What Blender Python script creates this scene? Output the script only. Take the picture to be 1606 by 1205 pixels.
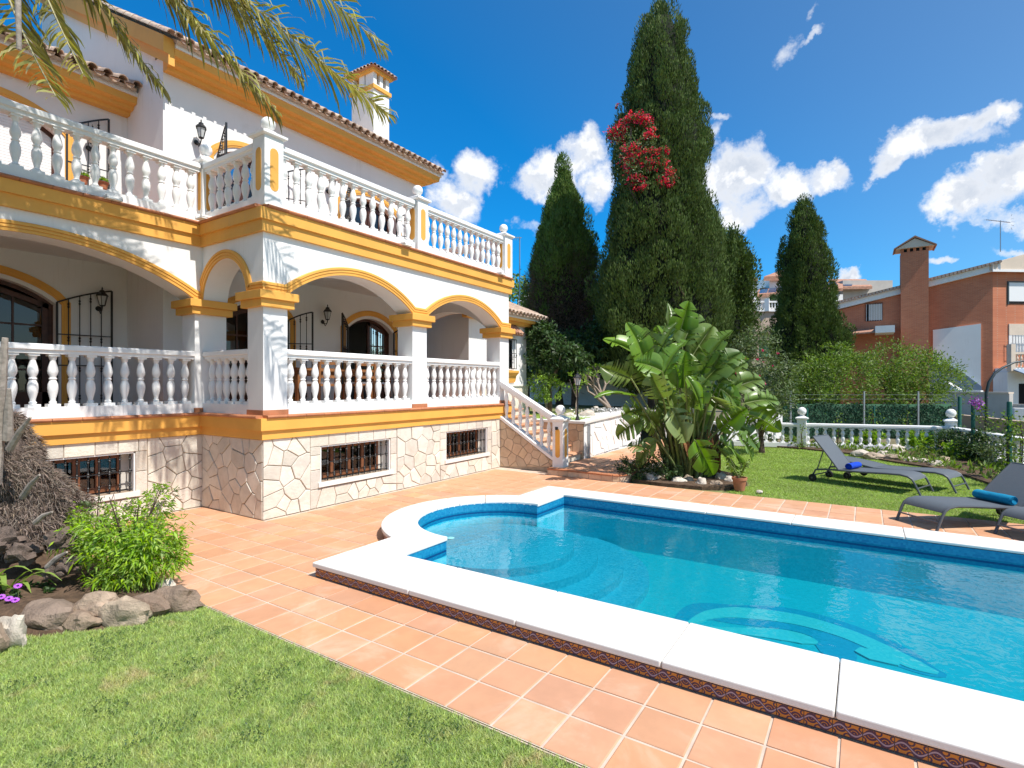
import bpy, bmesh, math, random
import numpy as np
from mathutils import Vector, Matrix, noise as mnoise, Quaternion
R = random.Random(11)
NR = np.random.default_rng(5)
PI = math.pi
for o in list(bpy.data.objects):
    bpy.data.objects.remove(o, do_unlink=True)
S = bpy.context.scene
COL = S.collection

# ------------------------------------------------------------------ camera
YAW = math.atan2(552, 846)
FW = (math.cos(YAW), math.sin(YAW)); RT = (math.sin(YAW), -math.cos(YAW))
EYE = 2.0
cd = bpy.data.cameras.new('camera'); cam = bpy.data.objects.new('camera', cd); COL.objects.link(cam)
cam.location = (0, 0, EYE); cam.rotation_euler = (PI / 2, 0, YAW - PI / 2)
cd.sensor_width = 36; cd.lens = 846 / 1606 * 36; cd.shift_y = 1.5 / 1606
cd.clip_start = 0.05; cd.clip_end = 3000
S.camera = cam

def at(px, py, D):
    """world point seen at a spot of the photograph at a given distance in metres"""
    r = (px - 803) / 846
    return Vector((D * (FW[0] + r * RT[0]), D * (FW[1] + r * RT[1]), EYE - D * (py - 604) / 846))
def proj(p):
    D = p[0] * FW[0] + p[1] * FW[1]; r = p[0] * RT[0] + p[1] * RT[1]
    if D < 0.05: return None
    return (803 + 846 * r / D, 604 - 846 * (p[2] - EYE) / D, D)

# ------------------------------------------------------------------ sun, exposure
SUND = Vector((0.075, 1.0, -1.5)).normalized()
sl = bpy.data.lights.new('sun', 'SUN'); sl.energy = SUN_E = 4.6; sl.angle = math.radians(0.53); sl.color = (1.0, 0.955, 0.89)
so = bpy.data.objects.new('sun', sl); COL.objects.link(so)
so.rotation_euler = SUND.to_track_quat('-Z', 'Y').to_euler(); so.location = (0, -20, 40)
S.view_settings.view_transform = 'Standard'; S.view_settings.look = 'None'
S.view_settings.exposure = 0.46; S.view_settings.gamma = 1.0
try: S.view_settings.use_curve_mapping = False
except Exception: pass
try: S.cycles.max_bounces = 8; S.cycles.transparent_max_bounces = 12
except Exception: pass

# ------------------------------------------------------------------ node helper
class NT:
    def __init__(s, tree): s.t = tree; s.n = tree.nodes; s.l = tree.links
    def new(s, typ, **kw):
        n = s.n.new(typ)
        for k, v in kw.items(): setattr(n, k, v)
        return n
    def link(s, a, b): s.l.new(a, b)
    def setin(s, n, k, v):
        if hasattr(v, 'is_linked'): s.link(v, n.inputs[k])
        else: n.inputs[k].default_value = v
    def math(s, op, a, b=0.0, c=None, clamp=False):
        n = s.new('ShaderNodeMath', operation=op); n.use_clamp = clamp
        s.setin(n, 0, a); s.setin(n, 1, b)
        if c is not None: s.setin(n, 2, c)
        return n.outputs[0]
    def vmath(s, op, a, b=None, out=0):
        n = s.new('ShaderNodeVectorMath', operation=op)
        s.setin(n, 0, a)
        if b is not None: s.setin(n, 1, b)
        return n.outputs[out]
    def noise(s, vec, scale, detail=4.0, rough=0.55, dist=0.0, out=0):
        n = s.new('ShaderNodeTexNoise'); n.inputs['Scale'].default_value = scale
        n.inputs['Detail'].default_value = detail; n.inputs['Roughness'].default_value = rough
        n.inputs['Distortion'].default_value = dist
        if vec is not None: s.link(vec, n.inputs['Vector'])
        return n.outputs[out]
    def ramp(s, fac, stops, interp='LINEAR'):
        n = s.new('ShaderNodeValToRGB'); n.color_ramp.interpolation = interp
        el = n.color_ramp.elements
        while len(el) < len(stops): el.new(0.5)
        for e, (p, c) in zip(el, stops):
            e.position = p; e.color = (c, c, c, 1) if isinstance(c, (int, float)) else (*c, 1)
        s.link(fac, n.inputs[0]); return n.outputs[0]
    def mix(s, fac, a, b, blend='MIX'):
        n = s.new('ShaderNodeMix', data_type='RGBA'); n.blend_type = blend
        s.setin(n, 0, fac)
        for i, v in ((6, a), (7, b)):
            if hasattr(v, 'is_linked'): s.link(v, n.inputs[i])
            else: n.inputs[i].default_value = (*v, 1) if len(v) == 3 else v
        return n.outputs[2]
    def maprange(s, v, a, b, c=0.0, d=1.0, smooth=False):
        n = s.new('ShaderNodeMapRange'); n.interpolation_type = 'SMOOTHSTEP' if smooth else 'LINEAR'
        s.setin(n, 0, v)
        for i, x in zip((1, 2, 3, 4), (a, b, c, d)): s.setin(n, i, x)
        return n.outputs[0]

# ------------------------------------------------------------------ world: sky with clouds
W = bpy.data.worlds.new('World'); S.world = W; W.use_nodes = True
nt = NT(W.node_tree); nt.n.clear()
sky = nt.new('ShaderNodeTexSky', sky_type='NISHITA'); sky.sun_disc = False
sky.sun_elevation = math.asin(-SUND.z); sky.sun_rotation = math.atan2(-SUND.x, -SUND.y)
sky.altitude = 0; sky.air_density = 1.0; sky.dust_density = 0.35; sky.ozone_density = 4.0
tc = nt.new('ShaderNodeTexCoord'); G = nt.vmath('NORMALIZE', tc.outputs['Generated'])
# polarised sky: deepest blue away from the sun, paler towards it and towards the horizon
sz = nt.new('ShaderNodeSeparateXYZ'); nt.link(G, sz.inputs[0])
pol = nt.math('ADD', nt.math('MULTIPLY', nt.vmath('DOT_PRODUCT', G, tuple(-SUND), 1), 2.2), nt.math('MULTIPLY', nt.math('SUBTRACT', 1.0, sz.outputs[2]), 0.9))
polf = nt.maprange(pol, 0.6, 1.75, 0, 1)
skyc = nt.mix(1.0, sky.outputs[0], nt.mix(polf, (0.06, 0.90, 1.40), (0.95, 1.10, 1.12)), 'MULTIPLY')
# warp the direction a little so that cloud outlines billow
wn = nt.new('ShaderNodeTexNoise'); wn.inputs['Scale'].default_value = 7.0; wn.inputs['Detail'].default_value = 7.0; wn.inputs['Roughness'].default_value = 0.62
nt.link(G, wn.inputs['Vector'])
wv = nt.vmath('SUBTRACT', wn.outputs['Color'], (0.5, 0.5, 0.5))
sc = nt.new('ShaderNodeVectorMath', operation='SCALE'); nt.link(wv, sc.inputs[0]); sc.inputs[3].default_value = 0.16
GW = nt.vmath('ADD', G, sc.outputs[0])
def clouddir(px, py):
    v = at(px, py, 1.0) - Vector((0, 0, EYE)); return v.normalized(), v.length
# lobes of each cloud: where its middle stands in the sky, half width, half height, tilt (degrees), density
LOBES = [(758, 255, 42, 36, 10, 1), (722, 300, 50, 40, 25, 1), (690, 262, 26, 26, 0, .55), (735, 330, 26, 22, 0, .5),
         (915, 245, 44, 32, 10, 1), (862, 275, 50, 36, 0, 1), (935, 290, 30, 40, 0, .9),
         (1140, 270, 62, 50, 10, 1.15), (1160, 320, 42, 30, 0, .8), (1225, 288, 50, 34, -5, 1.1), (1290, 274, 44, 20, 5, .9),
         (1215, 84, 22, 20, 0, .5), (1255, 74, 34, 9, 32, .6), (1268, 20, 16, 8, 30, .35),
         (1520, 190, 40, 30, 30, 1.1), (1460, 215, 58, 36, 22, 1.1), (1408, 250, 34, 22, 25, .9), (1505, 225, 36, 18, 5, .6),
         (1560, 275, 52, 34, 15, 1.15), (1522, 312, 50, 36, 5, 1.1), (1606, 280, 50, 36, 0, 1), (1560, 344, 50, 16, 0, .7),
         (1324, 428, 26, 18, 0, 1.1), (1105, 172, 26, 9, 0, .5), (1103, 215, 14, 34, 0, .45), (826, 356, 30, 10, -20, .3),
         (1700, 180, 90, 50, 0, 1), (1850, 320, 120, 60, 0, 1), (1600, 392, 50, 12, 0, .6), (560, 470, 120, 40, 0, .8), (1462, 408, 18, 10, 0, .6)]
acc = None; acc2 = None
for (px, py, hw, hh, tilt, den) in LOBES:
    c, ln = clouddir(px, py)
    rx, ry = hw / 846 / ln, hh / 846 / ln
    right = Vector((RT[0], RT[1], 0)); up = c.cross(right).normalized()
    if up.z < 0: up = -up
    t = math.radians(tilt)
    a = (right * math.cos(t) + up * math.sin(t)); a = (a - c * a.dot(c)).normalized(); b = c.cross(a)
    d = nt.vmath('SUBTRACT', GW, tuple(c))
    u = nt.math('MULTIPLY', nt.vmath('DOT_PRODUCT', d, tuple(a / rx), 1), 1.0)
    v = nt.vmath('DOT_PRODUCT', d, tuple(b / ry), 1); w = nt.vmath('DOT_PRODUCT', d, tuple(c * 2.0), 1)
    q = nt.math('ADD', nt.math('MULTIPLY', u, u), nt.math('MULTIPLY_ADD', v, v, nt.math('MULTIPLY', w, w)))
    f = nt.math('MULTIPLY', nt.math('SUBTRACT', 1.15, q), den)
    f = nt.math('MAXIMUM', f, -1.0)
    acc = f if acc is None else nt.math('SMOOTH_MAX', acc, f, 0.2)
fn = nt.noise(G, 24, 11, 0.66, 0.2)
dens = nt.math('ADD', acc, nt.math('MULTIPLY', nt.math('SUBTRACT', fn, 0.52), 1.9))
cov = nt.maprange(dens, -0.05, 1.0, 0, 1, True)
# light and grey inside a cloud: thinner noise read slightly towards the sun
off = nt.vmath('ADD', G, tuple(-SUND * 0.025))
fn2 = nt.noise(off, 20, 5, 0.55, 0.2); fn1 = nt.noise(G, 20, 5, 0.55, 0.2)
big = nt.noise(off, 6, 4, 0.5)
sh = nt.math('ADD', nt.math('MULTIPLY', nt.math('SUBTRACT', fn1, fn2), 1.8), nt.math('MULTIPLY', nt.math('SUBTRACT', big, 0.45), 0.9))
shd = nt.maprange(sh, -0.2, 0.2, 0.0, 1.0, True)
core = nt.maprange(dens, 0.3, 1.3, 1.0, 0.25)
shd = nt.math('MAXIMUM', shd, core)
cc = nt.mix(shd, (3.9, 4.5, 5.5), (7.7, 7.8, 8.0))
fin = nt.mix(cov, skyc, cc)
bg = nt.new('ShaderNodeBackground'); bg.inputs['Strength'].default_value = 0.10
nt.link(fin, bg.inputs[0])
wo = nt.new('ShaderNodeOutputWorld'); nt.link(bg.outputs[0], wo.inputs[0])

# ------------------------------------------------------------------ materials
MATS = {}
def material(name, col, rough=0.7, var=None, bump=None, spec=0.3, rnd=0.0, metal=0.0, sub=0.0, island=0.0, col2=None, transl=0.0, coords='Object', stain=None, coat=0.0, streak=None):
    m = bpy.data.materials.new(name); m.use_nodes = True; t = NT(m.node_tree)
    p = t.n['Principled BSDF']; p.inputs['Roughness'].default_value = rough
    p.inputs['Specular IOR Level'].default_value = spec; p.inputs['Metallic'].default_value = metal
    if coat: p.inputs['Coat Weight'].default_value = coat
    tcn = t.new('ShaderNodeTexCoord')
    vec = tcn.outputs['Object'] if coords == 'Object' else t.new('ShaderNodeNewGeometry').outputs['Position']
    c = t.new('ShaderNodeRGB'); c.outputs[0].default_value = (*col, 1); cur = c.outputs[0]
    if var:
        sc_, amt = var[0], var[1]
        n1 = t.noise(vec, sc_, 6, 0.6)
        f = t.maprange(n1, 0.3, 0.7, 0, 1, True)
        dark = col2 if col2 else tuple(x * (1 - amt) for x in col)
        cur = t.mix(f, dark, cur)
    if stain:
        n2 = t.noise(vec, stain[0], 8, 0.65, 0.6)
        cur = t.mix(t.math('MULTIPLY', t.maprange(n2, stain[2], stain[2] + 0.18, 0, 1, True), stain[3]), cur, stain[1])
    if streak:
        mp_ = t.new('ShaderNodeMapping'); mp_.inputs['Scale'].default_value = (9, 9, 0.55); t.link(vec, mp_.inputs[0])
        n3 = t.noise(mp_.outputs[0], 1.0, 5, 0.6); n4 = t.noise(vec, 0.8, 3, 0.5)
        cur = t.mix(t.math('MULTIPLY', t.math('MULTIPLY', t.maprange(n3, 0.52, 0.75, 0, 1, True), t.maprange(n4, 0.4, 0.65, 0, 1, True)), streak[0]), cur, streak[1])
    if rnd or island:
        if rnd: rv = t.new('ShaderNodeObjectInfo').outputs['Random']; k = rnd
        else: rv = t.new('ShaderNodeNewGeometry').outputs['Random Per Island']; k = island
        hsv = t.new('ShaderNodeHueSaturation')
        t.link(t.maprange(rv, 0, 1, 1 - k, 1 + k), hsv.inputs['Value'])
        r2 = t.math('FRACT', t.math('MULTIPLY', rv, 7.31))
        t.link(t.maprange(r2, 0, 1, 1 - k * .5, 1 + k * .5), hsv.inputs['Saturation'])
        r3 = t.math('FRACT', t.math('MULTIPLY', rv, 17.7))
        t.link(t.maprange(r3, 0, 1, 0.5 - k * .05, 0.5 + k * .05), hsv.inputs['Hue'])
        t.link(cur, hsv.inputs['Color']); cur = hsv.outputs[0]
    t.link(cur, p.inputs['Base Color'])
    if bump:
        b = t.new('ShaderNodeBump'); b.inputs['Strength'].default_value = bump[1]; b.inputs['Distance'].default_value = bump[2] if len(bump) > 2 else 0.01
        t.link(t.noise(vec, bump[0], 8, 0.65), b.inputs['Height']); t.link(b.outputs[0], p.inputs['Normal'])
    if transl:
        tr = t.new('ShaderNodeBsdfTranslucent'); t.link(t.mix(1.0, cur, (1.5, 1.6, 0.7), 'MULTIPLY'), tr.inputs[0])
        mx = t.new('ShaderNodeMixShader'); mx.inputs[0].default_value = transl
        t.link(p.outputs[0], mx.inputs[1]); t.link(tr.outputs[0], mx.inputs[2]); t.link(mx.outputs[0], t.n['Material Output'].inputs[0])
    MATS[name] = m; return m
M = MATS
material('white_render', (0.80, 0.79, 0.77), 0.75, (0.9, 0.05), (60, 0.25, 0.004), coords='W', stain=(1.6, (0.62, 0.58, 0.52), 0.60, 0.35), streak=(0.35, (0.58, 0.54, 0.48)))
material('white_paint', (0.82, 0.81, 0.79), 0.45, (3, 0.05), (90, 0.15, 0.002), stain=(5, (0.6, 0.56, 0.5), 0.62, 0.4))
material('ochre_paint', (0.80, 0.405, 0.082), 0.6, (1.5, 0.12), (70, 0.2, 0.003), coords='W', stain=(2.4, (0.68, 0.35, 0.10), 0.56, 0.3), streak=(0.35, (0.62, 0.34, 0.12)))
material('terracotta_edge', (0.50, 0.20, 0.095), 0.6, (4, 0.3), (60, 0.3, 0.003), coords='W')
material('terracotta_tile', (0.60, 0.315, 0.180), 0.62, (5, 0.10), (90, 0.2, 0.002), spec=0.25, rnd=0.085, coords='W', stain=(1.3, (0.63, 0.43, 0.30), 0.50, 0.6))
material('grout', (0.62, 0.50, 0.40), 0.9, (6, 0.2), (80, 0.5, 0.004), coords='W')
material('veneer_stone', (0.70, 0.64, 0.545), 0.8, (7, 0.14), (30, 0.8, 0.012), rnd=0.15, coords='W', stain=(3, (0.62, 0.50, 0.38), 0.52, 0.5))
material('tan_stone', (0.60, 0.45, 0.31), 0.8, (7, 0.15), (30, 0.6, 0.008), rnd=0.12, coords='W', stain=(3, (0.50, 0.34, 0.22), 0.5, 0.5))
material('stone_joint', (0.44, 0.34, 0.25), 0.95, (9, 0.3), coords='W')
material('coping', (0.73, 0.705, 0.66), 0.7, (3, 0.05), (50, 0.3, 0.003), coords='W', stain=(2.2, (0.66, 0.58, 0.48), 0.57, 0.4))
material('coping_side', (0.60, 0.42, 0.30), 0.85, (8, 0.3), (40, 0.6, 0.006), coords='W')
material('iron', (0.012, 0.013, 0.014), 0.45, None, (80, 0.3, 0.002), spec=0.5)
material('dark_wood', (0.085, 0.030, 0.016), 0.4, (9, 0.4), (40, 0.3, 0.003), spec=0.4, coords='W')
material('brown_wood', (0.22, 0.085, 0.04), 0.4, (9, 0.35), (40, 0.3, 0.003), coords='W')
material('table_wood', (0.30, 0.13, 0.05), 0.4, (9, 0.3))
material('roof_tile', (0.62, 0.47, 0.36), 0.85, (9, 0.35), (40, 0.6, 0.008), rnd=0.2, coords='W', stain=(6, (0.33, 0.24, 0.18), 0.5, 0.6))
material('roof_tile_red', (0.45, 0.23, 0.15), 0.85, (6, 0.3), (40, 0.5, 0.008), coords='W', stain=(4, (0.55, 0.38, 0.28), 0.5, 0.6))
material('tile_end', (0.36, 0.13, 0.07), 0.85)
material('opening_shade', (0.010, 0.010, 0.011), 0.9)  # near-black boxes over openings; the shade inside them is painted
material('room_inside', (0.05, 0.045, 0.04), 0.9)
material('shutter_white', (0.78, 0.78, 0.77), 0.5)
material('curtain', (0.62, 0.58, 0.52), 0.9, (20, 0.15))
material('lamp_glass', (0.55, 0.56, 0.55), 0.25, spec=0.6)
material('soil', (0.15, 0.095, 0.06), 0.95, (12, 0.5), (25, 1.0, 0.03), coords='W')
material('lawn_soil', (0.25, 0.27, 0.10), 0.95, (6, 0.3), (60, 1.0, 0.02), coords='W', stain=(2.0, (0.30, 0.24, 0.12), 0.56, 0.6))
material('ground', (0.20, 0.17, 0.10), 0.95, (0.6, 0.3), (6, 0.6, 0.05), coords='W')
material('rock', (0.50, 0.385, 0.28), 0.9, (5, 0.45), (14, 1.0, 0.04), rnd=0.12, coords='W')
material('dark_rock', (0.33, 0.245, 0.18), 0.9, (5, 0.4), (14, 1.0, 0.04), rnd=0.15, coords='W')
material('rock_pale', (0.66, 0.58, 0.48), 0.9, (5, 0.3), (14, 0.8, 0.03), rnd=0.1, coords='W')
material('bark', (0.14, 0.095, 0.065), 0.9, (12, 0.5), (20, 1.0, 0.03), coords='W')
material('pale_bark', (0.36, 0.28, 0.22), 0.85, (14, 0.4), (30, 0.8, 0.01), coords='W')
material('palm_fibre', (0.21, 0.155, 0.125), 0.95, (14, 0.5), (18, 1.0, 0.05), coords='W')
material('palm_bristle', (0.19, 0.145, 0.115), 0.9, None, None, island=0.4)
material('dry_stub', (0.40, 0.34, 0.29), 0.8, (16, 0.4), (30, 0.8, 0.01), coords='W')
material('cypress_leaf', (0.115, 0.170, 0.043), 0.6, (2.2, 0.45), None, spec=0.15, island=0.22, transl=0.12, coords='W')
material('cypress_leaf_fresh', (0.130, 0.21, 0.045), 0.6, (2.2, 0.4), None, spec=0.15, island=0.22, transl=0.15, coords='W')
material('cypress_gap_shade', (0.012, 0.018, 0.007), 0.9, (3, 0.4), (8, 1.0, 0.1), coords='W')  # near-black: shade of the gaps between leaf clumps, put into the colour
material('dead_twigs', (0.15, 0.10, 0.07), 0.9, None, None, island=0.4)
material('bush_leaf', (0.27, 0.42, 0.045), 0.5, (2, 0.2), None, island=0.35, transl=0.35, coords='W')
material('shrub_leaf', (0.17, 0.26, 0.045), 0.55, (1.2, 0.35), None, island=0.4, transl=0.3, coords='W')
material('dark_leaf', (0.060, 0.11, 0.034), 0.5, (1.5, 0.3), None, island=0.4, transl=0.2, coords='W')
material('oleander_leaf', (0.13, 0.18, 0.075), 0.5, (1.5, 0.3), None, island=0.45, transl=0.25, coords='W')
material('lime_leaf', (0.22, 0.34, 0.05), 0.5, None, None, island=0.3, transl=0.35)
material('hedge_leaf', (0.030, 0.075, 0.038), 0.7, None, None, island=0.5)
material('paddle_leaf', (0.155, 0.255, 0.038), 0.34, (3, 0.25), (30, 0.3, 0.004), spec=0.5, rnd=0.25, transl=0.28, coords='W')
material('paddle_leaf_pale', (0.28, 0.38, 0.11), 0.4, (3, 0.25), (30, 0.3, 0.004), spec=0.5, rnd=0.2, transl=0.3, coords='W')
material('leaf_stem', (0.17, 0.21, 0.06), 0.5, (6, 0.4), None, rnd=0.25, coords='W')
material('dry_leaf', (0.25, 0.13, 0.065), 0.8, (8, 0.4), None, rnd=0.25, coords='W')
material('grass_blade', (0.44, 0.515, 0.175), 0.6, (9, 0.22), None, island=0.42, transl=0.3, coords='W', col2=(0.29, 0.395, 0.125), stain=(1.9, (0.62, 0.47, 0.29), 0.545, 0.85))
material('grass_fresh', (0.35, 0.48, 0.11), 0.6, (1.3, 0.25), None, island=0.3, transl=0.3, coords='W')
material('palm_leaflet', (0.30, 0.27, 0.08), 0.5, (2, 0.3), None, spec=0.35, island=0.4, transl=0.3, coords='W')
material('palm_leaflet_dry', (0.40, 0.33, 0.17), 0.7, (2, 0.3), None, island=0.35, transl=0.3, coords='W')
material('palm_rachis', (0.42, 0.38, 0.22), 0.6, (9, 0.3), coords='W')
material('red_flower', (0.78, 0.012, 0.085), 0.6, None, None, island=0.3, transl=0.3)
material('pink_flower', (0.65, 0.05, 0.22), 0.6, None, None, island=0.3, transl=0.3)
material('purple_flower', (0.42, 0.12, 0.60), 0.6, None, None, island=0.25, transl=0.2)
material('flower_eye', (0.03, 0.01, 0.08), 0.6)
material('lounger_frame', (0.075, 0.082, 0.090), 0.4, None, None, spec=0.5)
material('lounger_mesh', (0.105, 0.120, 0.135), 0.65, (40, 0.08), (400, 0.3, 0.001))
material('rubber', (0.015, 0.015, 0.016), 0.7)
material('blue_towel', (0.008, 0.06, 0.50), 0.95, (20, 0.2), (220, 0.8, 0.004))
material('cyan_towel', (0.005, 0.24, 0.42), 0.95, (20, 0.2), (220, 0.8, 0.004))
material('pot_clay', (0.46, 0.19, 0.10), 0.8, (8, 0.2), (50, 0.3, 0.003))
material('green_metal', (0.012, 0.085, 0.060), 0.5, None, None)
material('dark_metal', (0.030, 0.045, 0.050), 0.45, None, None, spec=0.5)
material('galvanised', (0.42, 0.44, 0.46), 0.4, metal=0.6)
material('beige_render', (0.52, 0.48, 0.43), 0.85, (2, 0.12), (40, 0.3, 0.004), coords='W')
material('tan_render', (0.55, 0.42, 0.32), 0.85, (0.6, 0.18), (20, 0.3, 0.01), coords='W')
material('cream_panel', (0.66, 0.55, 0.44), 0.8, (2, 0.08), coords='W')
material('awning', (0.22, 0.28, 0.36), 0.8)
material('green_sheet', (0.08, 0.20, 0.11), 0.8)
material('solar', (0.020, 0.055, 0.13), 0.15, spec=0.6, coords='W')
material('cloth_white', (0.72, 0.74, 0.76), 0.8)
material('pebbles', (0.60, 0.58, 0.55), 0.8, island=0.25)
material('black_plastic', (0.02, 0.02, 0.02), 0.5)

def brick_material():
    m = bpy.data.materials.new('red_brick'); m.use_nodes = True; t = NT(m.node_tree); p = t.n['Principled BSDF']
    pos = t.new('ShaderNodeNewGeometry').outputs['Position']
    sx = t.new('ShaderNodeSeparateXYZ'); t.link(pos, sx.inputs[0])
    cb = t.new('ShaderNodeCombineXYZ'); t.link(t.math('ADD', sx.outputs[0], sx.outputs[1]), cb.inputs[0]); t.link(sx.outputs[2], cb.inputs[1])
    b = t.new('ShaderNodeTexBrick'); t.link(cb.outputs[0], b.inputs['Vector'])
    b.inputs['Color1'].default_value = (0.60, 0.21, 0.105, 1); b.inputs['Color2'].default_value = (0.50, 0.165, 0.085, 1)
    b.inputs['Mortar'].default_value = (0.50, 0.28, 0.19, 1); b.inputs['Scale'].default_value = 1.0
    b.inputs['Brick Width'].default_value = 0.26; b.inputs['Row Height'].default_value = 0.075; b.inputs['Mortar Size'].default_value = 0.008
    n = t.noise(pos, 0.7, 6, 0.6)
    t.link(t.mix(t.maprange(n, 0.35, 0.7, 0, 0.45), b.outputs[0], (0.42, 0.13, 0.07)), p.inputs['Base Color'])
    p.inputs['Roughness'].default_value = 0.85; p.inputs['Specular IOR Level'].default_value = 0.2
    M['red_brick'] = m
brick_material()

def mosaic_material(name, ca, cb_, cell=0.025, band=False):
    m = bpy.data.materials.new(name); m.use_nodes = True; t = NT(m.node_tree); p = t.n['Principled BSDF']
    pos = t.new('ShaderNodeNewGeometry').outputs['Position']
    sn = t.vmath('SNAP', pos, (cell, cell, cell))
    wnz = t.new('ShaderNodeTexWhiteNoise'); t.link(sn, wnz.inputs['Vector'])
    col = t.mix(wnz.outputs['Value'], ca, cb_)
    if band:
        s = t.new('ShaderNodeSeparateXYZ'); t.link(pos, s.inputs[0])
        z = s.outputs[2]
        line = t.math('MULTIPLY', t.math('LESS_THAN', z, -0.01), t.math('GREATER_THAN', z, -0.035))
        line2 = t.math('MULTIPLY', t.math('LESS_THAN', z, -0.13), t.math('GREATER_THAN', z, -0.155))
        col = t.mix(t.math('LESS_THAN', z, -0.08), col, t.mix(wnz.outputs['Value'], (0.03, 0.56, 0.68), (0.05, 0.64, 0.76)))  # wall below water painted lighter to offset the shade it lies in
        col = t.mix(t.math('MAXIMUM', line, t.math('MULTIPLY', line2, 0.0)), col, (0.01, 0.03, 0.16))
    t.link(col, p.inputs['Base Color']); p.inputs['Roughness'].default_value = 0.25
    fr = t.vmath('FRACTION', t.vmath('DIVIDE', pos, (cell, cell, cell)))
    M[name] = m
mosaic_material('mosaic_floor', (0.008, 0.33, 0.385), (0.014, 0.37, 0.425))
mosaic_material('mosaic_step', (0.02, 0.30, 0.40), (0.06, 0.37, 0.47))
mosaic_material('mosaic_wall', (0.006, 0.17, 0.34), (0.015, 0.25, 0.42), band=True)
mosaic_material('mosaic_pale', (0.045, 0.42, 0.44), (0.08, 0.46, 0.46))
mosaic_material('mosaic_blue', (0.006, 0.24, 0.35), (0.010, 0.27, 0.38))

def arabesque_material():
    m = bpy.data.materials.new('painted_tile'); m.use_nodes = True; t = NT(m.node_tree); p = t.n['Principled BSDF']
    uv = t.new('ShaderNodeTexCoord').outputs['UV']
    s = t.new('ShaderNodeSeparateXYZ'); t.link(uv, s.inputs[0]); u, v = s.outputs[0], s.outputs[1]
    def ring(cx, cy, r, wd):
        dx = t.math('SUBTRACT', u, cx); dy = t.math('MULTIPLY', t.math('SUBTRACT', v, cy), 0.62)
        d = t.math('SQRT', t.math('ADD', t.math('MULTIPLY', dx, dx), t.math('MULTIPLY', dy, dy)))
        return t.math('LESS_THAN', t.math('ABSOLUTE', t.math('SUBTRACT', d, r)), wd)
    parts = [ring(0.27, 0.62, 0.17, 0.042), ring(0.73, 0.40, 0.17, 0.042), ring(0.27, 0.62, 0.06, 0.045), ring(0.73, 0.40, 0.06, 0.04), ring(0.5, 0.1, 0.11, 0.03), ring(0.5, 0.9, 0.11, 0.03), ring(0.0, 0.2, 0.1, 0.03), ring(1.0, 0.8, 0.1, 0.03)]
    dark = parts[0]
    for q in parts[1:]: dark = t.math('MAXIMUM', dark, q)
    # a wavy stalk through the tile, pale in its middle
    wv_ = t.math('SUBTRACT', v, t.math('ADD', 0.5, t.math('MULTIPLY', t.math('SINE', t.math('MULTIPLY', u, 2 * PI)), 0.26)))
    stalk = t.math('LESS_THAN', t.math('ABSOLUTE', wv_), 0.13); mid = t.math('LESS_THAN', t.math('ABSOLUTE', wv_), 0.055)
    dark = t.math('MAXIMUM', dark, stalk)
    col = t.mix(dark, (0.52, 0.20, 0.028), (0.045, 0.018, 0.06))
    col = t.mix(mid, col, (0.34, 0.27, 0.33))
    edge = t.math('MAXIMUM', t.math('LESS_THAN', v, 0.09), t.math('MAXIMUM', t.math('LESS_THAN', u, 0.012), t.math('GREATER_THAN', v, 0.95)))
    col = t.mix(edge, col, (0.06, 0.04, 0.05))
    t.link(col, p.inputs['Base Color']); p.inputs['Roughness'].default_value = 0.3
    M['painted_tile'] = m
arabesque_material()

def water_material():
    m = bpy.data.materials.new('pool_water'); m.use_nodes = True; t = NT(m.node_tree); t.n.clear()
    out = t.new('ShaderNodeOutputMaterial'); tr = t.new('ShaderNodeBsdfTransparent'); tr.inputs[0].default_value = (0.50, 0.90, 0.97, 1)
    gl = t.new('ShaderNodeBsdfGlossy'); gl.inputs['Roughness'].default_value = 0.015
    pos = t.new('ShaderNodeNewGeometry').outputs['Position']
    h = t.math('ADD', t.noise(pos, 2.2, 3, 0.5, 0.3), t.math('MULTIPLY', t.noise(pos, 9, 2, 0.5, 0.6), 0.42))
    b = t.new('ShaderNodeBump'); b.inputs['Strength'].default_value = 0.5; b.inputs['Distance'].default_value = 0.012
    t.link(h, b.inputs['Height']); t.link(b.outputs[0], gl.inputs['Normal'])
    fr = t.new('ShaderNodeFresnel'); fr.inputs['IOR'].default_value = 1.33; t.link(b.outputs[0], fr.inputs['Normal'])
    mx = t.new('ShaderNodeMixShader'); t.link(fr.outputs[0], mx.inputs[0]); t.link(tr.outputs[0], mx.inputs[1]); t.link(gl.outputs[0], mx.inputs[2])
    t.link(mx.outputs[0], out.inputs[0]); M['water'] = m
water_material()

def glass_material(name, tint):
    m = bpy.data.materials.new(name); m.use_nodes = True; t = NT(m.node_tree); t.n.clear()
    out = t.new('ShaderNodeOutputMaterial'); tr = t.new('ShaderNodeBsdfTransparent'); tr.inputs[0].default_value = (*tint, 1)
    gl = t.new('ShaderNodeBsdfGlossy'); gl.inputs['Roughness'].default_value = 0.01
    fr = t.new('ShaderNodeFresnel'); fr.inputs['IOR'].default_value = 1.7
    mx = t.new('ShaderNodeMixShader'); t.link(fr.outputs[0], mx.inputs[0]); t.link(tr.outputs[0], mx.inputs[1]); t.link(gl.outputs[0], mx.inputs[2])
    t.link(mx.outputs[0], out.inputs[0]); M[name] = m
glass_material('window_glass', (0.55, 0.58, 0.60))

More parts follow.
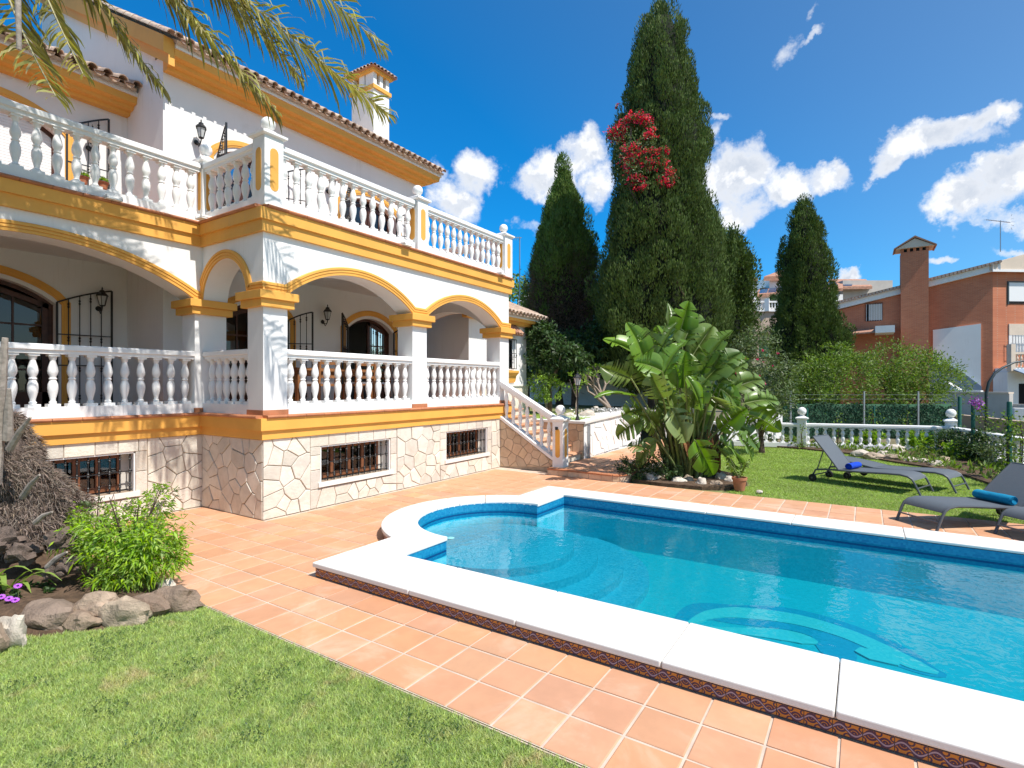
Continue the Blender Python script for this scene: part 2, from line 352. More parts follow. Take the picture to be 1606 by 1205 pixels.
# ------------------------------------------------------------------ mesh helpers
class MB:
    """collects shapes that become one mesh"""
    def __init__(s): s.v = []; s.f = []; s.uv = None
    def add(s, vs, fs):
        b = len(s.v); s.v += [tuple(x) for x in vs]; s.f += [tuple(i + b for i in f) for f in fs]; return s
    def box(s, x0, x1, y0, y1, z0, z1):
        return s.add([(x0, y0, z0), (x1, y0, z0), (x1, y1, z0), (x0, y1, z0), (x0, y0, z1), (x1, y0, z1), (x1, y1, z1), (x0, y1, z1)],
                     [(0, 3, 2, 1), (4, 5, 6, 7), (0, 1, 5, 4), (1, 2, 6, 5), (2, 3, 7, 6), (3, 0, 4, 7)])
    def obox(s, c, ax, ay, az, hx, hy, hz):
        c = Vector(c); vs = []
        for k in (-1, 1):
            for i, j in ((-1, -1), (1, -1), (1, 1), (-1, 1)):
                vs.append(c + Vector(ax) * hx * i + Vector(ay) * hy * j + Vector(az) * hz * k)
        return s.add(vs, [(0, 3, 2, 1), (4, 5, 6, 7), (0, 1, 5, 4), (1, 2, 6, 5), (2, 3, 7, 6), (3, 0, 4, 7)])
    def bar(s, a, b, w, h=None, up=(0, 0, 1)):
        a, b = Vector(a), Vector(b); h = h or w; d = (b - a); L = d.length; d.normalize()
        u = Vector(up)
        if abs(d.dot(u)) > 0.98: u = Vector((0, 1, 0))
        sd = d.cross(u).normalized(); uu = sd.cross(d)
        return s.obox((a + b) / 2, sd, d, uu, w / 2, L / 2, h / 2)
    def tube(s, pts, rad, n=8, cap=True):
        pts = [Vector(p) for p in pts]; b = len(s.v); k = len(pts)
        prev = None
        for i, p in enumerate(pts):
            t = (pts[min(i + 1, k - 1)] - pts[max(i - 1, 0)])
            t = t.normalized() if t.length > 1e-9 else Vector((0, 0, 1))
            if prev is None:
                a = t.orthogonal().normalized()
            else:
                a = (prev - t * prev.dot(t)); a = a.normalized() if a.length > 1e-6 else t.orthogonal().normalized()
            prev = a; c = t.cross(a); r = rad[i] if isinstance(rad, (list, tuple)) else rad
            for j in range(n):
                q = 2 * PI * j / n; s.v.append(tuple(p + (a * math.cos(q) + c * math.sin(q)) * r))
        for i in range(k - 1):
            for j in range(n):
                s.f.append((b + i * n + j, b + i * n + (j + 1) % n, b + (i + 1) * n + (j + 1) % n, b + (i + 1) * n + j))
        if cap:
            s.f.append(tuple(b + j for j in reversed(range(n)))); s.f.append(tuple(b + (k - 1) * n + j for j in range(n)))
        return s
    def lathe(s, prof, n=16, c=(0, 0, 0), square=None):
        b = len(s.v)
        for (r, z) in prof:
            for j in range(n):
                q = 2 * PI * j / n; s.v.append((c[0] + r * math.cos(q), c[1] + r * math.sin(q), c[2] + z))
        k = len(prof)
        for i in range(k - 1):
            for j in range(n):
                s.f.append((b + i * n + j, b + i * n + (j + 1) % n, b + (i + 1) * n + (j + 1) % n, b + (i + 1) * n + j))
        s.f.append(tuple(b + j for j in reversed(range(n)))); s.f.append(tuple(b + (k - 1) * n + j for j in range(n)))
        return s
    def prism(s, poly, z0, z1, mp=None):
        """poly: points (u, v), extruded in the third direction; mp maps (u, v, h) to the world"""
        mp = mp or (lambda u, v, h: (u, v, h)); n = len(poly)
        vs = [mp(u, v, z0) for u, v in poly] + [mp(u, v, z1) for u, v in poly]
        fs = [tuple(reversed(range(n))), tuple(range(n, 2 * n))] + [(i, (i + 1) % n, n + (i + 1) % n, n + i) for i in range(n)]
        return s.add(vs, fs)
    def sweep(s, path, prof, mp=None, closed=False):
        """path: 2-D polyline; prof: closed loop of (offset to the left of the path, height); mitred corners"""
        mp = mp or (lambda u, v, h: (u, v, h)); n = len(path); m = len(prof); b = len(s.v)
        for i, p in enumerate(path):
            p = Vector(p)
            def nrm(a, c): d = (Vector(c) - Vector(a)).normalized(); return Vector((-d.y, d.x))
            if closed: n1, n2 = nrm(path[i - 1], path[i]), nrm(path[i], path[(i + 1) % n])
            else:
                n1 = nrm(path[i - 1], path[i]) if i > 0 else nrm(path[0], path[1])
                n2 = nrm(path[i], path[i + 1]) if i < n - 1 else n1
                if i == 0: n1 = n2
            mt = (n1 + n2); mt = mt / max(0.2, (1 + n1.dot(n2)))
            for o, h in prof:
                q = p + mt * o; s.v.append(tuple(mp(q.x, q.y, h)))
        seg = n if closed else n - 1
        for i in range(seg):
            for j in range(m):
                a0 = b + i * m; a1 = b + ((i + 1) % n) * m
                s.f.append((a0 + j, a1 + j, a1 + (j + 1) % m, a0 + (j + 1) % m))
        if not closed:
            s.f.append(tuple(b + j for j in range(m))); s.f.append(tuple(b + (n - 1) * m + j for j in reversed(range(m))))
        return s
    def mesh(s, name, mat, smooth=None, fix=True):
        me = bpy.data.meshes.new(name); me.from_pydata(s.v, [], s.f)
        if fix:
            bm = bmesh.new(); bm.from_mesh(me); bmesh.ops.recalc_face_normals(bm, faces=bm.faces); bm.to_mesh(me); bm.free()
        if mat: me.materials.append(M[mat] if isinstance(mat, str) else mat)
        if smooth:
            for p in me.polygons: p.use_smooth = True
            if smooth is not True: me.set_sharp_from_angle(angle=math.radians(smooth))
        me.update(); return me

def tag(o, label=None, cat=None, group=None, kind=None):
    if label: o['label'] = label
    if cat: o['category'] = cat
    if group: o['group'] = group
    if kind: o['kind'] = kind
    return o
def thing(name, loc, label, cat, group=None, rz=0, kind=None):
    o = bpy.data.objects.new(name, None); COL.objects.link(o); o.location = loc; o.rotation_euler = (0, 0, rz)
    o.empty_display_size = 0.1
    return tag(o, label, cat, group, kind)
def obj(name, mb, mat=None, parent=None, smooth=None, loc=None, world=True, kind=None, label=None):
    """one mesh object; world=True: the mesh is in world coordinates, whatever the parent's place"""
    me = mb if isinstance(mb, bpy.types.Mesh) else mb.mesh(name, mat, smooth)
    o = bpy.data.objects.new(name, me); COL.objects.link(o)
    if parent is not None:
        o.parent = parent
        if world and parent.parent is None: o.location = -Vector(parent.location)
        if loc is not None: o.location = Vector(loc) + (Vector(o.location) if world else Vector((0, 0, 0)))
    elif loc is not None: o.location = loc
    if kind: o['kind'] = kind
    if label: o['label'] = label
    return o
def bevel(o, w, seg=2):
    m = o.modifiers.new('bevel', 'BEVEL'); m.width = w; m.segments = seg; m.limit_method = 'ANGLE'; m.angle_limit = math.radians(40); return o
def kids(o): return [c for c in bpy.data.objects if c.parent == o]
def copy_tree(o, label=None, loc=None, rz=None, parent=None, children=None):
    c = o.copy(); COL.objects.link(c)
    if parent is not None: c.parent = parent
    if label: c['label'] = label
    if loc is not None: c.location = loc
    if rz is not None: c.rotation_euler = (0, 0, rz)
    for ch in kids(o): copy_tree(ch, parent=c)
    return c

def np_mesh(name, V, F, mat, smooth=False):
    """V (n,3), F (m,k) face indices"""
    me = bpy.data.meshes.new(name); V = np.asarray(V, dtype=np.float32); F = np.asarray(F, dtype=np.int32)
    me.vertices.add(len(V)); me.vertices.foreach_set('co', V.ravel())
    k = F.shape[1]; me.loops.add(F.size); me.loops.foreach_set('vertex_index', F.ravel())
    me.polygons.add(len(F)); me.polygons.foreach_set('loop_start', np.arange(0, F.size, k, dtype=np.int32))
    try: me.polygons.foreach_set('loop_total', np.full(len(F), k, dtype=np.int32))
    except Exception: pass
    if smooth: me.polygons.foreach_set('use_smooth', np.ones(len(F), dtype=bool))
    me.materials.append(M[mat]); me.update(calc_edges=True); me.validate(); return me
def unit(a): return a / (np.linalg.norm(a, axis=1, keepdims=True) + 1e-9)
def leaves(P, Dr, L, Wd, fold=0.15, droop=0.0, rng=NR, nrm=None):
    """kite-shaped leaves: P start points, Dr directions, L lengths, Wd widths -> verts, quads"""
    n = len(P); Dr = unit(Dr); L = np.broadcast_to(np.asarray(L, float), (n,))[:, None]; Wd = np.broadcast_to(np.asarray(Wd, float), (n,))[:, None]
    rv = rng.normal(size=(n, 3)) if nrm is None else nrm
    side = unit(np.cross(Dr, rv)); up = np.cross(side, Dr)
    dz = np.zeros((n, 3)); dz[:, 2] = 1
    mid = P + Dr * L * 0.45 - dz * droop * L * 0.3
    V = np.stack([P, mid + side * Wd * .5 + up * fold * Wd, P + Dr * L - dz * droop * L, mid - side * Wd * .5 + up * fold * Wd], 1).reshape(-1, 3)
    F = (np.arange(n)[:, None] * 4 + np.arange(4)[None]).astype(np.int32)
    return V, F
def joinVF(lst):
    Vs, Fs, b = [], [], 0
    for V, F in lst: Vs.append(V); Fs.append(F + b); b += len(V)
    return np.concatenate(Vs), np.concatenate(Fs)
def sph(n, rng=NR): return unit(rng.normal(size=(n, 3)))

def rock_mesh(name, size, mat, seed, sub=3, rough=0.35, flat=0.0):
    bm = bmesh.new(); bmesh.ops.create_icosphere(bm, subdivisions=sub, radius=1.0)
    for v in bm.verts:
        p = v.co.copy(); q = p * 1.3 + Vector((seed * 7.1, seed * 3.3, seed))
        d = mnoise.noise(q) * rough + mnoise.noise(q * 2.7) * rough * .5 + mnoise.noise(q * 6) * rough * .22
        # broken facets
        c = mnoise.cell(p * 1.6 + Vector((seed, 0, 0))) * 0.12
        v.co = p * (1 + d + c * rough)
        v.co.x *= size[0]; v.co.y *= size[1]; v.co.z *= size[2]
    me = bpy.data.meshes.new(name); bm.to_mesh(me); bm.free(); me.materials.append(M[mat])
    for p in me.polygons: p.use_smooth = True
    me.set_sharp_from_angle(angle=math.radians(32)); return me
# ================================================================== ground, patio, pool
PX0, PX1, PY0, PY1 = 3.62, 8.60, -5.0, 5.80      # hole left for the pool
BAYC = (6.17, 4.27); RI, RO = 1.09, 1.57
g = MB()
BIG = 260.0
for (x0, x1, y0, y1) in ((-BIG, PX0, -BIG, BIG), (PX1, BIG, -BIG, BIG), (PX0, PX1, -BIG, PY0), (PX0, PX1, PY1, BIG)):
    g.add([(x0, y0, -.09), (x1, y0, -.09), (x1, y1, -.09), (x0, y1, -.09)], [(0, 1, 2, 3)])
obj('ground', g, 'ground', kind='structure')

def in_bay(x, y, r): return (x - BAYC[0]) ** 2 + (y - BAYC[1]) ** 2 < r * r
TP = 0.345; TX0 = 2.585; TY0 = 0.115
NXT = 23; XE = TX0 + NXT * TP        # right edge of the patio, 10.52
patio = MB(); gz = -0.006
for (x0, x1, y0, y1) in ((TX0, PX0 + .02, -6, 9.2), (PX1 - .02, XE, -6, 7.5), (PX0 + .02, PX1 - .02, PY1, 9.2), (PX0 + .02, PX1 - .02, -6, PY0)):
    patio.add([(x0, y0, gz), (x1, y0, gz), (x1, y1, gz), (x0, y1, gz)], [(0, 1, 2, 3)])
patio.add([(XE, 5.9, gz), (10.9, 5.9, gz), (10.9, 7.5, gz), (XE, 7.5, gz)], [(0, 1, 2, 3)])
st = 0.06; yy = 4.78
while yy < PY1 - 1e-6:
    xx = PX0 + .02
    while xx < PX1 - .021:
        if not in_bay(xx + st / 2, yy + st / 2, 1.50):
            patio.add([(xx, yy, gz), (min(xx + st, PX1 - .02), yy, gz), (min(xx + st, PX1 - .02), min(yy + st, PY1), gz), (xx, min(yy + st, PY1), gz)], [(0, 1, 2, 3)])
        xx += st
    yy += st
# mortar edge next to the left lawn
patio.box(TX0 - .010, TX0, -6, 9.2, -.08, -.012)
pat = obj('patio', patio, 'grout', kind='structure')

def clip_poly(poly, a, b, c):
    """keep the side a*x+b*y<=c"""
    out = []
    for i in range(len(poly)):
        p, q = poly[i], poly[(i + 1) % len(poly)]
        dp, dq = a * p[0] + b * p[1] - c, a * q[0] + b * q[1] - c
        if dp <= 0: out.append(p)
        if (dp < 0 < dq) or (dq < 0 < dp):
            t = dp / (dp - dq); out.append((p[0] + (q[0] - p[0]) * t, p[1] + (q[1] - p[1]) * t))
    return out
def tile_block(mb, x0, x1, y0, y1, z0, z1, b=0.006):
    vs = [(x0, y0, z0), (x1, y0, z0), (x1, y1, z0), (x0, y1, z0), (x0, y0, z1 - b * .6), (x1, y0, z1 - b * .6), (x1, y1, z1 - b * .6), (x0, y1, z1 - b * .6),
          (x0 + b, y0 + b, z1), (x1 - b, y0 + b, z1), (x1 - b, y1 - b, z1), (x0 + b, y1 - b, z1)]
    mb.add(vs, [(0, 1, 5, 4), (1, 2, 6, 5), (2, 3, 7, 6), (3, 0, 4, 7), (4, 5, 9, 8), (5, 6, 10, 9), (6, 7, 11, 10), (7, 4, 8, 11), (8, 9, 10, 11)])
jw = 0.0085
tb = MB(); tile_block(tb, -TP / 2 + jw, TP / 2 - jw, -TP / 2 + jw, TP / 2 - jw, -0.02, 0.0)
tile_me = tb.mesh('tile', 'terracotta_tile', fix=False)
cells = []
for i in range(NXT):
    for j in range(-17, 27):
        cx, cy = TX0 + (i + .5) * TP, TY0 + (j + .5) * TP
        if cy + TP / 2 > (7.50 if cx > 4.67 else 9.25): continue
        if PX0 + .15 < cx + TP / 2 and cx - TP / 2 < PX1 - .0 and cy - TP / 2 < 4.72 and cy > PY0 and cx + TP / 2 < PX1 + .2:
            if cx - TP / 2 >= PX0 - .02 and cx + TP / 2 <= PX1 - .0: continue
        if all(in_bay(cx + sx * TP / 2, cy + sy * TP / 2, 1.50) for sx in (-1, 1) for sy in (-1, 1)): continue
        p = proj((cx, cy, 0)); a = -1
        if p and -60 < p[0] < 1700 and p[1] < 1330: a = 1 / p[2] ** 3
        cells.append((a, cx, cy))
cells.sort(reverse=True)
rest = MB(); nt_ = 0
def clip_tile(mb, cx, cy):
    """a tile cut along the pool's border"""
    poly = [(cx - TP / 2 + jw, cy - TP / 2 + jw), (cx + TP / 2 - jw, cy - TP / 2 + jw), (cx + TP / 2 - jw, cy + TP / 2 - jw), (cx - TP / 2 + jw, cy + TP / 2 - jw)]
    if cy - TP / 2 < 4.78:
        if cx < PX0 + .1: poly = clip_poly(poly, 1, 0, 3.585)
        elif cx > PX1 - .05: poly = clip_poly(poly, -1, 0, -8.615)
        else: poly = clip_poly(poly, 0, -1, -4.80)
    if len(poly) > 2: mb.prism(poly, -0.02, 0.0)
    return len(poly) > 2
for a, cx, cy in cells:
    x0, x1, y0 = cx - TP / 2, cx + TP / 2, cy - TP / 2
    cut = y0 < 4.79 and x1 > 3.59 and x0 < 8.61
    if cut:
        m_ = MB()
        if clip_tile(m_, cx, cy):
            if a > 0 and nt_ < 299: obj('tile', m_, 'terracotta_tile', pat); nt_ += 1
            else: rest.v and None; clip_tile(rest, cx, cy)
        continue
    hz = R.uniform(-.0012, .0012)
    if a > 0 and nt_ < 299:
        o = bpy.data.objects.new('tile', tile_me); COL.objects.link(o); o.parent = pat; o.location = (cx, cy, hz); nt_ += 1
        o.rotation_euler = (R.uniform(-.003, .003), R.uniform(-.003, .003), R.choice((0, PI / 2, PI, -PI / 2)) + R.uniform(-.004, .004))
    else: tile_block(rest, cx - TP / 2 + jw, cx + TP / 2 - jw, cy - TP / 2 + jw, cy + TP / 2 - jw, -0.02, hz)
rest_o = obj('tile', rest, 'terracotta_tile', pat, kind='stuff')

# ---------------------------------------------------------------- pool
pool = thing('swimming_pool', (6.1, 0, 0), None, None, kind='structure')
def arc(c, r, a0, a1, n): return [(c[0] + r * math.cos(math.radians(a0 + (a1 - a0) * i / n)), c[1] + r * math.sin(math.radians(a0 + (a1 - a0) * i / n))) for i in range(n + 1)]
XI0, XI1, YI, XO0, XO1, YO = 4.28, 8.12, 4.25, 3.57, 8.65, 4.82
inner = [(XI0, PY0), (XI0, YI)] + arc(BAYC, RI, 180, 0, 30) + [(XI1, YI), (XI1, PY0)]
DEEP = -0.60
bw = MB()
for i in range(len(inner)):
    a, b = inner[i], inner[(i + 1) % len(inner)]
    bw.add([(a[0], a[1], .12), (b[0], b[1], .12), (b[0], b[1], DEEP), (a[0], a[1], DEEP)], [(0, 1, 2, 3)])
obj('basin_wall', bw, 'mosaic_wall', pool)
fl = MB(); fl.add([(x, y, DEEP) for x, y in inner], [tuple(range(len(inner)))]); obj('basin_floor', fl, 'mosaic_floor', pool)
for k, (r, z) in enumerate(((RI - .03, -.20), (1.38, -.30), (1.72, -.40), (2.05, -.50))):
    sp = MB()
    if k == 0: poly = arc(BAYC, r, 0, 360, 40)[:-1]
    else: poly = arc(BAYC, r, 180, 360, 30)
    sp.prism(poly, DEEP - .01, z)
    if k:  # the step also runs back into the bay
        sp.prism([(p[0], p[1]) for p in arc(BAYC, RI - .02, 0, 180, 24)], DEEP - .02, z - .002)
    obj('pool_step', sp, 'mosaic_step', pool)
# round fitting on the top step and drain
f_ = MB(); f_.lathe([(.05, 0), (.055, .012), (.03, .02)], 14, (5.98, 4.95, -.198)); obj('water_inlet', f_, 'white_paint', pool)
# pale leaping shape laid in the floor mosaic
dol = thing('floor_mosaic', (6.4, 0.4, DEEP), None, None) if False else None
def band_poly(pts, w):
    L_, R_ = [], []
    for i, p in enumerate(pts):
        q0, q1 = Vector(pts[max(0, i - 1)]), Vector(pts[min(len(pts) - 1, i + 1)]); d = (q1 - q0).normalized(); n = Vector((-d.y, d.x))
        L_.append(Vector(p) + n * w[i]); R_.append(Vector(p) - n * w[i])
    return [tuple(a) for a in L_] + [tuple(a) for a in reversed(R_)]
def ribbon(name, pts, w, mat, z):
    # smooth the few given points
    P_, W_ = [], []
    for i in range(len(pts) - 1):
        a = Vector(pts[max(0, i - 1)]); b = Vector(pts[i]); c = Vector(pts[i + 1]); d = Vector(pts[min(len(pts) - 1, i + 2)])
        for k in range(8):
            t = k / 8; P_.append(tuple(0.5 * ((2 * b) + (c - a) * t + (2 * a - 5 * b + 4 * c - d) * t * t + (3 * b - a - 3 * c + d) * t ** 3))); W_.append(w[i] * (1 - t) + w[i + 1] * t)
    P_.append(pts[-1]); W_.append(w[-1]); n = len(P_)
    poly = band_poly(P_, W_); mb = MB(); k2 = 2 * n; mb.v = [(x, y, z) for x, y in poly] + [(x, y, DEEP - .01) for x, y in poly]
    mb.f = [(i, i + 1, 2 * n - 2 - i, 2 * n - 1 - i) for i in range(n - 1)] + [(i, (i + 1) % k2, k2 + (i + 1) % k2, k2 + i) for i in range(k2)]
    return obj(name, mb.mesh(name, mat, fix=False), mat, pool)
ZF = DEEP + .004
def fl_at(px, py):
    D = 846 * (EYE - DEEP) / (py - 604); v = at(px, py, D); return (v.x, v.y)
q_ = lambda x, y: fl_at(1040 + x / 2.644, 900 + y / 2.644)
ribbon('mosaic_outline', [q_(60, 200), q_(170, 160), q_(330, 172), q_(540, 190), q_(740, 250), q_(930, 325), q_(1080, 395), q_(1175, 425)], [.04, .24, .28, .32, .32, .26, .14, .03], 'mosaic_blue', ZF)
ribbon('mosaic_outline', [q_(660, 262), q_(700, 300), q_(728, 335), q_(750, 370)], [.10, .16, .16, .08], 'mosaic_blue', ZF + .003)
ribbon('mosaic_figure', [q_(105, 208), q_(200, 172), q_(330, 165), q_(540, 190), q_(740, 245), q_(900, 312), q_(1040, 380), q_(1140, 416)], [.02, .10, .15, .15, .13, .12, .11, .03], 'mosaic_pale', ZF + .006)
ribbon('mosaic_figure', [q_(140, 228), q_(300, 240), q_(480, 256), q_(580, 275), q_(640, 292)], [.03, .07, .13, .12, .03], 'mosaic_pale', ZF + .009)
ribbon('mosaic_figure', [q_(805, 318), q_(880, 345), q_(980, 382)], [.06, .12, .03], 'mosaic_pale', ZF + .012)
# masonry under the coping
kb = MB()
kb.box(3.60, XI0 - .012, PY0, 4.79, -.5, .098); kb.box(XI1 + .012, 8.62, PY0, 4.79, -.5, .098)
kb.box(XI0 - .012, BAYC[0] - 1.10, YI + .02, 4.79, -.5, .0975); kb.box(BAYC[0] + 1.10, XI1 + .012, YI + .02, 4.79, -.5, .0975)
obj('kerb', kb, 'coping_side', pool)
ring = MB(); ai = arc(BAYC, RI + .012, 2, 178, 30); ao = arc(BAYC, RO - .03, 2, 178, 30)
ring.prism(ao + ai[::-1], -.4, .097); obj('kerb', ring, 'coping_side', pool)
# coping slabs
def slab(poly): return bevel(obj('coping_slab', MB().prism(poly, .10, .152), 'coping', pool), .012, 3)
ys = [YO]; y = 3.44 + .0
ys = [4.82, 3.45, 2.30, 1.14, .136, -.9, -2.0, -3.1, -4.2, -5.0]
for a, b in zip(ys[:-1], ys[1:]):
    slab([(XO0, b + .003), (XI0, b + .003), (XI0, a - .003), (XO0, a - .003)])
yf = [4.85, 3.05, 1.93, .82, -.42, -1.62, -2.8, -4.0, -5.0]
for a, b in zip(yf[:-1], yf[1:]): slab([(XI1, b + .003), (XO1, b + .003), (XO1, a - .003), (XI1, a - .003)])
t0 = math.degrees(math.asin((YO - BAYC[1]) / RO)); 
slab([(XI0 + .003, YI), (BAYC[0] - RI, YI)] + arc(BAYC, RI, 180, 152, 6) + [(BAYC[0] - RO * math.cos(math.radians(t0)) , YO), (XI0 + .003, YO)])
slab([(XI1 - .003, YO + .03), (BAYC[0] + RO * math.cos(math.radians(t0 + 1)), YO + .03)] + arc(BAYC, RI, 28, 0, 6) + [(BAYC[0] + RI, YI), (XI1 - .003, YI)])
oa = [180 - t0, 140, 116, 90, 66, 42, t0 + 1]; ia = [152, 136, 114, 90, 67, 45, 28]
for k in range(6):
    slab(arc(BAYC, RO, oa[k] - .15, oa[k + 1] + .15, 6) + arc(BAYC, RI, ia[k + 1] + .2, ia[k] - .2, 6))
# painted tiles on the riser
def riser_tile(x0, y0, x1, y1, nx, ny):
    t = MB(); z0, z1 = .004, .088
    t.add([(x0, y0, z0), (x1, y1, z0), (x1, y1, z1), (x0, y0, z1), (x0 + nx, y0 + ny, z0), (x1 + nx, y1 + ny, z0), (x1 + nx, y1 + ny, z1), (x0 + nx, y0 + ny, z1)],
          [(4, 5, 6, 7), (0, 4, 7, 3), (1, 2, 6, 5), (3, 7, 6, 2)])
    me = t.mesh('riser_tile', 'painted_tile', fix=False); uv = me.uv_layers.new(name='UVMap')
    for li, c in zip(range(4), ((0, 0), (1, 0), (1, 1), (0, 1))): uv.data[li].uv = c
    for li in range(4, 16): uv.data[li].uv = (.5, .02)
    return me
me0 = riser_tile(0, 0, 0, -.142, -.008, 0)
y = 4.79
while y > -5:
    o = bpy.data.objects.new('riser_tile', me0); COL.objects.link(o); o.parent = pool; o.location = Vector((3.60, y, 0)) - pool.location; y -= .145
for k in range(14):
    a0, a1 = 160 - k * 5.2, 160 - (k + 1) * 5.2 + .2; r = RO - .03
    p0 = (BAYC[0] + r * math.cos(math.radians(a0)), BAYC[1] + r * math.sin(math.radians(a0))); p1 = (BAYC[0] + r * math.cos(math.radians(a1)), BAYC[1] + r * math.sin(math.radians(a1)))
    nx, ny = math.cos(math.radians((a0 + a1) / 2)) * .008, math.sin(math.radians((a0 + a1) / 2)) * .008
    obj('riser_tile', riser_tile(p0[0], p0[1], p1[0], p1[1], nx, ny), None, pool)
x = XO0 + .03
me1 = riser_tile(.142, 0, 0, 0, 0, .008)
for k in range(8):
    o = bpy.data.objects.new('riser_tile', me1); COL.objects.link(o); o.parent = pool; o.location = Vector((3.60 + k * .145, 4.79, 0)) - pool.location
# water
wm = MB(); wi = [(p[0], p[1]) for p in inner]; wm.add([(x, y, .012) for x, y in wi], [tuple(range(len(wi)))])
wo_ = obj('water', wm, 'water', kind='structure')
if wo_.data.polygons[0].normal.z < 0: wo_.data.flip_normals()
# ================================================================== the villa
villa = thing('villa', (8.0, 10.0, 0), 'large white two storey villa with ochre trim, arched porch and tiled roofs beside the pool', 'house')
YA, XC, YR_, YB, YL = 7.44, 4.67, 9.16, 10.5, 11.94   # front face, corner, recessed face, back wall right, back wall left
XR = 11.25
def vp(name, mb, mat, **k): return obj(name, mb, mat, villa, **k)

# --- base with openings for the basement windows
WIN = [(5.67, 7.22, YA), (8.83, 10.33, YA), (2.42, 3.69, YR_)]      # x0, x1, plane
WZ0, WZ1 = .41, 1.0
b = MB(); t_ = .30
def wall_with_windows(mb, x0, x1, y, z0, z1, wins, t=t_):
    xs = [x0]
    for (a, c) in wins: xs += [a, c]
    xs.append(x1)
    for i in range(0, len(xs), 2): mb.box(xs[i], xs[i + 1], y, y + t, z0, z1)
    for (a, c) in wins:
        mb.box(a, c, y, y + t, z0, WZ0 - .0); mb.box(a, c, y, y + t, WZ1, z1)
wall_with_windows(b, XC, XR, YA, -.1, 1.50, [(5.67, 7.22), (8.83, 10.33)])
wall_with_windows(b, -4, XC, YR_, -.1, 1.50, [(2.42, 3.69)])
b.box(XC, XC + .3, YA + t_, YR_, -.1, 1.50); b.box(XR - .3, XR, YA + t_, YB, -.1, 1.50)
vp('base_wall', b, 'stone_joint')
fl_ = MB(); fl_.box(XC + .01, XR - .01, YA + .01, YB, 1.44, 1.548); fl_.box(-4, XC + .01, YR_ + .01, YL, 1.44, 1.547)
vp('porch_floor', fl_, 'terracotta_edge')
# inside of the basement
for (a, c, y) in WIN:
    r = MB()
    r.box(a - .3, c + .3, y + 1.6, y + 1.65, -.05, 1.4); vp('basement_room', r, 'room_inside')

# --- stone veneer: polygons cut from a plane, each its own piece
def voronoi_stones(mp, u0, u1, v0, v1, size, mat, parent, seedr, th=.016, gap=.0065, name='stone', flat_sites=None):
    rr = random.Random(seedr); n = max(2, int((u1 - u0) * (v1 - v0) / (size * size)))
    sites = []; tries = 0
    while len(sites) < n and tries < 6000:
        p = (rr.uniform(u0, u1), rr.uniform(v0, v1)); tries += 1
        if all((p[0] - q[0]) ** 2 + (p[1] - q[1]) ** 2 > (size * .66) ** 2 for q in sites): sites.append(p)
    for p in sites:
        poly = [(u0 + gap, v0 + gap), (u1 - gap, v0 + gap), (u1 - gap, v1 - gap), (u0 + gap, v1 - gap)]
        for q in sites:
            if q is p: continue
            dx, dy = q[0] - p[0], q[1] - p[1]; L = math.hypot(dx, dy)
            if L > size * 4: continue
            poly = clip_poly(poly, dx / L, dy / L, (dx * (p[0] + q[0]) / 2 + dy * (p[1] + q[1]) / 2) / L - gap)
            if len(poly) < 3: break
        if len(poly) < 3: continue
        stone_piece(poly, mp, mat, parent, th * rr.uniform(.7, 1.7), name)
def stone_piece(poly, mp, mat, parent, th, name='stone'):
    n = len(poly); cx = sum(p[0] for p in poly) / n; cy = sum(p[1] for p in poly) / n
    e = .008
    def ins(p): d = math.hypot(p[0] - cx, p[1] - cy) + 1e-6; return (p[0] + (cx - p[0]) * e / d, p[1] + (cy - p[1]) * e / d)
    vs = [mp(u, v, 0) for u, v in poly] + [mp(u, v, th * .7) for u, v in poly] + [mp(*ins(p), th) for p in poly]
    fs = [(i, (i + 1) % n, n + (i + 1) % n, n + i) for i in range(n)] + [(n + i, n + (i + 1) % n, 2 * n + (i + 1) % n, 2 * n + i) for i in range(n)] + [tuple(range(2 * n, 3 * n))]
    return obj(name, MB().add(vs, fs), mat, parent)
mpA = lambda u, v, h: (u, YA - h, v)
mpR = lambda u, v, h: (u, YR_ - h, v)
mpS = lambda u, v, h: (XC - h, u, v)
def stone_face(mp, u0, u1, wins, seed, mat='veneer_stone', size=.235, zt=1.19):
    k = 0; x = u0
    for (a, c) in wins:
        voronoi_stones(mp, x, a - .20, 0, zt, size, mat, villa, seed + k)
        # squared stones beside, above and below the window
        z = WZ0 - .07
        for zz in (.30, .66, .98):
            pass
        for (s0, s1) in ((a - .20, a), (c, c + .16)):
            zc = [WZ0 - .10, .62, .86, WZ1] if s0 < a else [WZ0 - .10, .70, WZ1]
            for z0_, z1_ in zip(zc[:-1], zc[1:]): stone_piece([(s0 + .004, z0_ + .004), (s1 - .004, z0_ + .004), (s1 - .004, z1_ - .004), (s0 + .004, z1_ - .004)], mp, mat, villa, .016)
        q = a - .20
        while q < c + .15:
            w = min(R.uniform(.24, .40), c + .16 - q)
            if c + .16 - (q + w) < .12: w = c + .16 - q
            stone_piece([(q + .004, WZ1 + .004), (q + w - .004, WZ1 + .004), (q + w - .004, zt - .004), (q + .004, zt - .004)], mp, mat, villa, .016); q += w
        voronoi_stones(mp, a - .20, c + .16, 0, WZ0 - .10, size * .92, mat, villa, seed + 40 + k)
        x = c + .16; k += 1
    voronoi_stones(mp, x, u1, 0, zt, size, mat, villa, seed + 77)
stone_face(mpA, XC - .014, 10.87, WIN and [(5.67, 7.22), (8.83, 10.33)], 3)
stone_face(mpR, 1.2, XC - .002, [(2.42, 3.69)], 9)
voronoi_stones(mpS, YA + .002, YR_ - .016, 0, 1.19, .24, 'veneer_stone', villa, 21)

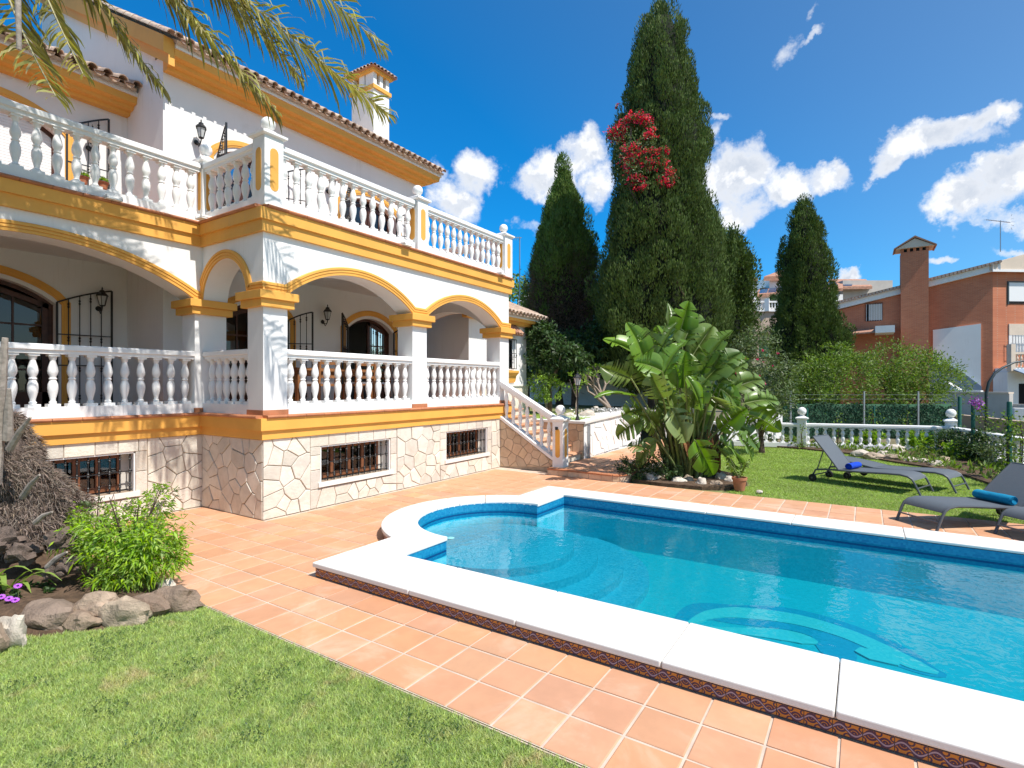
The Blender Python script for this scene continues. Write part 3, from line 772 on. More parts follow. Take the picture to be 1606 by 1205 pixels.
# --- basement windows: reveal, frame, panes, sill, grille
def basement_window(a, c, y, n):
    w = vp('basement_window', MB().box(a, a + .02, y + .001, y + .3, WZ0, WZ1).box(c - .02, c, y + .001, y + .3, WZ0, WZ1).box(a, c, y + .001, y + .3, WZ1 - .02, WZ1), 'white_render')
    fr = MB(); yf_ = y + .20
    fr.box(a + .02, c - .02, yf_, yf_ + .05, WZ0 + .02, WZ0 + .09); fr.box(a + .02, c - .02, yf_, yf_ + .05, WZ1 - .09, WZ1 - .02)
    for k in range(5):
        xx = a + .02 + (c - a - .10) * k / 4 * .93; wd = .09 if k in (0, 2, 4) else .06
        fr.box(xx, xx + wd, yf_ - .004, yf_ + .054, WZ0 + .02, WZ1 - .02)
    obj('frame', fr, 'brown_wood', w, world=True)
    obj('pane', MB().box(a + .03, c - .03, yf_ + .02, yf_ + .028, WZ0 + .05, WZ1 - .05), 'window_glass', w)
    obj('curtain', MB().box(c - .12, c - .02, yf_ - .01, yf_ - .002, WZ0 + .02, WZ1 - .02), 'curtain', w)
    s = MB().box(a - .06, c + .05, y - .045, y + .2, WZ0 - .075, WZ0 - .002)
    obj('sill', s, 'coping', w)
    gr = MB(); zt, zb = WZ1 + .01, WZ0 + .0; yg = y + .05
    gr.box(a, c, yg - .005, yg + .005, (zt + zb) / 2 - .004, (zt + zb) / 2 + .012); gr.box(a, c, yg - .005, yg + .005, zb + .02, zb + .032)
    G_ = vp('window_grille', gr, 'iron')
    bm_ = MB(); bm_.tube([(0, 0, 0), (0, 0, .60)], .0105, 6)
    for zz in (.10, .30, .50): bm_.lathe([(.011, -.035), (.021, -.018), (.012, 0), (.021, .018), (.011, .035)], 8, (0, 0, zz))
    me = bm_.mesh('bar', 'iron', 40)
    for k in range(n):
        o = bpy.data.objects.new('bar', me); COL.objects.link(o); o.parent = G_; o.location = (a + .05 + (c - a - .10) * k / (n - 1), yg, zb)
    return w
for (a, c, y) in WIN: basement_window(a, c, y, 12 if a > 4 else 10)

# --- ochre bands, tiled edges, cornices
path = [(-4, YR_), (XC, YR_), (XC, YA), (XR, YA), (XR, YB)]       # offsets to the right-hand side face outwards
def band(name, z0, z1, out, mat, inn=.02, p=path, bw=0): 
    return vp(name, MB().sweep(p, [(inn, z0), (-out, z0), (-out, z1), (inn, z1)]), mat)
band('lower_band', 1.19, 1.325, .045, 'ochre_paint'); band('lower_band', 1.325, 1.505, .085, 'ochre_paint')
band('upper_band', 4.27, 4.44, .06, 'ochre_paint'); band('upper_band', 4.44, 4.61, .10, 'ochre_paint')
# rounded terracotta nosing tiles along both edges
def nosing(p, z, out, step=.33, lim=70):
    n = 0
    for (a, c) in zip(p[:-1], p[1:]):
        a, c = Vector((*a, 0)), Vector((*c, 0)); d = (c - a); L = d.length; d.normalize(); nrm = Vector((d.y, -d.x, 0)); k = max(1, round(L / step)); s = L / k
        for i in range(k):
            m = a + d * (i + .5) * s; q = proj((m.x, m.y, z))
            if q is None or q[0] < -150: continue
            e0 = -s / 2 + .003 - (out if i == 0 and False else 0); e1 = s / 2 - .003
            prof = [(-.10, 0), (out - .015, 0), (out, .012), (out + .006, .024), (out, .038), (out - .015, .048), (-.10, .048)]
            mb = MB(); vs = []
            for e in (e0, e1):
                for o_, h in prof: vs.append(m + d * e + nrm * o_ + Vector((0, 0, z + h)))
            k_ = len(prof); mb.add(vs, [tuple(range(k_)), tuple(reversed(range(k_, 2 * k_)))] + [(j, k_ + j, k_ + (j + 1) % k_, (j + 1) % k_) for j in range(k_)])
            vp('edge_tile', mb, 'terracotta_edge'); n += 1
nosing(path[:4] , 1.502, .115)
nosing(path[:4], 4.612, .135)

# --- piers and their capitals
def pier(x0, x1, y0, y1):
    p = vp('pier', MB().box(x0, x1, y0, y1, 1.548, 3.16), 'white_render')
    sk = MB(); e = .012
    sk.box(x0 - e, x1 + e, y0 - e, y1 + e, 1.552, 1.625); obj('skirting', sk, 'terracotta_edge', p)
    cp = MB(); cp.box(x0 - .075, x1 + .075, y0 - .075, y1 + .075, 3.16, 3.275); cp.box(x0 - .125, x1 + .125, y0 - .125, y1 + .125, 3.275, 3.395)
    c = obj('capital', cp, 'ochre_paint', p); bevel(c, .006, 2); return p
pier(XC, 5.07, YA, 7.84); pier(7.82, 8.23, YA, 7.84); pier(10.86, XR, YA, 7.84); pier(4.55, 5.07, YR_, 9.56); pier(.05, .5, YR_, 9.56)

# --- arched walls: segment arches
def seg(c, hw, zs, rise):
    Rr = (hw * hw + rise * rise) / (2 * rise); zc = zs + rise - Rr; return c, hw, Rr, zc
A1 = seg(6.445, 1.375, 3.40, .49); A2 = seg(9.545, 1.315, 3.40, .46); AL = seg(2.52, 2.03, 3.40, .58); AS = seg(8.48, .64, 3.40, .60)
AE = seg(9.17, 1.33, 3.40, .50)
def zlow(u, arches, z0=3.395):
    for c, hw, Rr, zc in arches:
        if abs(u - c) < hw: return zc + math.sqrt(max(0, Rr * Rr - (u - c) ** 2))
    return z0
def arch_wall(u0, u1, h0, h1, arches, mp, ztop=4.27, z0=3.395):
    us = {u0, u1}
    for c, hw, Rr, zc in arches:
        for i in range(41):
            us.add(round(c - hw * math.cos(PI * i / 40), 5))
        us.add(c - hw - 1e-4); us.add(c + hw + 1e-4)
    us = sorted(u for u in us if u0 - 1e-6 <= u <= u1 + 1e-6); mb = MB()
    for a, b_ in zip(us[:-1], us[1:]):
        if b_ - a < 2e-4 and False: continue
        m = (a + b_) / 2
        inside = any(abs(m - c) < hw for c, hw, _, _ in arches)
        za = zlow(a, arches, z0) if inside else z0; zb = zlow(b_, arches, z0) if inside else z0
        P = [mp(a, h0, za), mp(b_, h0, zb), mp(b_, h0, ztop), mp(a, h0, ztop), mp(a, h1, za), mp(b_, h1, zb), mp(b_, h1, ztop), mp(a, h1, ztop)]
        mb.add(P, [(0, 1, 2, 3), (7, 6, 5, 4), (0, 4, 5, 1)] + ([(0, 3, 7, 4)] if a == us[0] else []) + ([(1, 5, 6, 2)] if b_ == us[-1] else []))
    return mb
vp('arch_wall', arch_wall(XC, XR, YA, YA + .40, [A1, A2], lambda u, h, v: (u, h, v)), 'white_render')
vp('arch_wall', arch_wall(-4, XC + .40, YR_, YR_ + .40, [AL, seg(-1.9, 2.0, 3.40, .58)], lambda u, h, v: (u, h, v)), 'white_render')
vp('arch_wall', arch_wall(YA + .40, YR_, XC, XC + .40, [AS], lambda u, h, v: (h, u, v)), 'white_render')
vp('arch_wall', arch_wall(YA + .40, YB, XR - .40, XR, [AE], lambda u, h, v: (h, u, v)), 'white_render')

# --- ribbed ochre mouldings round the arches
def moulding(arches, u0, u1, mp, zb=3.40, wd=.135):
    """path runs u0 -> u1 along level stretches and over the arches; offset to the left is upwards"""
    pts = [(u0, zb)]
    for c, hw, Rr, zc in arches:
        n = 36; a0 = math.acos(min(1, hw / Rr)) ; th0 = math.atan2(zb - zc, -hw); th1 = math.atan2(zb - zc, hw)
        for i in range(n + 1):
            th = th0 + (th1 - th0) * i / n; pts.append((c + Rr * math.cos(th), zc + Rr * math.sin(th)))
    pts.append((u1, zb))
    q = [pts[0]]
    for p in pts[1:]:
        if math.hypot(p[0] - q[-1][0], p[1] - q[-1][1]) > .004: q.append(p)
    prof = [(0, 0.002), (0, .030), (.034, .030), (.038, .022), (.044, .022), (.048, .036), (.078, .036), (.082, .026), (.088, .026), (.092, .044), (wd - .012, .044), (wd, .036), (wd, .002)]
    return MB().sweep(q, prof, mp)
vp('arch_moulding', moulding([A1, A2], XC - .0, XR, lambda u, v, h: (u, YA - h, v)), 'ochre_paint', smooth=30)
vp('arch_moulding', moulding([AL], .2, XC - .0, lambda u, v, h: (u, YR_ - h, v)), 'ochre_paint', smooth=30)
vp('arch_moulding', moulding([AS], YA - .044, YR_ - .042, lambda u, v, h: (XC - h, u, v)), 'ochre_paint', smooth=30)
vp('arch_moulding', moulding([AE], YA - .044, YB, lambda u, v, h: (XR + h, u, v)), 'ochre_paint', smooth=30)

# --- deck between the storeys, ceilings
dk = MB(); dk.box(XC + .001, XR - .001, YA + .001, YB, 4.27, 4.625); dk.box(-4, XC + .001, YR_ + .001, YL, 4.27, 4.624)
vp('ceiling_slab', dk, 'white_render')
dt = MB(); dt.box(XC, XR, YA, YB, 4.625, 4.66); dt.box(-4, XC, YR_, YL, 4.625, 4.659)
vp('terrace_floor', dt, 'terracotta_edge')

# --- back walls with door openings
def arch_door_opening(c, hw, zs, rise): return seg(c, hw, zs, rise)
DOORS = [ # plane y, centre, half width, floor z, spring z, rise, kind
    (YB, 9.54, .76, 1.548, 3.36, .32), (YB, 6.45, .70, 1.548, 3.36, .32), (YL, 2.55, 1.03, 1.548, 3.42, .38),
    (YB, 6.25, .62, 4.66, 6.42, .28), (YB, 9.55, .85, 4.66, 6.42, .28), (YB, 7.05, .01, 4.66, 6.42, .001), (YL, 2.75, .88, 4.66, 6.42, .30)]
DOORS = [d for d in DOORS if d[2] > .1]
def back_wall(x0, x1, y, t, z0, z1, doors):
    mb = MB(); us = [x0]; doors = sorted(doors)
    for (c, hw, zf, zs, rise) in doors: us += [c - hw, c + hw]
    us.append(x1)
    for i in range(0, len(us), 2): mb.box(us[i], us[i + 1], y, y + t, z0, z1)
    for (c, hw, zf, zs, rise) in doors:
        s_ = seg(c, hw, zs, rise); n = 20
        for i in range(n):
            a, b_ = c - hw + 2 * hw * i / n, c - hw + 2 * hw * (i + 1) / n
            za, zb = zlow(a + 1e-5, [s_], zs), zlow(b_ - 1e-5, [s_], zs)
            P = [(a, y, za), (b_, y, zb), (b_, y, z1), (a, y, z1), (a, y + t, za), (b_, y + t, zb), (b_, y + t, z1), (a, y + t, z1)]
            mb.add(P, [(0, 1, 2, 3), (7, 6, 5, 4), (0, 4, 5, 1)])
    return mb
dd = lambda y, f: [d[1:] for d in DOORS if d[0] == y and abs(d[3] - f) < .1]
vp('wall', back_wall(XC, XR, YB, .30, 1.5, 4.30, dd(YB, 1.548)), 'white_render')
vp('wall', back_wall(XC, XR, YB, .30, 4.60, 7.90, dd(YB, 4.66)), 'white_render')
vp('wall', back_wall(-4, XC, YL, .30, 1.5, 4.30, dd(YL, 1.548)), 'white_render')
vp('wall', back_wall(-4, XC, YL, .30, 4.60, 7.62, dd(YL, 4.66)), 'white_render')
# wall facing left between the two blocks, rising into the gable; and the far end wall
PIT = .56
gw = MB(); zr = lambda y: 7.93 + PIT * (y - 10.0)
gw.prism([(YB + .30, 1.5), (16.5, 1.5), (16.5, zr(16.5) - .10), (YB + .30, zr(YB) - .02)], 0, .30, lambda u, v, h: (XC + h, u, v))
vp('gable_wall', gw, 'white_render')
gw2 = MB(); gw2.prism([(YB + .30, 0), (16.5, 0), (16.5, zr(16.5) - .10), (YB + .001, zr(YB) - .10)], 0, .30, lambda u, v, h: (XR - .001 - h, u, v)); vp('gable_wall', gw2, 'white_render')
vp('wall', MB().box(-4, XR, 16.5, 16.8, 0, 7.5).box(-4.2, -4, YR_, 16.8, 0, 7.4), 'white_render')
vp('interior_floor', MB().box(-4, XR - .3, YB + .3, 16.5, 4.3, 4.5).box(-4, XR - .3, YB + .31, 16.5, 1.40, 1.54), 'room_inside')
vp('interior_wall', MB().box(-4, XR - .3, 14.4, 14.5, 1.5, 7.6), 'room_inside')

# --- eaves cornices
def eaves(x0, x1, y, zb, ret_left, ret_right):
    pr = [(-.001, zb), (.14, zb), (.16, zb + .06), (.28, zb + .07), (.30, zb + .13), (.42, zb + .15), (.44, zb + .27), (-.001, zb + .27)]
    p = [(x1, y), (x0, y)]
    if ret_right: p = [(x1, y + 6), (x1, y)] + p[1:]
    prof = [(o_, h) for o_, h in pr]
    # path runs right to left so that left-hand offsets face the garden
    return MB().sweep(p, prof), p, zb
e1, p1, z1_ = eaves(XC, XR, YB, 7.60, False, True)
vp('eaves_cornice', e1, 'ochre_paint')
vp('eaves_soffit', MB().sweep(p1, [(-.001, 7.871), (.47, 7.871), (.47, 7.945), (-.001, 7.945)]), 'white_render')
e2, p2, z2_ = eaves(-4, XC - .002, YL, 7.16, False, False)
vp('eaves_cornice', e2, 'ochre_paint')
vp('eaves_soffit', MB().sweep(p2, [(-.001, 7.431), (.47, 7.431), (.47, 7.505), (-.001, 7.505)]), 'white_render')
# raking moulding on the gable
rk = MB()
d_ = Vector((0, 1, PIT)).normalized()
for (o_, z0_, z1_) in ((.10, -.42, -.24), (.18, -.24, .045)):
    ya, yb = YB - .42, 16.6
    rk.add([(XC - o_, ya, zr(ya) + z0_), (XC + .0, ya, zr(ya) + z0_), (XC + .0, ya, zr(ya) + z1_), (XC - o_, ya, zr(ya) + z1_),
            (XC - o_, yb, zr(yb) + z0_), (XC + .0, yb, zr(yb) + z0_), (XC + .0, yb, zr(yb) + z1_), (XC - o_, yb, zr(yb) + z1_)],
           [(0, 1, 2, 3), (4, 7, 6, 5), (0, 3, 7, 4), (0, 4, 5, 1), (3, 2, 6, 7), (1, 5, 6, 2)])
vp('rake_moulding', rk, 'ochre_paint')

# --- barrel tiled roofs
def half_pipe(mb, o, dr, side, up, L, r, up_side=True, n=8, th=.014):
    """o start point, dr running direction, arch opening down (cover) or up (pan)"""
    o, dr, side, up = Vector(o), Vector(dr), Vector(side), Vector(up); s = 1 if up_side else -1
    vs = []
    for e, k in ((0, 1.0), (L, .86)):
        for rr in (r * k, r * k - th):
            for j in range(n + 1):
                a = PI * j / n; vs.append(o + dr * e + side * math.cos(a) * rr + up * (math.sin(a) * rr * s))
    m = n + 1; fs = []
    for j in range(n):
        fs += [(j, j + 1, 2 * m + j + 1, 2 * m + j), (m + j + 1, m + j, 3 * m + j, 3 * m + j + 1), (j + 1, j, m + j, m + j + 1), (2 * m + j, 2 * m + j + 1, 3 * m + j + 1, 3 * m + j)]
    fs += [(0, 2 * m, 3 * m, m), (n, m + n, 3 * m + n, 2 * m + n)]
    mb.add(vs, fs)
def tiled_roof(parent, o, u, v, wid, run, mat='roof_tile', sp=.20, parts=True, first=1, loc=None):
    """o: eave corner, u: along the eave, v: up the slope (unit vectors)"""
    o, u, v = Vector(o), Vector(u).normalized(), Vector(v).normalized(); up = u.cross(v).normalized()
    if up.z < 0: up = -up
    n = int(wid / sp); rows = int(run / .38) + 1; body = MB(); r = sp * .36
    body_slab = MB(); 
    b0, b1, b2, b3 = o + v * .06, o + u * wid + v * .06, o + u * wid + v * run, o + v * run
    body_slab.add([b0, b1, b2, b3, b0 - up * .06, b1 - up * .06, b2 - up * .06, b3 - up * .06], [(0, 1, 2, 3), (7, 6, 5, 4), (0, 4, 5, 1), (1, 5, 6, 2), (2, 6, 7, 3), (3, 7, 4, 0)])
    rf = obj('roof', body_slab, mat, parent)
    cov = MB(); half_pipe(cov, (0, 0, 0), v, u, up, .44, r); cme = cov.mesh('roof_tile', mat, 40)
    pan = MB(); half_pipe(pan, (0, 0, 0), v, u, up, .44, r, False); pme = pan.mesh('roof_tile', mat, 40)
    for i in range(n + 1):
        for k in range(rows):
            q = o + u * (i * sp) + v * (k * .38) + up * (.055 + R.uniform(-.006, .006)) + u * R.uniform(-.006, .006); q2 = o + u * ((i + .5) * sp) + v * (k * .38 + .03) + up * (.052 + R.uniform(-.004, .004))
            if k < first and parts:
                for me, qq in ((cme, q), (pme, q2)):
                    if me is pme and i == n: continue
                    oo = bpy.data.objects.new('roof_tile', me); COL.objects.link(oo); oo.parent = rf; oo.location = qq
            else:
                half_pipe(body, q, v, u, up, .44, r, True, 6); 
                if i < n: half_pipe(body, q2, v, u, up, .44, r, False, 5)
    if body.v: obj('tile_rows', body, mat, rf, smooth=40, kind='stuff')
    return rf
sl = Vector((0, 1, PIT)).normalized()
tiled_roof(villa, (XC - .02, YB - .60, 7.945), (1, 0, 0), sl, XR + .50 - XC, 7.0)
tiled_roof(villa, (.6, YL - .62, 7.51), (1, 0, 0), Vector((0, 1, .42)).normalized(), XC - .66, 4.0, sp=.235)
# rake tiles along the gable
rt_ = MB(); rkm = MB(); half_pipe(rkm, (0, 0, 0), sl, (1, 0, 0), Vector((1, 0, 0)).cross(sl), .44, .085); rme = rkm.mesh('rake_tile', 'roof_tile', 40)
for k in range(15):
    o = bpy.data.objects.new('rake_tile', rme); COL.objects.link(o); o.parent = villa
    o.location = Vector((XC - .13, YB - .60, 7.985)) + sl * (.38 * k) - villa.location

# --- chimney
ch = MB(); cx0, cx1, cy0, cy1 = 10.53, 11.12, 11.5, 12.4
ch.box(cx0, cx1, cy0, cy1, 8.2, 10.48); chm = vp('chimney', ch, 'white_render')
c2 = MB(); c2.box(cx0 - .05, cx1 + .05, cy0 - .05, cy1 + .05, 10.32, 10.42); obj('chimney_band', c2, 'ochre_paint', chm)
c3 = MB()
for xx in (cx0, (cx0 + cx1) / 2 - .06, cx1 - .12):
    c3.box(xx, xx + .12, cy0, cy0 + .1, 10.48, 10.78); c3.box(xx, xx + .12, cy1 - .1, cy1, 10.48, 10.78)
for yy_ in (cy0 + .1, (cy0 + cy1) / 2 - .08): c3.box(cx0, cx0 + .1, yy_, yy_ + .22, 10.48, 10.78); c3.box(cx1 - .1, cx1, yy_, yy_ + .22, 10.48, 10.78)
c3.box(cx0 + .1, cx1 - .1, cy0 + .1, cy1 - .1, 10.48, 10.52)
obj('chimney_vent', c3, 'white_render', chm)
c4 = MB(); c4.box(cx0 - .08, cx1 + .08, cy0 - .08, cy1 + .08, 10.78, 10.86); obj('chimney_cornice', c4, 'ochre_paint', chm)
c5 = MB(); mx, my = (cx0 + cx1) / 2, (cy0 + cy1) / 2
hx, hy = (cx1 - cx0) / 2 + .17, (cy1 - cy0) / 2 + .17
c5.add([(mx - hx, my - hy, 10.86), (mx + hx, my - hy, 10.86), (mx + hx, my + hy, 10.86), (mx - hx, my + hy, 10.86), (mx, my - .2, 11.16), (mx, my + .2, 11.16)], [(0, 1, 4), (1, 2, 5, 4), (2, 3, 5), (3, 0, 4, 5), (3, 2, 1, 0)])
obj('chimney_roof', c5, 'roof_tile_red', chm)
c6 = MB()
for k in range(7):
    t = -hx + 2 * hx * (k + .5) / 7; q = Vector((mx + t, my - hy, 10.87)); top = Vector((mx + t * .1, my - .2, 11.15)); half_pipe(c6, q, (top - q).normalized(), (1, 0, 0), Vector((1, 0, 0)).cross((top - q).normalized()), (top - q).length, .055, True, 6)
for k in range(9):
    t = -hy + 2 * hy * (k + .5) / 9; q = Vector((mx - hx, my + t, 10.87)); top = Vector((mx, my + t * .25, 11.15)); dq = (top - q).normalized(); s_ = Vector((0, 1, 0)); half_pipe(c6, q, dq, s_, dq.cross(s_) * (1 if dq.cross(s_).z > 0 else -1), (top - q).length, .055, True, 6)
obj('chimney_tiles', c6, 'roof_tile', chm, kind='stuff')
# ================================================================== balustrades, doors, lanterns, stairs, wing
BPROF = [(.050, 0), (.050, .035), (.038, .045), (.044, .065), (.030, .085), (.034, .12), (.054, .20), (.060, .26), (.056, .31), (.040, .355), (.034, .37), (.046, .378), (.046, .392), (.034, .40),
         (.038, .415), (.056, .455), (.060, .49), (.052, .545), (.036, .605), (.030, .635), (.040, .65), (.042, .672), (.048, .68), (.048, .72)]
def baluster_mesh(h=.72, k=1.0, name='baluster', mat='white_paint', n=16, blocks=True):
    mb = MB(); mb.lathe([(r * k, z * h / .72) for r, z in BPROF], n)
    if blocks: mb.box(-.068 * k, .068 * k, -.068 * k, .068 * k, -.004, .042); mb.box(-.060 * k, .060 * k, -.060 * k, .060 * k, h - .030, h + .002)
    return mb.mesh(name, mat, 35)
BAL = baluster_mesh(.72); BALU = baluster_mesh(.70)
def rail_prof(w, z0, z1):
    m = z0 + (z1 - z0) * .42
    return [(-w * .36, z0), (-w * .36, m - .012), (-w * .5, m), (-w * .5, z1 - .015), (-w * .5 + .02, z1), (w * .5 - .02, z1), (w * .5, z1 - .015), (w * .5, m), (w * .36, m - .012), (w * .36, z0)]
def balustrade(a, b_, zp0, zp1, zr0, zr1, n, me, parent=None, wp=.19, wr=.21, name='balustrade', mat='white_paint', extra=0.0, rz0=None):
    """a plinth, n balusters and a moulded rail between two points"""
    a, b_ = Vector(a), Vector(b_); d = (b_ - a); L = d.length; d.normalize()
    mb = MB(); mb.sweep([tuple(a), tuple(b_)], [(-wp / 2, zp0), (-wp / 2, zp1), (wp / 2, zp1), (wp / 2, zp0)])
    o = obj(name, mb, mat, parent)
    r = obj('rail', MB().sweep([tuple(a), tuple(b_)], rail_prof(wr, zr0, zr1)), mat, o, world=parent is None)
    ang = math.atan2(d.y, d.x); base = Vector((0, 0, 0))
    for i in range(n):
        p = a + d * (L * (i + .5) / n); c = bpy.data.objects.new('baluster', me); COL.objects.link(c); c.parent = o; c.location = (p.x, p.y, zp1); c.rotation_euler = (0, 0, ang)
    return o
yb = YA + .10
balustrade((5.07, yb), (7.82, yb), 1.55, 1.70, 2.42, 2.55, 12, BAL, villa)
balustrade((8.23, yb), (10.86, yb), 1.55, 1.70, 2.42, 2.55, 12, BAL, villa)
balustrade((.5, YR_ + .10), (4.55, YR_ + .10), 1.55, 1.70, 2.42, 2.55, 19, BAL, villa)
balustrade((XC + .10, 9.14), (XC + .10, 7.84), 1.55, 1.70, 2.42, 2.55, 6, BAL, villa)
# small drain holes' dark spouts in the plinth
dr = MB()
for xx in (5.12, 6.35, 7.6, 8.9, 10.3): dr.lathe([(.016, -.02), (.016, .01)], 8, (xx, 0, 0))
# upper terrace
yu = YA + .06
balustrade((4.93, yu), (7.86, yu), 4.66, 4.80, 5.50, 5.64, 13, BALU, villa)
balustrade((8.20, yu), (10.98, yu), 4.66, 4.80, 5.50, 5.64, 13, BALU, villa)
balustrade((XC + .08, YR_ - .04), (XC + .08, YA + .24), 4.66, 4.80, 5.50, 5.64, 6, BALU, villa)
balustrade((-3.2, YR_ + .06), (4.62, YR_ + .06), 4.66, 4.80, 5.50, 5.64, 36, BALU, villa)
balustrade((11.18, YA + .3), (11.18, YB - .02), 4.66, 4.80, 5.50, 5.64, 13, BALU, villa)
def ball_post(x, y, z0, zt, w, parent, panel=True, sides=((0, -1), (-1, 0)), mat='white_paint', ball=.105, name='post'):
    mb = MB(); mb.box(x - w / 2, x + w / 2, y - w / 2, y + w / 2, z0, zt)
    o = obj(name, mb, mat, parent); bevel(o, .006)
    W_ = parent is None
    cp = MB(); q = w / 2
    pr = [(q + .012, 0), (q + .045, .02), (q + .045, .055), (q * .55, .115), (q * .45, .13)]
    b0 = len(cp.v)
    for r, z in pr:
        for sx, sy in ((-1, -1), (1, -1), (1, 1), (-1, 1)): cp.v.append((x + sx * r, y + sy * r, zt + z))
    for i in range(len(pr) - 1):
        for j in range(4): cp.f.append((i * 4 + j, i * 4 + (j + 1) % 4, (i + 1) * 4 + (j + 1) % 4, (i + 1) * 4 + j))
    cp.f.append((3, 2, 1, 0)); k = (len(pr) - 1) * 4; cp.f.append((k, k + 1, k + 2, k + 3))
    obj('cap', cp, mat, o, world=W_)
    sb = MB(); n = 14; prof = [(.045, 0), (.038, .02)] + [(ball * math.sin(PI * (i + 2) / n), .02 + ball * (1 - math.cos(PI * (i + 2) / n)) - .012) for i in range(n - 2)] + [(.004, .02 + 2 * ball - .014)]
    sb.lathe(prof, 20, (x, y, zt + .125)); obj('finial_ball', sb, mat, o, smooth=50, world=W_)
    if panel:
        for sx, sy in sides:
            pw = w * .22; h0, h1 = z0 + (zt - z0) * .22, zt - (zt - z0) * .16
            poly = [(-pw, h0 + pw), *[(-pw * math.cos(PI * i / 6), h0 + pw - pw * math.sin(PI * i / 6)) for i in range(1, 6)], (pw, h0 + pw), (pw, h1 - pw), *[(pw * math.cos(PI * i / 6), h1 - pw + pw * math.sin(PI * i / 6)) for i in range(1, 6)], (-pw, h1 - pw)]
            if sx == 0: mp = lambda u, v, h: (x + u, y + sy * (w / 2 + h), v)
            else: mp = lambda u, v, h: (x + sx * (w / 2 + h), y + u, v)
            obj('inset_panel', MB().prism(poly, .0, .004, mp), 'ochre_paint', o, world=W_)
    return o
ball_post(4.80, YA + .08, 4.66, 5.69, .31, villa); ball_post(8.03, YA + .06, 4.66, 5.66, .30, villa); ball_post(11.14, YA + .08, 4.66, 5.66, .32, villa)
ball_post(4.745, YR_ + .04, 4.66, 5.68, .20, villa, ball=.10)
# spouts under the upper rail
for (xx, yy_) in ((3.35, YR_ - .135), (7.50, YA - .135), (10.72, YA - .135)):
    sp = MB(); sp.box(xx - .10, xx + .10, yy_ - .08, yy_ + .16, 4.645, 4.668); sp.box(xx - .10, xx - .08, yy_ - .08, yy_ + .10, 4.66, 4.70); sp.box(xx + .08, xx + .10, yy_ - .08, yy_ + .10, 4.66, 4.70); vp('water_spout', sp, 'white_paint')
vp('water_spout', MB().box(XC - .22, XC + .02, 8.75, 8.95, 4.645, 4.668).box(XC - .22, XC + .0, 8.75, 8.77, 4.66, 4.70).box(XC - .22, XC + .0, 8.93, 8.95, 4.66, 4.70), 'white_paint')

# --- doors
def arched_door(y, c, hw, zf, zs, rise, kind):
    s_ = seg(c, hw, zs, rise); Rr, zc = s_[2], s_[3]
    # ochre surround
    def archpts(r_off, n=20):
        th0 = math.atan2(zs - zc, -hw); th1 = math.atan2(zs - zc, hw)
        return [(c + (Rr + r_off) * math.cos(th0 + (th1 - th0) * i / n), zc + (Rr + r_off) * math.sin(th0 + (th1 - th0) * i / n)) for i in range(n + 1)]
    g0 = .07; pts = [(c - hw - g0, zf)] + [(c - hw - g0, zs)] + [p for p in archpts(g0)][1:-1] + [(c + hw + g0, zs), (c + hw + g0, zf)]
    # leftwards offset of a path going up the left jamb, over and down: outwards
    sr = MB().sweep(pts, [(0, 0), (0, .02), (.03, .02), (.034, .03), (.085, .03), (.09, .022), (.13, .022), (.13, 0)], lambda u, v, h: (u, y - h, v))
    D_ = vp('door_surround', sr, 'ochre_paint')
    # wooden frame following the arch, set back in the reveal
    yf_ = y + .16
    fpts = [(c - hw, zf), (c - hw, zs)] + archpts(0)[1:-1] + [(c + hw, zs), (c + hw, zf)]
    fr = MB().sweep(fpts, [(-.07, 0), (-.07, .06), (0, .06), (0, 0)], lambda u, v, h: (u, yf_ + h, v))
    return D_, fr, yf_, s_, archpts
def wood_leaf(x0, x1, z0, zt0, zt1, rows=4, cols=2, y=0, th=.045, fw=.09):
    """one glazed leaf; its top slopes from zt0 to zt1"""
    f = MB(); zt = lambda x: zt0 + (zt1 - zt0) * (x - x0) / (x1 - x0)
    f.box(x0, x0 + fw, y, y + th, z0, zt(x0) - .01); f.box(x1 - fw, x1, y, y + th, z0, zt(x1) - .01); f.box(x0, x1, y, y + th, z0, z0 + .32)
    f.add([(x0, y, zt0 - fw), (x1, y, zt1 - fw), (x1, y, zt1), (x0, y, zt0), (x0, y + th, zt0 - fw), (x1, y + th, zt1 - fw), (x1, y + th, zt1), (x0, y + th, zt0)], [(0, 1, 2, 3), (7, 6, 5, 4), (0, 4, 5, 1), (3, 2, 6, 7)])
    for k in range(1, cols): xx = x0 + (x1 - x0) * k / cols; f.box(xx - .015, xx + .015, y + .008, y + th - .008, z0 + .3, zt(xx) - .02)
    for k in range(1, rows): zz = z0 + .32 + (min(zt0, zt1) - z0 - .32) * k / rows; f.box(x0, x1, y + .01, y + th - .01, zz - .015, zz + .015)
    gp = MB(); gp.add([(x0 + .02, y + th / 2, z0 + .1), (x1 - .02, y + th / 2, z0 + .1), (x1 - .02, y + th / 2, zt1 - .03), (x0 + .02, y + th / 2, zt0 - .03)], [(0, 1, 2, 3)])
    return f, gp
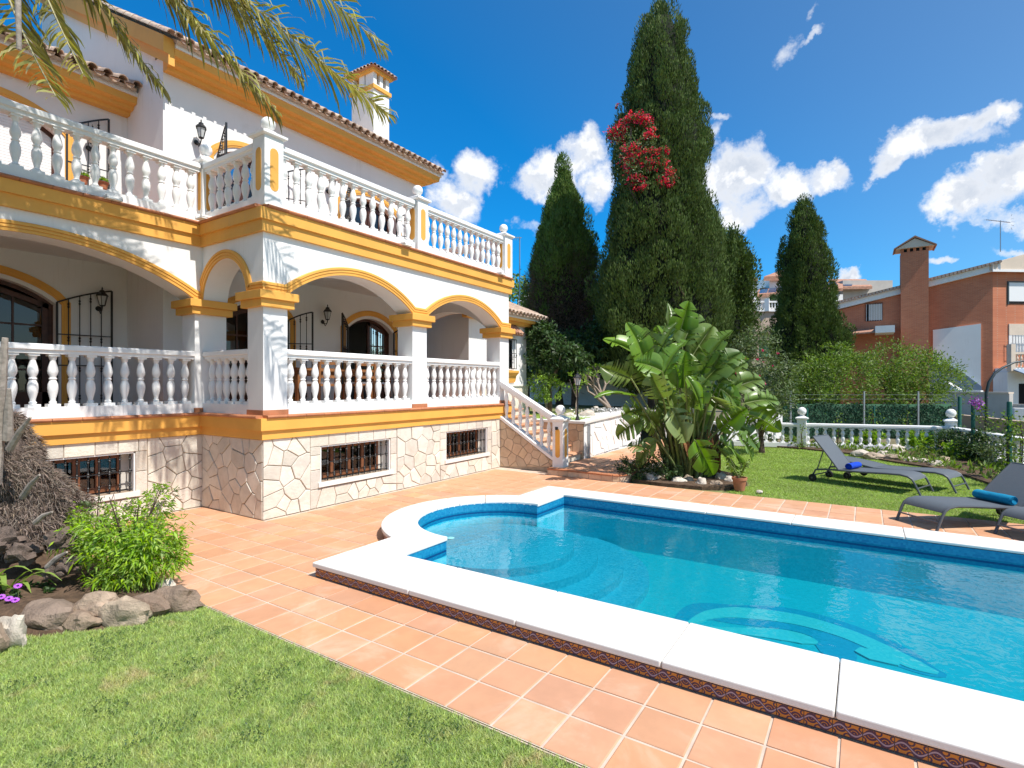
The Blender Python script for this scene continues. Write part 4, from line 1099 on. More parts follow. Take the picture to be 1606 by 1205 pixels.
# 1 right porch, open grille leaves; the right-hand wooden leaf stands closed, left open dark
def add_leaf(D_, x0, x1, zf, s_, y, wood='dark_wood', rows=4, cols=2):
    z0_, z1_ = zlow(x0 + .02, [s_]), zlow(x1 - .02, [s_])
    f, gp = wood_leaf(x0, x1, zf + .01, z0_ - .05, z1_ - .05, rows, cols, y)
    l = obj('door_leaf', f, wood, D_, world=False); obj('pane', gp, 'window_glass', D_, world=False)
def grille_leaf(hinge, ang, w, zf, zt_h, zt_f, n, parent, curve=0.0, lat=None):
    """wrought iron leaf swung on its hinge; the top edge bows between hinge and free side"""
    d = Vector((math.cos(ang), math.sin(ang), 0)); h = Vector((hinge[0], hinge[1], 0)); f = MB()
    top = lambda t: zt_h + (zt_f - zt_h) * t + curve * 4 * t * (1 - t) * .25
    P = lambda t, z: h + d * (w * t) + Vector((0, 0, z))
    f.bar(P(0, zf), P(0, top(0)), .028); f.bar(P(1, zf), P(1, top(1)), .028)
    for i in range(10): f.bar(P(i / 10, top(i / 10)), P((i + 1) / 10, top((i + 1) / 10)), .016, .028)
    for z in (zf + .04, zf + .75, zf + 1.30): 
        if z < min(zt_h, zt_f): f.bar(P(0, z), P(1, z), .010, .018)
    L_ = obj('grille_leaf', f, 'iron', parent, world=False)
    for k in range(1, n + 1):
        t = k / (n + 1); b = MB(); b.tube([P(t, zf), P(t, top(t))], .0085, 6)
        for z in (zf + .18, zf + .68, zf + 1.22, top(t) - .12):
            p = P(t, z)
            if z < top(t) - .05: b.lathe([(.009, -.05), (.020, -.025), (.010, 0), (.020, .025), (.009, .05)], 8, p)
        obj('bar', b, 'iron', parent if False else L_, world=False)
    return L_
for i, (y, c, hw, zf, zs, rise) in enumerate(DOORS):
    D_, fr, yf_, s_, ap = arched_door(y, c, hw, zf, zs, rise, i)
    obj('door_frame', fr, 'dark_wood', D_, world=False)
    if y == YL and zf > 4:      # roller shutter
        sh = MB(); zt = zs + rise; z = zf + .02
        while z < zt - .02:
            half = hw if z < zs else math.sqrt(max(0, s_[2] ** 2 - (z - s_[3]) ** 2))
            if half > .1: sh.box(c - half, c + half, yf_ + .02 + .0, yf_ + .035, z + .004, z + .048); sh.box(c - half, c + half, yf_ + .03, yf_ + .04, z, z + .05)
            z += .05
        obj('roller_shutter', sh, 'shutter_white', D_, world=False)
    elif y == YB and zf < 4 and c > 9:
        add_leaf(D_, c + .02, c + hw - .06, zf, s_, yf_)      # right leaf closed
        f, gp = wood_leaf(0, .68, zf + .01, zs + .05, zs - .05, 4, 2)
        ol = obj('door_leaf', f, 'dark_wood', D_, world=False); ol.location = (c - hw + .08, yf_ + .06, 0); ol.rotation_euler = (0, 0, math.radians(78))
    else:
        add_leaf(D_, c - hw + .06, c - .01, zf, s_, yf_, rows=4); add_leaf(D_, c + .01, c + hw - .06, zf, s_, yf_, rows=4)
    obj('door_sill', MB().box(c - hw, c + hw, y - .02, y + .3, zf - .004, zf + .015), 'terracotta_edge', D_, world=False)
GRP = {}
# grille leaves (hinge, angle, width, floor, top at hinge, top at free side, bars)
grille_leaf((8.72, YB - .03), math.radians(180 + 14), .58, 1.60, 3.46, 3.60, 4, villa) if False else None
def leafv(*a, **k):
    L_ = grille_leaf(*a, villa, **k); L_.location = -villa.location; return L_
leafv((8.78, YB - .03), math.radians(180 + 38), .62, 1.60, 3.42, 3.66, 4, curve=.1)
leafv((10.30, YB - .03), math.radians(-78), .60, 1.60, 3.38, 3.60, 4, curve=.1)
leafv((3.58, YL - .03), math.radians(-6), .80, 1.60, 3.46, 3.76, 4, curve=.12)
leafv((7.15, YB - .03), math.radians(-40), .50, 1.60, 3.40, 3.60, 3, curve=.1)
leafv((5.63, YB - .03), math.radians(180 + 75), .60, 4.70, 6.46, 6.86, 4, curve=.12)
leafv((6.87, YB - .03), math.radians(-30), .60, 4.70, 6.46, 6.70, 4, curve=.1)
leafv((8.70, YB - .03), math.radians(180 + 62), .55, 4.70, 6.46, 6.80, 4, curve=.1)
leafv((10.40, YB - .03), math.radians(-30), .55, 4.70, 6.46, 6.70, 4, curve=.1)
leafv((3.72, YL - .03), math.radians(-5), .62, 4.70, 6.60, 6.98, 3, curve=.1)

# --- wall lanterns
def wall_lantern(loc, ang, label, s=1.0):
    t = thing('wall_lantern', loc, label, 'lantern', 'wrought iron wall lanterns of the villa', rz=ang)
    br = MB(); br.lathe([(.045, -.01), (.05, 0), (.04, .012)], 10, (0, 0, 0)); br.v = [(x, -z, y) for x, y, z in br.v]
    br.tube([(0, 0, .0), (0, -.07, -.05), (0, -.14, -.05), (0, -.17, .0), (0, -.17, .03)], .011, 7); br.tube([(0, -.02, -.02), (0, -.09, -.10), (0, -.14, -.05)], .008, 6)
    obj('bracket', br, 'iron', t, world=False)
    cg = MB(); z0 = .03
    cg.lathe([(.035, z0), (.05, z0 + .012), (.05, z0 + .02)], 6, (0, -.17, 0))
    for k in range(6):
        a = PI / 3 * k; cg.tube([(.045 * math.cos(a), -.17 + .045 * math.sin(a), z0 + .015), (.085 * math.cos(a), -.17 + .085 * math.sin(a), z0 + .19)], .005, 5)
    cg.lathe([(.098, z0 + .185), (.10, z0 + .20), (.075, z0 + .235), (.05, z0 + .255), (.045, z0 + .285), (.02, z0 + .30), (.008, z0 + .315), (.016, z0 + .33), (.003, z0 + .36)], 6, (0, -.17, 0))
    obj('cage', cg, 'iron', t, world=False)
    gl = MB(); gl.lathe([(.040, z0 + .018), (.080, z0 + .186)], 6, (0, -.17, 0)); obj('glass', gl, 'lamp_glass', t, world=False)
    for ch_ in kids(t): ch_.scale = (s, s, s)
    return t
wall_lantern((8.06, YB - .012, 3.46), 0, 'wall lantern in the right-hand arch of the porch, left of the open glazed door')
wall_lantern((4.20, YL - .012, 3.42), 0, 'wall lantern in the wide left porch arch, above the swung iron grille')
wall_lantern((5.24, YB - .012, 6.55), 0, 'wall lantern on the upper storey, near the corner ball post')
wall_lantern((8.20, YB - .012, 6.52), 0, 'wall lantern on the upper storey, between two balustrade posts over the arch')
wall_lantern((4.05, YL - .012, 6.35), 0, 'wall lantern on the recessed upper storey beside the white shutter, above the flower pots')
# two pots on the upper terrace
def small_pot(name, loc, r, h, label, group=None, plant=True, cat='flower pot', mat='pot_clay'):
    t = thing(name, loc, label, cat, group)
    pr = [(r * .68, 0), (r * .92, h * .8), (r * 1.02, h * .8), (r * 1.04, h), (r * .93, h), (r * .88, h * .85)]
    obj('pot', MB().lathe(pr, 20), mat, t, smooth=35, world=False)
    obj('soil', MB().lathe([(r * .86, h * .80), (r * .85, h * .88)], 16), 'soil', t, world=False)
    return t
for (x, z, l) in ((3.90, 5.62, 'left one of two small flower pots seen through the recessed upper balustrade'), (4.21, 5.62, 'right one of two small flower pots seen through the recessed upper balustrade')):
    bkt = small_pot('flower_pot', (x, YL - .16, z), .10, .13, l, 'small pots on the upper storey wall')
    bb = MB(); bb.tube([(x_, y_, .12) for x_, y_ in [(.115 * math.cos(a * PI / 8), .115 * math.sin(a * PI / 8)) for a in range(17)]], .006, 5); bb.bar((0, .10, .12), (0, .16, .12), .012); obj('holder', bb, 'iron', bkt, world=False)
    n = 90; P = np.zeros((n, 3)); P[:, 2] = .12; d = sph(n); d[:, 2] = np.abs(d[:, 2]) * .7 + .1
    V, F = leaves(P + d * .03, d, NR.uniform(.06, .12, n), .03); obj('foliage', np_mesh('foliage', V, F, 'bush_leaf'), None, bkt, world=False)
# dark ceiling fan-like lamp in the right arch, bit of furniture on the porch
tb_ = thing('porch_table', (6.9, 8.9, 1.548), 'wooden dining table on the porch behind the balusters of the right arch', 'table')
obj('table_top', MB().box(-.95, .95, -.45, .45, .72, .765), 'table_wood', tb_, world=False); obj('apron', MB().box(-.85, .85, -.37, .37, .63, .72), 'table_wood', tb_, world=False)
for sx in (-1, 1):
    for sy in (-1, 1): obj('leg', MB().box(sx * .86 - .04, sx * .86 + .04, sy * .36 - .04, sy * .36 + .04, 0, .64), 'table_wood', tb_, world=False)
def porch_chair(loc, rz, label):
    t = thing('porch_chair', loc, label, 'chair', 'chairs round the porch table', rz=rz)
    obj('seat', MB().box(-.23, .23, -.22, .22, .43, .47), 'table_wood', t, world=False)
    for sx in (-1, 1):
        obj('leg', MB().box(sx * .2 - .02, sx * .2 + .02, -.22, -.18, 0, .43), 'table_wood', t, world=False)
        obj('leg', MB().bar((sx * .2, .20, 0), (sx * .2, .25, .98), .04), 'table_wood', t, world=False)
    bk = MB()
    for z in (.60, .72, .84, .94): bk.box(-.2, .2, .21, .24, z - .025, z + .025)
    obj('backrest', bk, 'table_wood', t, world=False)
    obj('cushion', MB().box(-.2, .2, -.19, .17, .47, .51), 'cloth_white', t, world=False); return t
porch_chair((6.25, 8.25, 1.548), PI + .1, 'wooden chair at the porch table, the nearest to the corner pier'); porch_chair((7.15, 8.22, 1.548), PI - .15, 'wooden chair at the porch table, second from the corner pier'); porch_chair((8.2, 8.9, 1.548), -PI / 2, 'wooden chair at the far end of the porch table')

# --- low wing to the right of the porch
wing = thing('side_wing', (13.5, 10.0, 1.0), 'low white side wing with ochre eaves and tiled roof between porch and dark trees', 'annex')
wx0, wx1, wy = 11.9, 14.95, 9.20; ZG = 1.0
wb = MB(); wb.box(wx0, wx1, wy, 14, ZG - .2, 4.0); obj('wall', wb, 'white_render', wing)
obj('plinth', MB().box(wx0 + .5, wx1 + .08, wy - .08, wy + .02, ZG - .1, 1.96).box(wx1 - .02, wx1 + .08, wy - .08, 12, ZG - .1, 1.96), 'veneer_stone', wing)
obj('plinth_cap', MB().box(wx0 + .4, wx1 + .12, wy - .12, wy + .02, 1.96, 2.02).box(wx1, wx1 + .12, wy - .12, 12, 1.96, 2.02), 'coping', wing)
obj('eaves_cornice', MB().sweep([(wx1, 14), (wx1, wy), (wx0 - .3, wy)], [(-.001, 3.86), (.16, 3.86), (.20, 3.93), (.34, 3.95), (.36, 4.03), (-.001, 4.03)]), 'ochre_paint', wing)
obj('eaves_soffit', MB().sweep([(wx1, 14), (wx1, wy), (wx0 - .3, wy)], [(-.001, 4.031), (.42, 4.031), (.42, 4.10), (-.001, 4.10)]), 'white_render', wing)
tiled_roof(wing, (11.3, wy - .55, 4.10), (1, 0, 0), Vector((0, 1, .42)).normalized(), wx1 + .50 - 11.3, 2.6)
hp = MB(); hp.add([(wx1 + .5, wy - .55, 4.09), (wx1 + .5, 14, 4.09), (wx1 - 1.6, 14, 5.15), (wx1 - 1.6, wy + 1.7, 5.05)], [(0, 1, 2, 3)]); obj('roof', hp, 'roof_tile', wing)
# its small tiled window hood, grille and ochre sill
hx0, hx1 = 13.35, 14.14
obj('window', MB().box(hx0 + .04, hx1 - .04, wy - .02, wy - .004, 2.5, 3.42), 'window_glass', wing); 
wd_ = obj('window_frame', MB().box(hx0, hx0 + .06, wy - .03, wy + .0, 2.48, 3.44).box(hx1 - .06, hx1, wy - .03, wy, 2.48, 3.44).box(hx0, hx1, wy - .03, wy, 2.46, 2.52).box(hx0, hx1, wy - .03, wy, 3.40, 3.46).box((hx0 + hx1) / 2 - .03, (hx0 + hx1) / 2 + .03, wy - .03, wy, 2.5, 3.42), 'shutter_white', wing)
gg = MB(); yg = wy - .14
for z in (2.50, 2.86, 2.97, 3.40): gg.bar((hx0, yg, z), (hx1, yg, z), .014, .02)
gg.bar((hx0, yg, 3.4), (hx0, wy, 3.4), .014); gg.bar((hx0, yg, 2.5), (hx0, wy, 2.5), .014); gg.bar((hx1, yg, 3.4), (hx1, wy, 3.4), .014); gg.bar((hx1, yg, 2.5), (hx1, wy, 2.5), .014)
gw_ = obj('window_grille', gg, 'iron', wing)
bme = MB().tube([(0, 0, 0), (0, 0, .92)], .010, 6).lathe([(.01, .38), (.022, .42), (.01, .46)], 8).mesh('bar', 'iron', 40)
for k in range(7):
    o = bpy.data.objects.new('bar', bme); COL.objects.link(o); o.parent = gw_; o.location = (hx0 + (hx1 - hx0) * k / 6, yg, 2.49)
obj('window_sill', MB().prism([(0, 2.44), (.20, 2.44), (.20, 2.38), (.10, 2.28), (.06, 2.10), (0, 2.06)], hx0 - .06, hx1 + .06, lambda u, v, h: (h, wy - u, v)), 'ochre_paint', wing)
hood = tiled_roof(wing, (hx0 - .16, wy - .34, 3.52), (1, 0, 0), Vector((0, 1, .85)).normalized(), hx1 - hx0 + .32, .42, 'roof_tile_red', .16)
obj('awning_side', MB().bar((hx0 - .12, wy - .3, 3.50), (hx0 - .12, wy, 3.50), .03), 'brown_wood', wing)

# --- side stairs: flank with stones, steps, balustrade, newel, landing
stair = thing('side_stairs', (11.2, 6.8, 0), 'terracotta stairs with white sloping balustrade and stone flank climbing to the porch', 'stairs')
SX0, SX1 = 10.86, 12.40
fk = MB(); fk.prism([(5.95, 0), (7.44, 0), (7.44, 1.20), (5.95, .27)], SX0, SX0 + .16, lambda u, v, h: (h, u, v)); obj('flank_wall', fk, 'stone_joint', stair)
mpF = lambda u, v, h: (SX0 - h, u, v)
def clip_stones(poly_clip, u0, u1, v0, v1, size, mp, mat, parent, sd):
    rr = random.Random(sd); sites = []; tries = 0; n = int((u1 - u0) * (v1 - v0) / size ** 2)
    while len(sites) < n and tries < 3000:
        p = (rr.uniform(u0, u1), rr.uniform(v0, v1)); tries += 1
        if all((p[0] - q[0]) ** 2 + (p[1] - q[1]) ** 2 > (size * .66) ** 2 for q in sites): sites.append(p)
    for p in sites:
        poly = list(poly_clip)
        for q in sites:
            if q is p: continue
            dx, dy = q[0] - p[0], q[1] - p[1]; L = math.hypot(dx, dy)
            poly = clip_poly(poly, dx / L, dy / L, (dx * (p[0] + q[0]) / 2 + dy * (p[1] + q[1]) / 2) / L - .007)
            if len(poly) < 3: break
        if len(poly) >= 3: stone_piece(poly, mp, mat, parent, .014)
clip_stones([(5.955, .13), (7.42, .02), (7.42, 1.14), (5.955, .24)], 5.9, 7.45, 0, 1.2, .21, mpF, 'tan_stone', stair, 5)
sl_ = MB()
sl_.add([(SX0 - .05, 5.92, .255), (SX0 + .20, 5.92, .255), (SX0 + .20, 7.43, 1.185), (SX0 - .05, 7.43, 1.185), (SX0 - .05, 5.92, .33), (SX0 + .20, 5.92, .33), (SX0 + .20, 7.43, 1.26), (SX0 - .05, 7.43, 1.26)],
        [(0, 3, 2, 1), (4, 5, 6, 7), (0, 1, 5, 4), (1, 2, 6, 5), (2, 3, 7, 6), (3, 0, 4, 7)])
obj('stringer', sl_, 'white_paint', stair)
hr = MB(); 
def slope_rail(mb, x0, x1, ya, za, yb_, zb_, h):
    mb.add([(x0, ya, za), (x1, ya, za), (x1, yb_, zb_), (x0, yb_, zb_), (x0, ya, za + h), (x1, ya, za + h), (x1, yb_, zb_ + h), (x0, yb_, zb_ + h)], [(0, 3, 2, 1), (4, 5, 6, 7), (0, 1, 5, 4), (1, 2, 6, 5), (2, 3, 7, 6), (3, 0, 4, 7)])
slope_rail(hr, SX0 - .01, SX0 + .18, 5.92, 1.16, 7.44, 2.00, .10); slope_rail(hr, SX0 + .02, SX0 + .15, 5.92, 1.10, 7.44, 1.94, .07)
obj('handrail', hr, 'white_paint', stair)
for i in range(7):
    t = (i + .5) / 7; y = 6.02 + t * 1.38; zb_ = .33 + (y - 5.92) * .616; zt = 1.12 + (y - 5.92) * .553
    h = zt - zb_; m_ = baluster_mesh(h, .9, blocks=False); o = bpy.data.objects.new('baluster', m_); COL.objects.link(o); o.parent = stair; o.location = Vector((SX0 + .085, y, zb_)) - stair.location
nw = ball_post(SX0 + .05, 5.80, .12, 1.18, .27, stair, ball=.115)
obj('light_fitting', MB().box(SX0 - .095, SX0 - .085, 5.79, 5.86, .98, 1.05), 'iron', stair)
nst = 8
for k in range(nst):
    y0 = 5.98 + k * .29; z1 = .12 + (k + 1) * (1.43 / nst); z0 = z1 - 1.43 / nst
    s0 = obj('step', MB().box(SX0 + .16, SX1, y0 + .03, 8.35, z0, z1 - .03), 'veneer_stone', stair)
    kx = 5; wx = (SX1 - SX0 - .16) / kx
    for q in range(kx):
        tm = MB(); xa = SX0 + .16 + q * wx + .004; tm.prism([(y0 - .01, z1 - .030), (y0 - .016, z1 - .018), (y0 - .01, z1 - .004), (y0, z1), (y0 + .31, z1), (y0 + .31, z1 - .03)], xa, xa + wx - .008, lambda u, v, h: (h, u, v)); obj('tread_tile', tm, 'terracotta_tile', s0, world=False)
obj('landing_block', MB().box(XR + .001, 12.4, 8.3, 9.6, -.1, 1.535), 'terracotta_edge', stair)
obj('landing_block', MB().box(XR + .001, 11.9, 9.6, 10.6, -.1, 1.534), 'terracotta_edge', stair)
# low landing with curved tiled edge
plat = thing('low_landing', (11.2, 5.1, 0), None, None, kind='structure')
edge = [(10.50, 5.90)] + [(10.50 + .02 * math.sin(t), 5.90 - .25 * t) for t in (1, 2, 3)] + [(10.50, 4.9), (10.47, 4.6), (10.47, 4.35)] + [(10.52, 4.22), (10.72, 4.10), (11.2, 4.05)]
poly = edge + [(18.5, 4.30), (18.5, 5.98), (12.4, 5.98), (10.86, 5.98)]
obj('landing_slab', MB().prism(poly, -.05, .115), 'grout', plat)
for i in range(len(edge) - 1):
    a, c = Vector(edge[i]), Vector(edge[i + 1]); L = (c - a).length; k = max(1, round(L / .30))
    for j in range(k):
        p, q = a + (c - a) * (j / k), a + (c - a) * ((j + 1) / k); d = (q - p).normalized(); n_ = Vector((d.y, -d.x)); n_ = n_ if n_.dot(Vector((-1, -.3))) > 0 else -n_
        mb = MB(); ins = p + d * .004; out = q - d * .004
        prof = [(-.10, .118), (.02, .118), (.036, .126), (.036, .142), (.02, .152), (-.10, .150)]
        vs = [Vector((ins.x + n_.x * o_, ins.y + n_.y * o_, h)) for o_, h in prof] + [Vector((out.x + n_.x * o_, out.y + n_.y * o_, h)) for o_, h in prof]
        mb.add(vs, [tuple(range(6)), tuple(reversed(range(6, 12)))] + [(s, 6 + s, 6 + (s + 1) % 6, (s + 1) % 6) for s in range(6)]); obj('edge_tile', mb, 'terracotta_edge', plat)
        ms = MB(); prof = [(.0, .006), (.014, .006), (.014, .112), (0, .112)]
        vs = [Vector((ins.x + n_.x * o_, ins.y + n_.y * o_, h)) for o_, h in prof] + [Vector((out.x + n_.x * o_, out.y + n_.y * o_, h)) for o_, h in prof]
        ms.add(vs, [(0, 1, 2, 3), (7, 6, 5, 4)] + [(s, 4 + s, 4 + (s + 1) % 4, (s + 1) % 4) for s in range(4)]); obj('stone', ms, 'tan_stone', plat)
x = 10.60; cnt = 0
while x < 17.9:
    y = 4.20
    while y + .33 < 5.97:
        o = bpy.data.objects.new('tile', tile_me); COL.objects.link(o); o.parent = plat; o.location = Vector((x + TP / 2, y + TP / 2, .138)) - plat.location; y += TP
    x += TP

# --- retaining wall with white cap, upper garden
rw = thing('retaining_wall', (12.4, 5.95, 0), 'low rough white retaining wall with pale cap holding the upper garden', 'wall')
A_ = Vector((12.40, 5.92)); B_ = Vector((17.4, 6.25)); HT = 1.02; HT2 = 1.16
rb_ = MB(); rb_.add([(12.40, 5.92, -.1), (17.4, 6.25, -.1), (17.4, 6.55, -.1), (12.40, 8.4, -.1), (12.40, 5.92, HT), (17.4, 6.25, HT2), (17.4, 6.55, HT2), (12.40, 8.4, HT)], [(0, 1, 5, 4), (1, 2, 6, 5), (3, 0, 4, 7), (4, 5, 6, 7)])
obj('wall', rb_, 'white_render', rw)
mpW = lambda u, v, h: (12.398 - h, u, v)
clip_stones([(5.925, .15), (7.9, .9), (7.9, HT - .02), (5.925, HT - .02)], 5.9, 7.9, .1, 1.05, .22, mpW, 'tan_stone', rw, 15)
obj('joint_backing', MB().box(12.385, 12.399, 5.925, 8.3, .1, HT), 'stone_joint', rw)
# rough stones of the sunny side
dW = (B_ - A_).normalized(); nW = Vector((dW.y, -dW.x)); LW = (B_ - A_).length
mpw2 = lambda u, v, h: (A_.x + dW.x * u + nW.x * (h - .012), A_.y + dW.y * u + nW.y * (h - .012), v)
voronoi_stones(mpw2, .12, LW, .14, 1.0, .30, 'white_render', rw, 33, th=.026, gap=.011)
cpw = MB()
cpw.sweep([(12.34, 8.4), (12.34, 5.86), (17.45, 6.19)], [(0, HT), (.32, HT), (.32, HT + .06), (0, HT + .06)])
cpw.v = [(x, y, z + max(0, (x - 12.4)) * .028) for x, y, z in cpw.v]
obj('cap', cpw, 'coping', rw)
obj('drain_pipe', MB().bar((12.62, 5.88, .14), (12.62, 5.88, .98), .05), 'galvanised', rw)
ug = MB(); ug.add([(12.42, 5.98, 1.0), (17.4, 6.3, 1.1), (30, 4.0, 1.1), (30, 40, 1.4), (11.2, 40, 1.2), (11.2, 10.6, 1.0), (12.42, 9.2, 1.0)], [tuple(range(7))])
obj('upper_garden', ug, 'lawn_soil', kind='structure')
# ================================================================== loungers, pots, lamp, fence
def make_lounger(name, loc, rz, back, label, group):
    """head at +y, foot at -y, 2.0 m long, .66 wide; back: angle of the backrest in degrees"""
    t = thing(name, loc, label, 'sun lounger', group, rz=rz)
    w = .32; HS = .30
    # side rail profile from the foot up along the seat: rounded foot end
    foot = [(-1.02, 0), (-.93, .20), (-.885, .275), (-.82, .315), (-.70, .335), (-.45, .325), (-.1, .30), (.25, .285), (.42, .28)]
    rails = MB()
    for s in (-1, 1): rails.tube([(s * w, y, z) for y, z in foot] + [(s * w, .62, .27), (s * w, .80, .24), (s * w, .86, .12)], .019, 8)
    rails.tube([(-w, -.975, .10 + .02), (w, -.975, .12)], .013, 6); rails.tube([(-w, .40, .275), (w, .40, .275)], .014, 6); rails.tube([(-w, .86, .12), (w, .86, .12)], .014, 6); rails.tube([(-w, -.3, .30), (w, -.3, .30)], .012, 6)
    obj('frame', rails, 'lounger_frame', t, smooth=40, world=False)
    seat = MB(); pts = [(-.905, .245), (-.885, .283), (-.82, .325), (-.70, .345), (-.45, .335), (-.1, .305), (.25, .292), (.36, .290)]
    seat.sweep([(y, z) for y, z in pts], [(-.004, -w + .01), (.006, -w + .01), (.006, w - .01), (-.004, w - .01)], lambda u, v, h: (h, u, v))
    obj('seat_sling', seat, 'lounger_mesh', t, smooth=50, world=False)
    a = math.radians(back); dy, dz = math.cos(a), math.sin(a); L = .80
    bp = [(.36 + dy * L * k / 5, .295 + dz * L * k / 5 + .012 * math.sin(PI * k / 5)) for k in range(6)]
    bk = MB(); bk.sweep(bp, [(-.004, -w + .01), (.006, -w + .01), (.006, w - .01), (-.004, w - .01)], lambda u, v, h: (h, u, v))
    b_ = obj('backrest', bk, 'lounger_mesh', t, smooth=50, world=False)
    bf = MB()
    for s in (-1, 1): bf.tube([(s * w, y, z - .006) for y, z in bp], .017, 8)
    bf.tube([(-w, bp[-1][0], bp[-1][1] - .006), (w, bp[-1][0], bp[-1][1] - .006)], .017, 8)
    if back > 8:
        m = bp[3]
        for s in (-1, 1): bf.tube([(s * (w - .03), m[0], m[1] - .01), (s * (w - .03), .78, .25)], .011, 6)
    obj('back_frame', bf, 'lounger_frame', b_, smooth=40, world=False)
    for s in (-1, 1):
        wl = MB(); prof = [(.02, -.03), (.062, -.03), (.075, -.018), (.075, .018), (.062, .03), (.02, .03)]
        wl.lathe(prof, 18); wl.v = [(z + s * (w + .05), x + .84, y + .075) for x, y, z in wl.v]
        wh = obj('wheel', wl, 'rubber', t, smooth=40, world=False)
        hb = MB(); hb.lathe([(.02, -.034), (.022, .034)], 10); hb.v = [(z + s * (w + .05), x + .84, y + .075) for x, y, z in hb.v]; obj('hub', hb, 'lounger_frame', wh, world=False)
    return t
def heading(dx, dy): return math.atan2(dy, dx) - PI / 2
# grass pair: foot towards the pool, head up the lawn
G1 = 'sun loungers standing on the grass'; G2 = 'sun loungers standing on the tiles'
h1 = heading(.36, .93)
l1 = make_lounger('sun_lounger', (12.86, -.02, 0), h1, 52, 'grey sling sun lounger on the lawn with raised back and royal blue towel', G1)
l2 = make_lounger('sun_lounger', (13.52, -.62, 0), heading(.40, .92), 7, 'grey sling sun lounger on the lawn lying nearly flat, without towel', G1)
h3 = heading(.66, -.75)
l3 = make_lounger('sun_lounger', (10.22, -1.38, 0), h3, 40, 'grey sling sun lounger with wheels over the terracotta paving, turquoise towel on it', G2)
l4 = make_lounger('sun_lounger', (9.55 + .50, -2.30 - .15, 0), h3, 35, 'grey sun lounger whose foot just shows at the right edge beyond the pool', G2)
def towel(loc, rz, L, r, mat, label):
    t = MB(); pts = []; n = 46
    for i in range(n + 1):
        a = i / n * 2 * PI * 2.6; rr = r * (.45 + .55 * i / n); pts.append((rr * math.cos(a) , rr * math.sin(a) * .86))
    poly = pts
    out = [(x * 1.0, y) for x, y in pts]
    k = 14
    # rolled body: closed outline slightly lumpy, ends spiral
    body = MB()
    for s in range(k + 1):
        x = -L / 2 + L * s / k
        for j in range(24):
            a = 2 * PI * j / 24; rr = r * (1 + .05 * mnoise.noise(Vector((x * 9, math.cos(a) * 1.5, math.sin(a) * 1.5)))) * (.96 if s in (0, k) else 1)
            body.v.append((x, rr * math.cos(a), rr * math.sin(a) * .86))
    for s in range(k):
        for j in range(24): body.f.append((s * 24 + j, s * 24 + (j + 1) % 24, (s + 1) * 24 + (j + 1) % 24, (s + 1) * 24 + j))
    body.f.append(tuple(reversed(range(24)))); body.f.append(tuple(range(k * 24, k * 24 + 24)))
    for sx in (-1, 1):   # spiral ridges at the ends
        b = len(body.v)
        for (y, z) in pts: body.v.append((sx * (L / 2 - .005), y * .93, z * .93)); body.v.append((sx * (L / 2 + .010), y * .93, z * .93))
        for i in range(n): body.f.append((b + 2 * i, b + 2 * i + 2, b + 2 * i + 3, b + 2 * i + 1))
    fl = [(a, r * 1.03 * math.cos(b_), r * .89 * math.sin(b_)) for a in (-L / 2, L / 2) for b_ in (PI * .9, PI * .55)]
    o = obj('rolled_towel', body, mat, None, smooth=60); o.location = loc; o.rotation_euler = (0, 0, rz)
    return tag(o, label, 'towel')
def loc_on(t, x, y, z):
    m = Matrix.Translation(t.location) @ Matrix.Rotation(t.rotation_euler.z, 4, 'Z'); return m @ Vector((x, y, z))
towel(loc_on(l1, 0.02, .22, .365), h1, .44, .072, 'blue_towel', 'royal blue rolled towel lying on the lounger with the steep back')
towel(loc_on(l3, 0, .28, .370), h3, .52, .078, 'cyan_towel', 'turquoise rolled towel lying on the nearest full lounger')

# potted plant on the lawn's edge
pp = small_pot('potted_plant', (10.94, 1.98, .0), .135, .25, 'clay pot with a thin leafy plant where lawn meets tiles', None, cat='potted plant')
Vl = []
st_ = MB()
for k in range(9):
    a = R.uniform(0, 2 * PI); L = R.uniform(.25, .50); d = Vector((math.cos(a) * .6, math.sin(a) * .6, .75)).normalized(); p0 = Vector((0, 0, .22)); p1 = p0 + d * L; st_.tube([p0, p0 + d * L * .5 + Vector((0, 0, .04)), p1], .004, 5)
    n = 16; tt = NR.uniform(.35, 1, n)[:, None]; P = np.array(p0)[None] + np.array(d * L)[None] * tt; V, F = leaves(P, sph(n) + np.array([0, 0, .2]), NR.uniform(.05, .11, n), .035, droop=.3); Vl.append((V, F))
obj('stem', st_, 'leaf_stem', pp, world=False); V, F = joinVF(Vl); obj('foliage', np_mesh('foliage', V, F, 'shrub_leaf'), None, pp, world=False)
small = rock_mesh('stone', (.05, .06, .03), 'rock_pale', 3, 2); obj('loose_stone', small, None, None, loc=(10.86, 1.62, .02)); tag(bpy.data.objects['loose_stone'], 'small pale stone on the tiles right of the clay pot', 'stone')

# garden lamp on the retaining wall
gl_ = thing('garden_lamp', (12.64, 6.22, 1.05), 'short black lantern post standing at the corner of the retaining wall', 'garden lamp')
pm = MB(); pm.lathe([(.085, 0), (.085, .03), (.06, .05), (.045, .11), (.028, .15), (.024, .30), (.030, .31), (.022, .33), (.020, .82), (.034, .84), (.022, .86), (.022, .90), (.05, .93)], 14)
obj('post', pm, 'iron', gl_, smooth=35, world=False)
cg = MB(); cg.lathe([(.045, .93), (.062, .945)], 6)
for k in range(6): a = PI / 3 * k; cg.tube([(.058 * math.cos(a), .058 * math.sin(a), .94), (.10 * math.cos(a), .10 * math.sin(a), 1.13)], .006, 5)
cg.lathe([(.118, 1.125), (.12, 1.14), (.085, 1.175), (.06, 1.21), (.055, 1.225), (.02, 1.245), (.008, 1.27), (.016, 1.285), (.002, 1.32)], 6); obj('lantern', cg, 'iron', gl_, world=False)
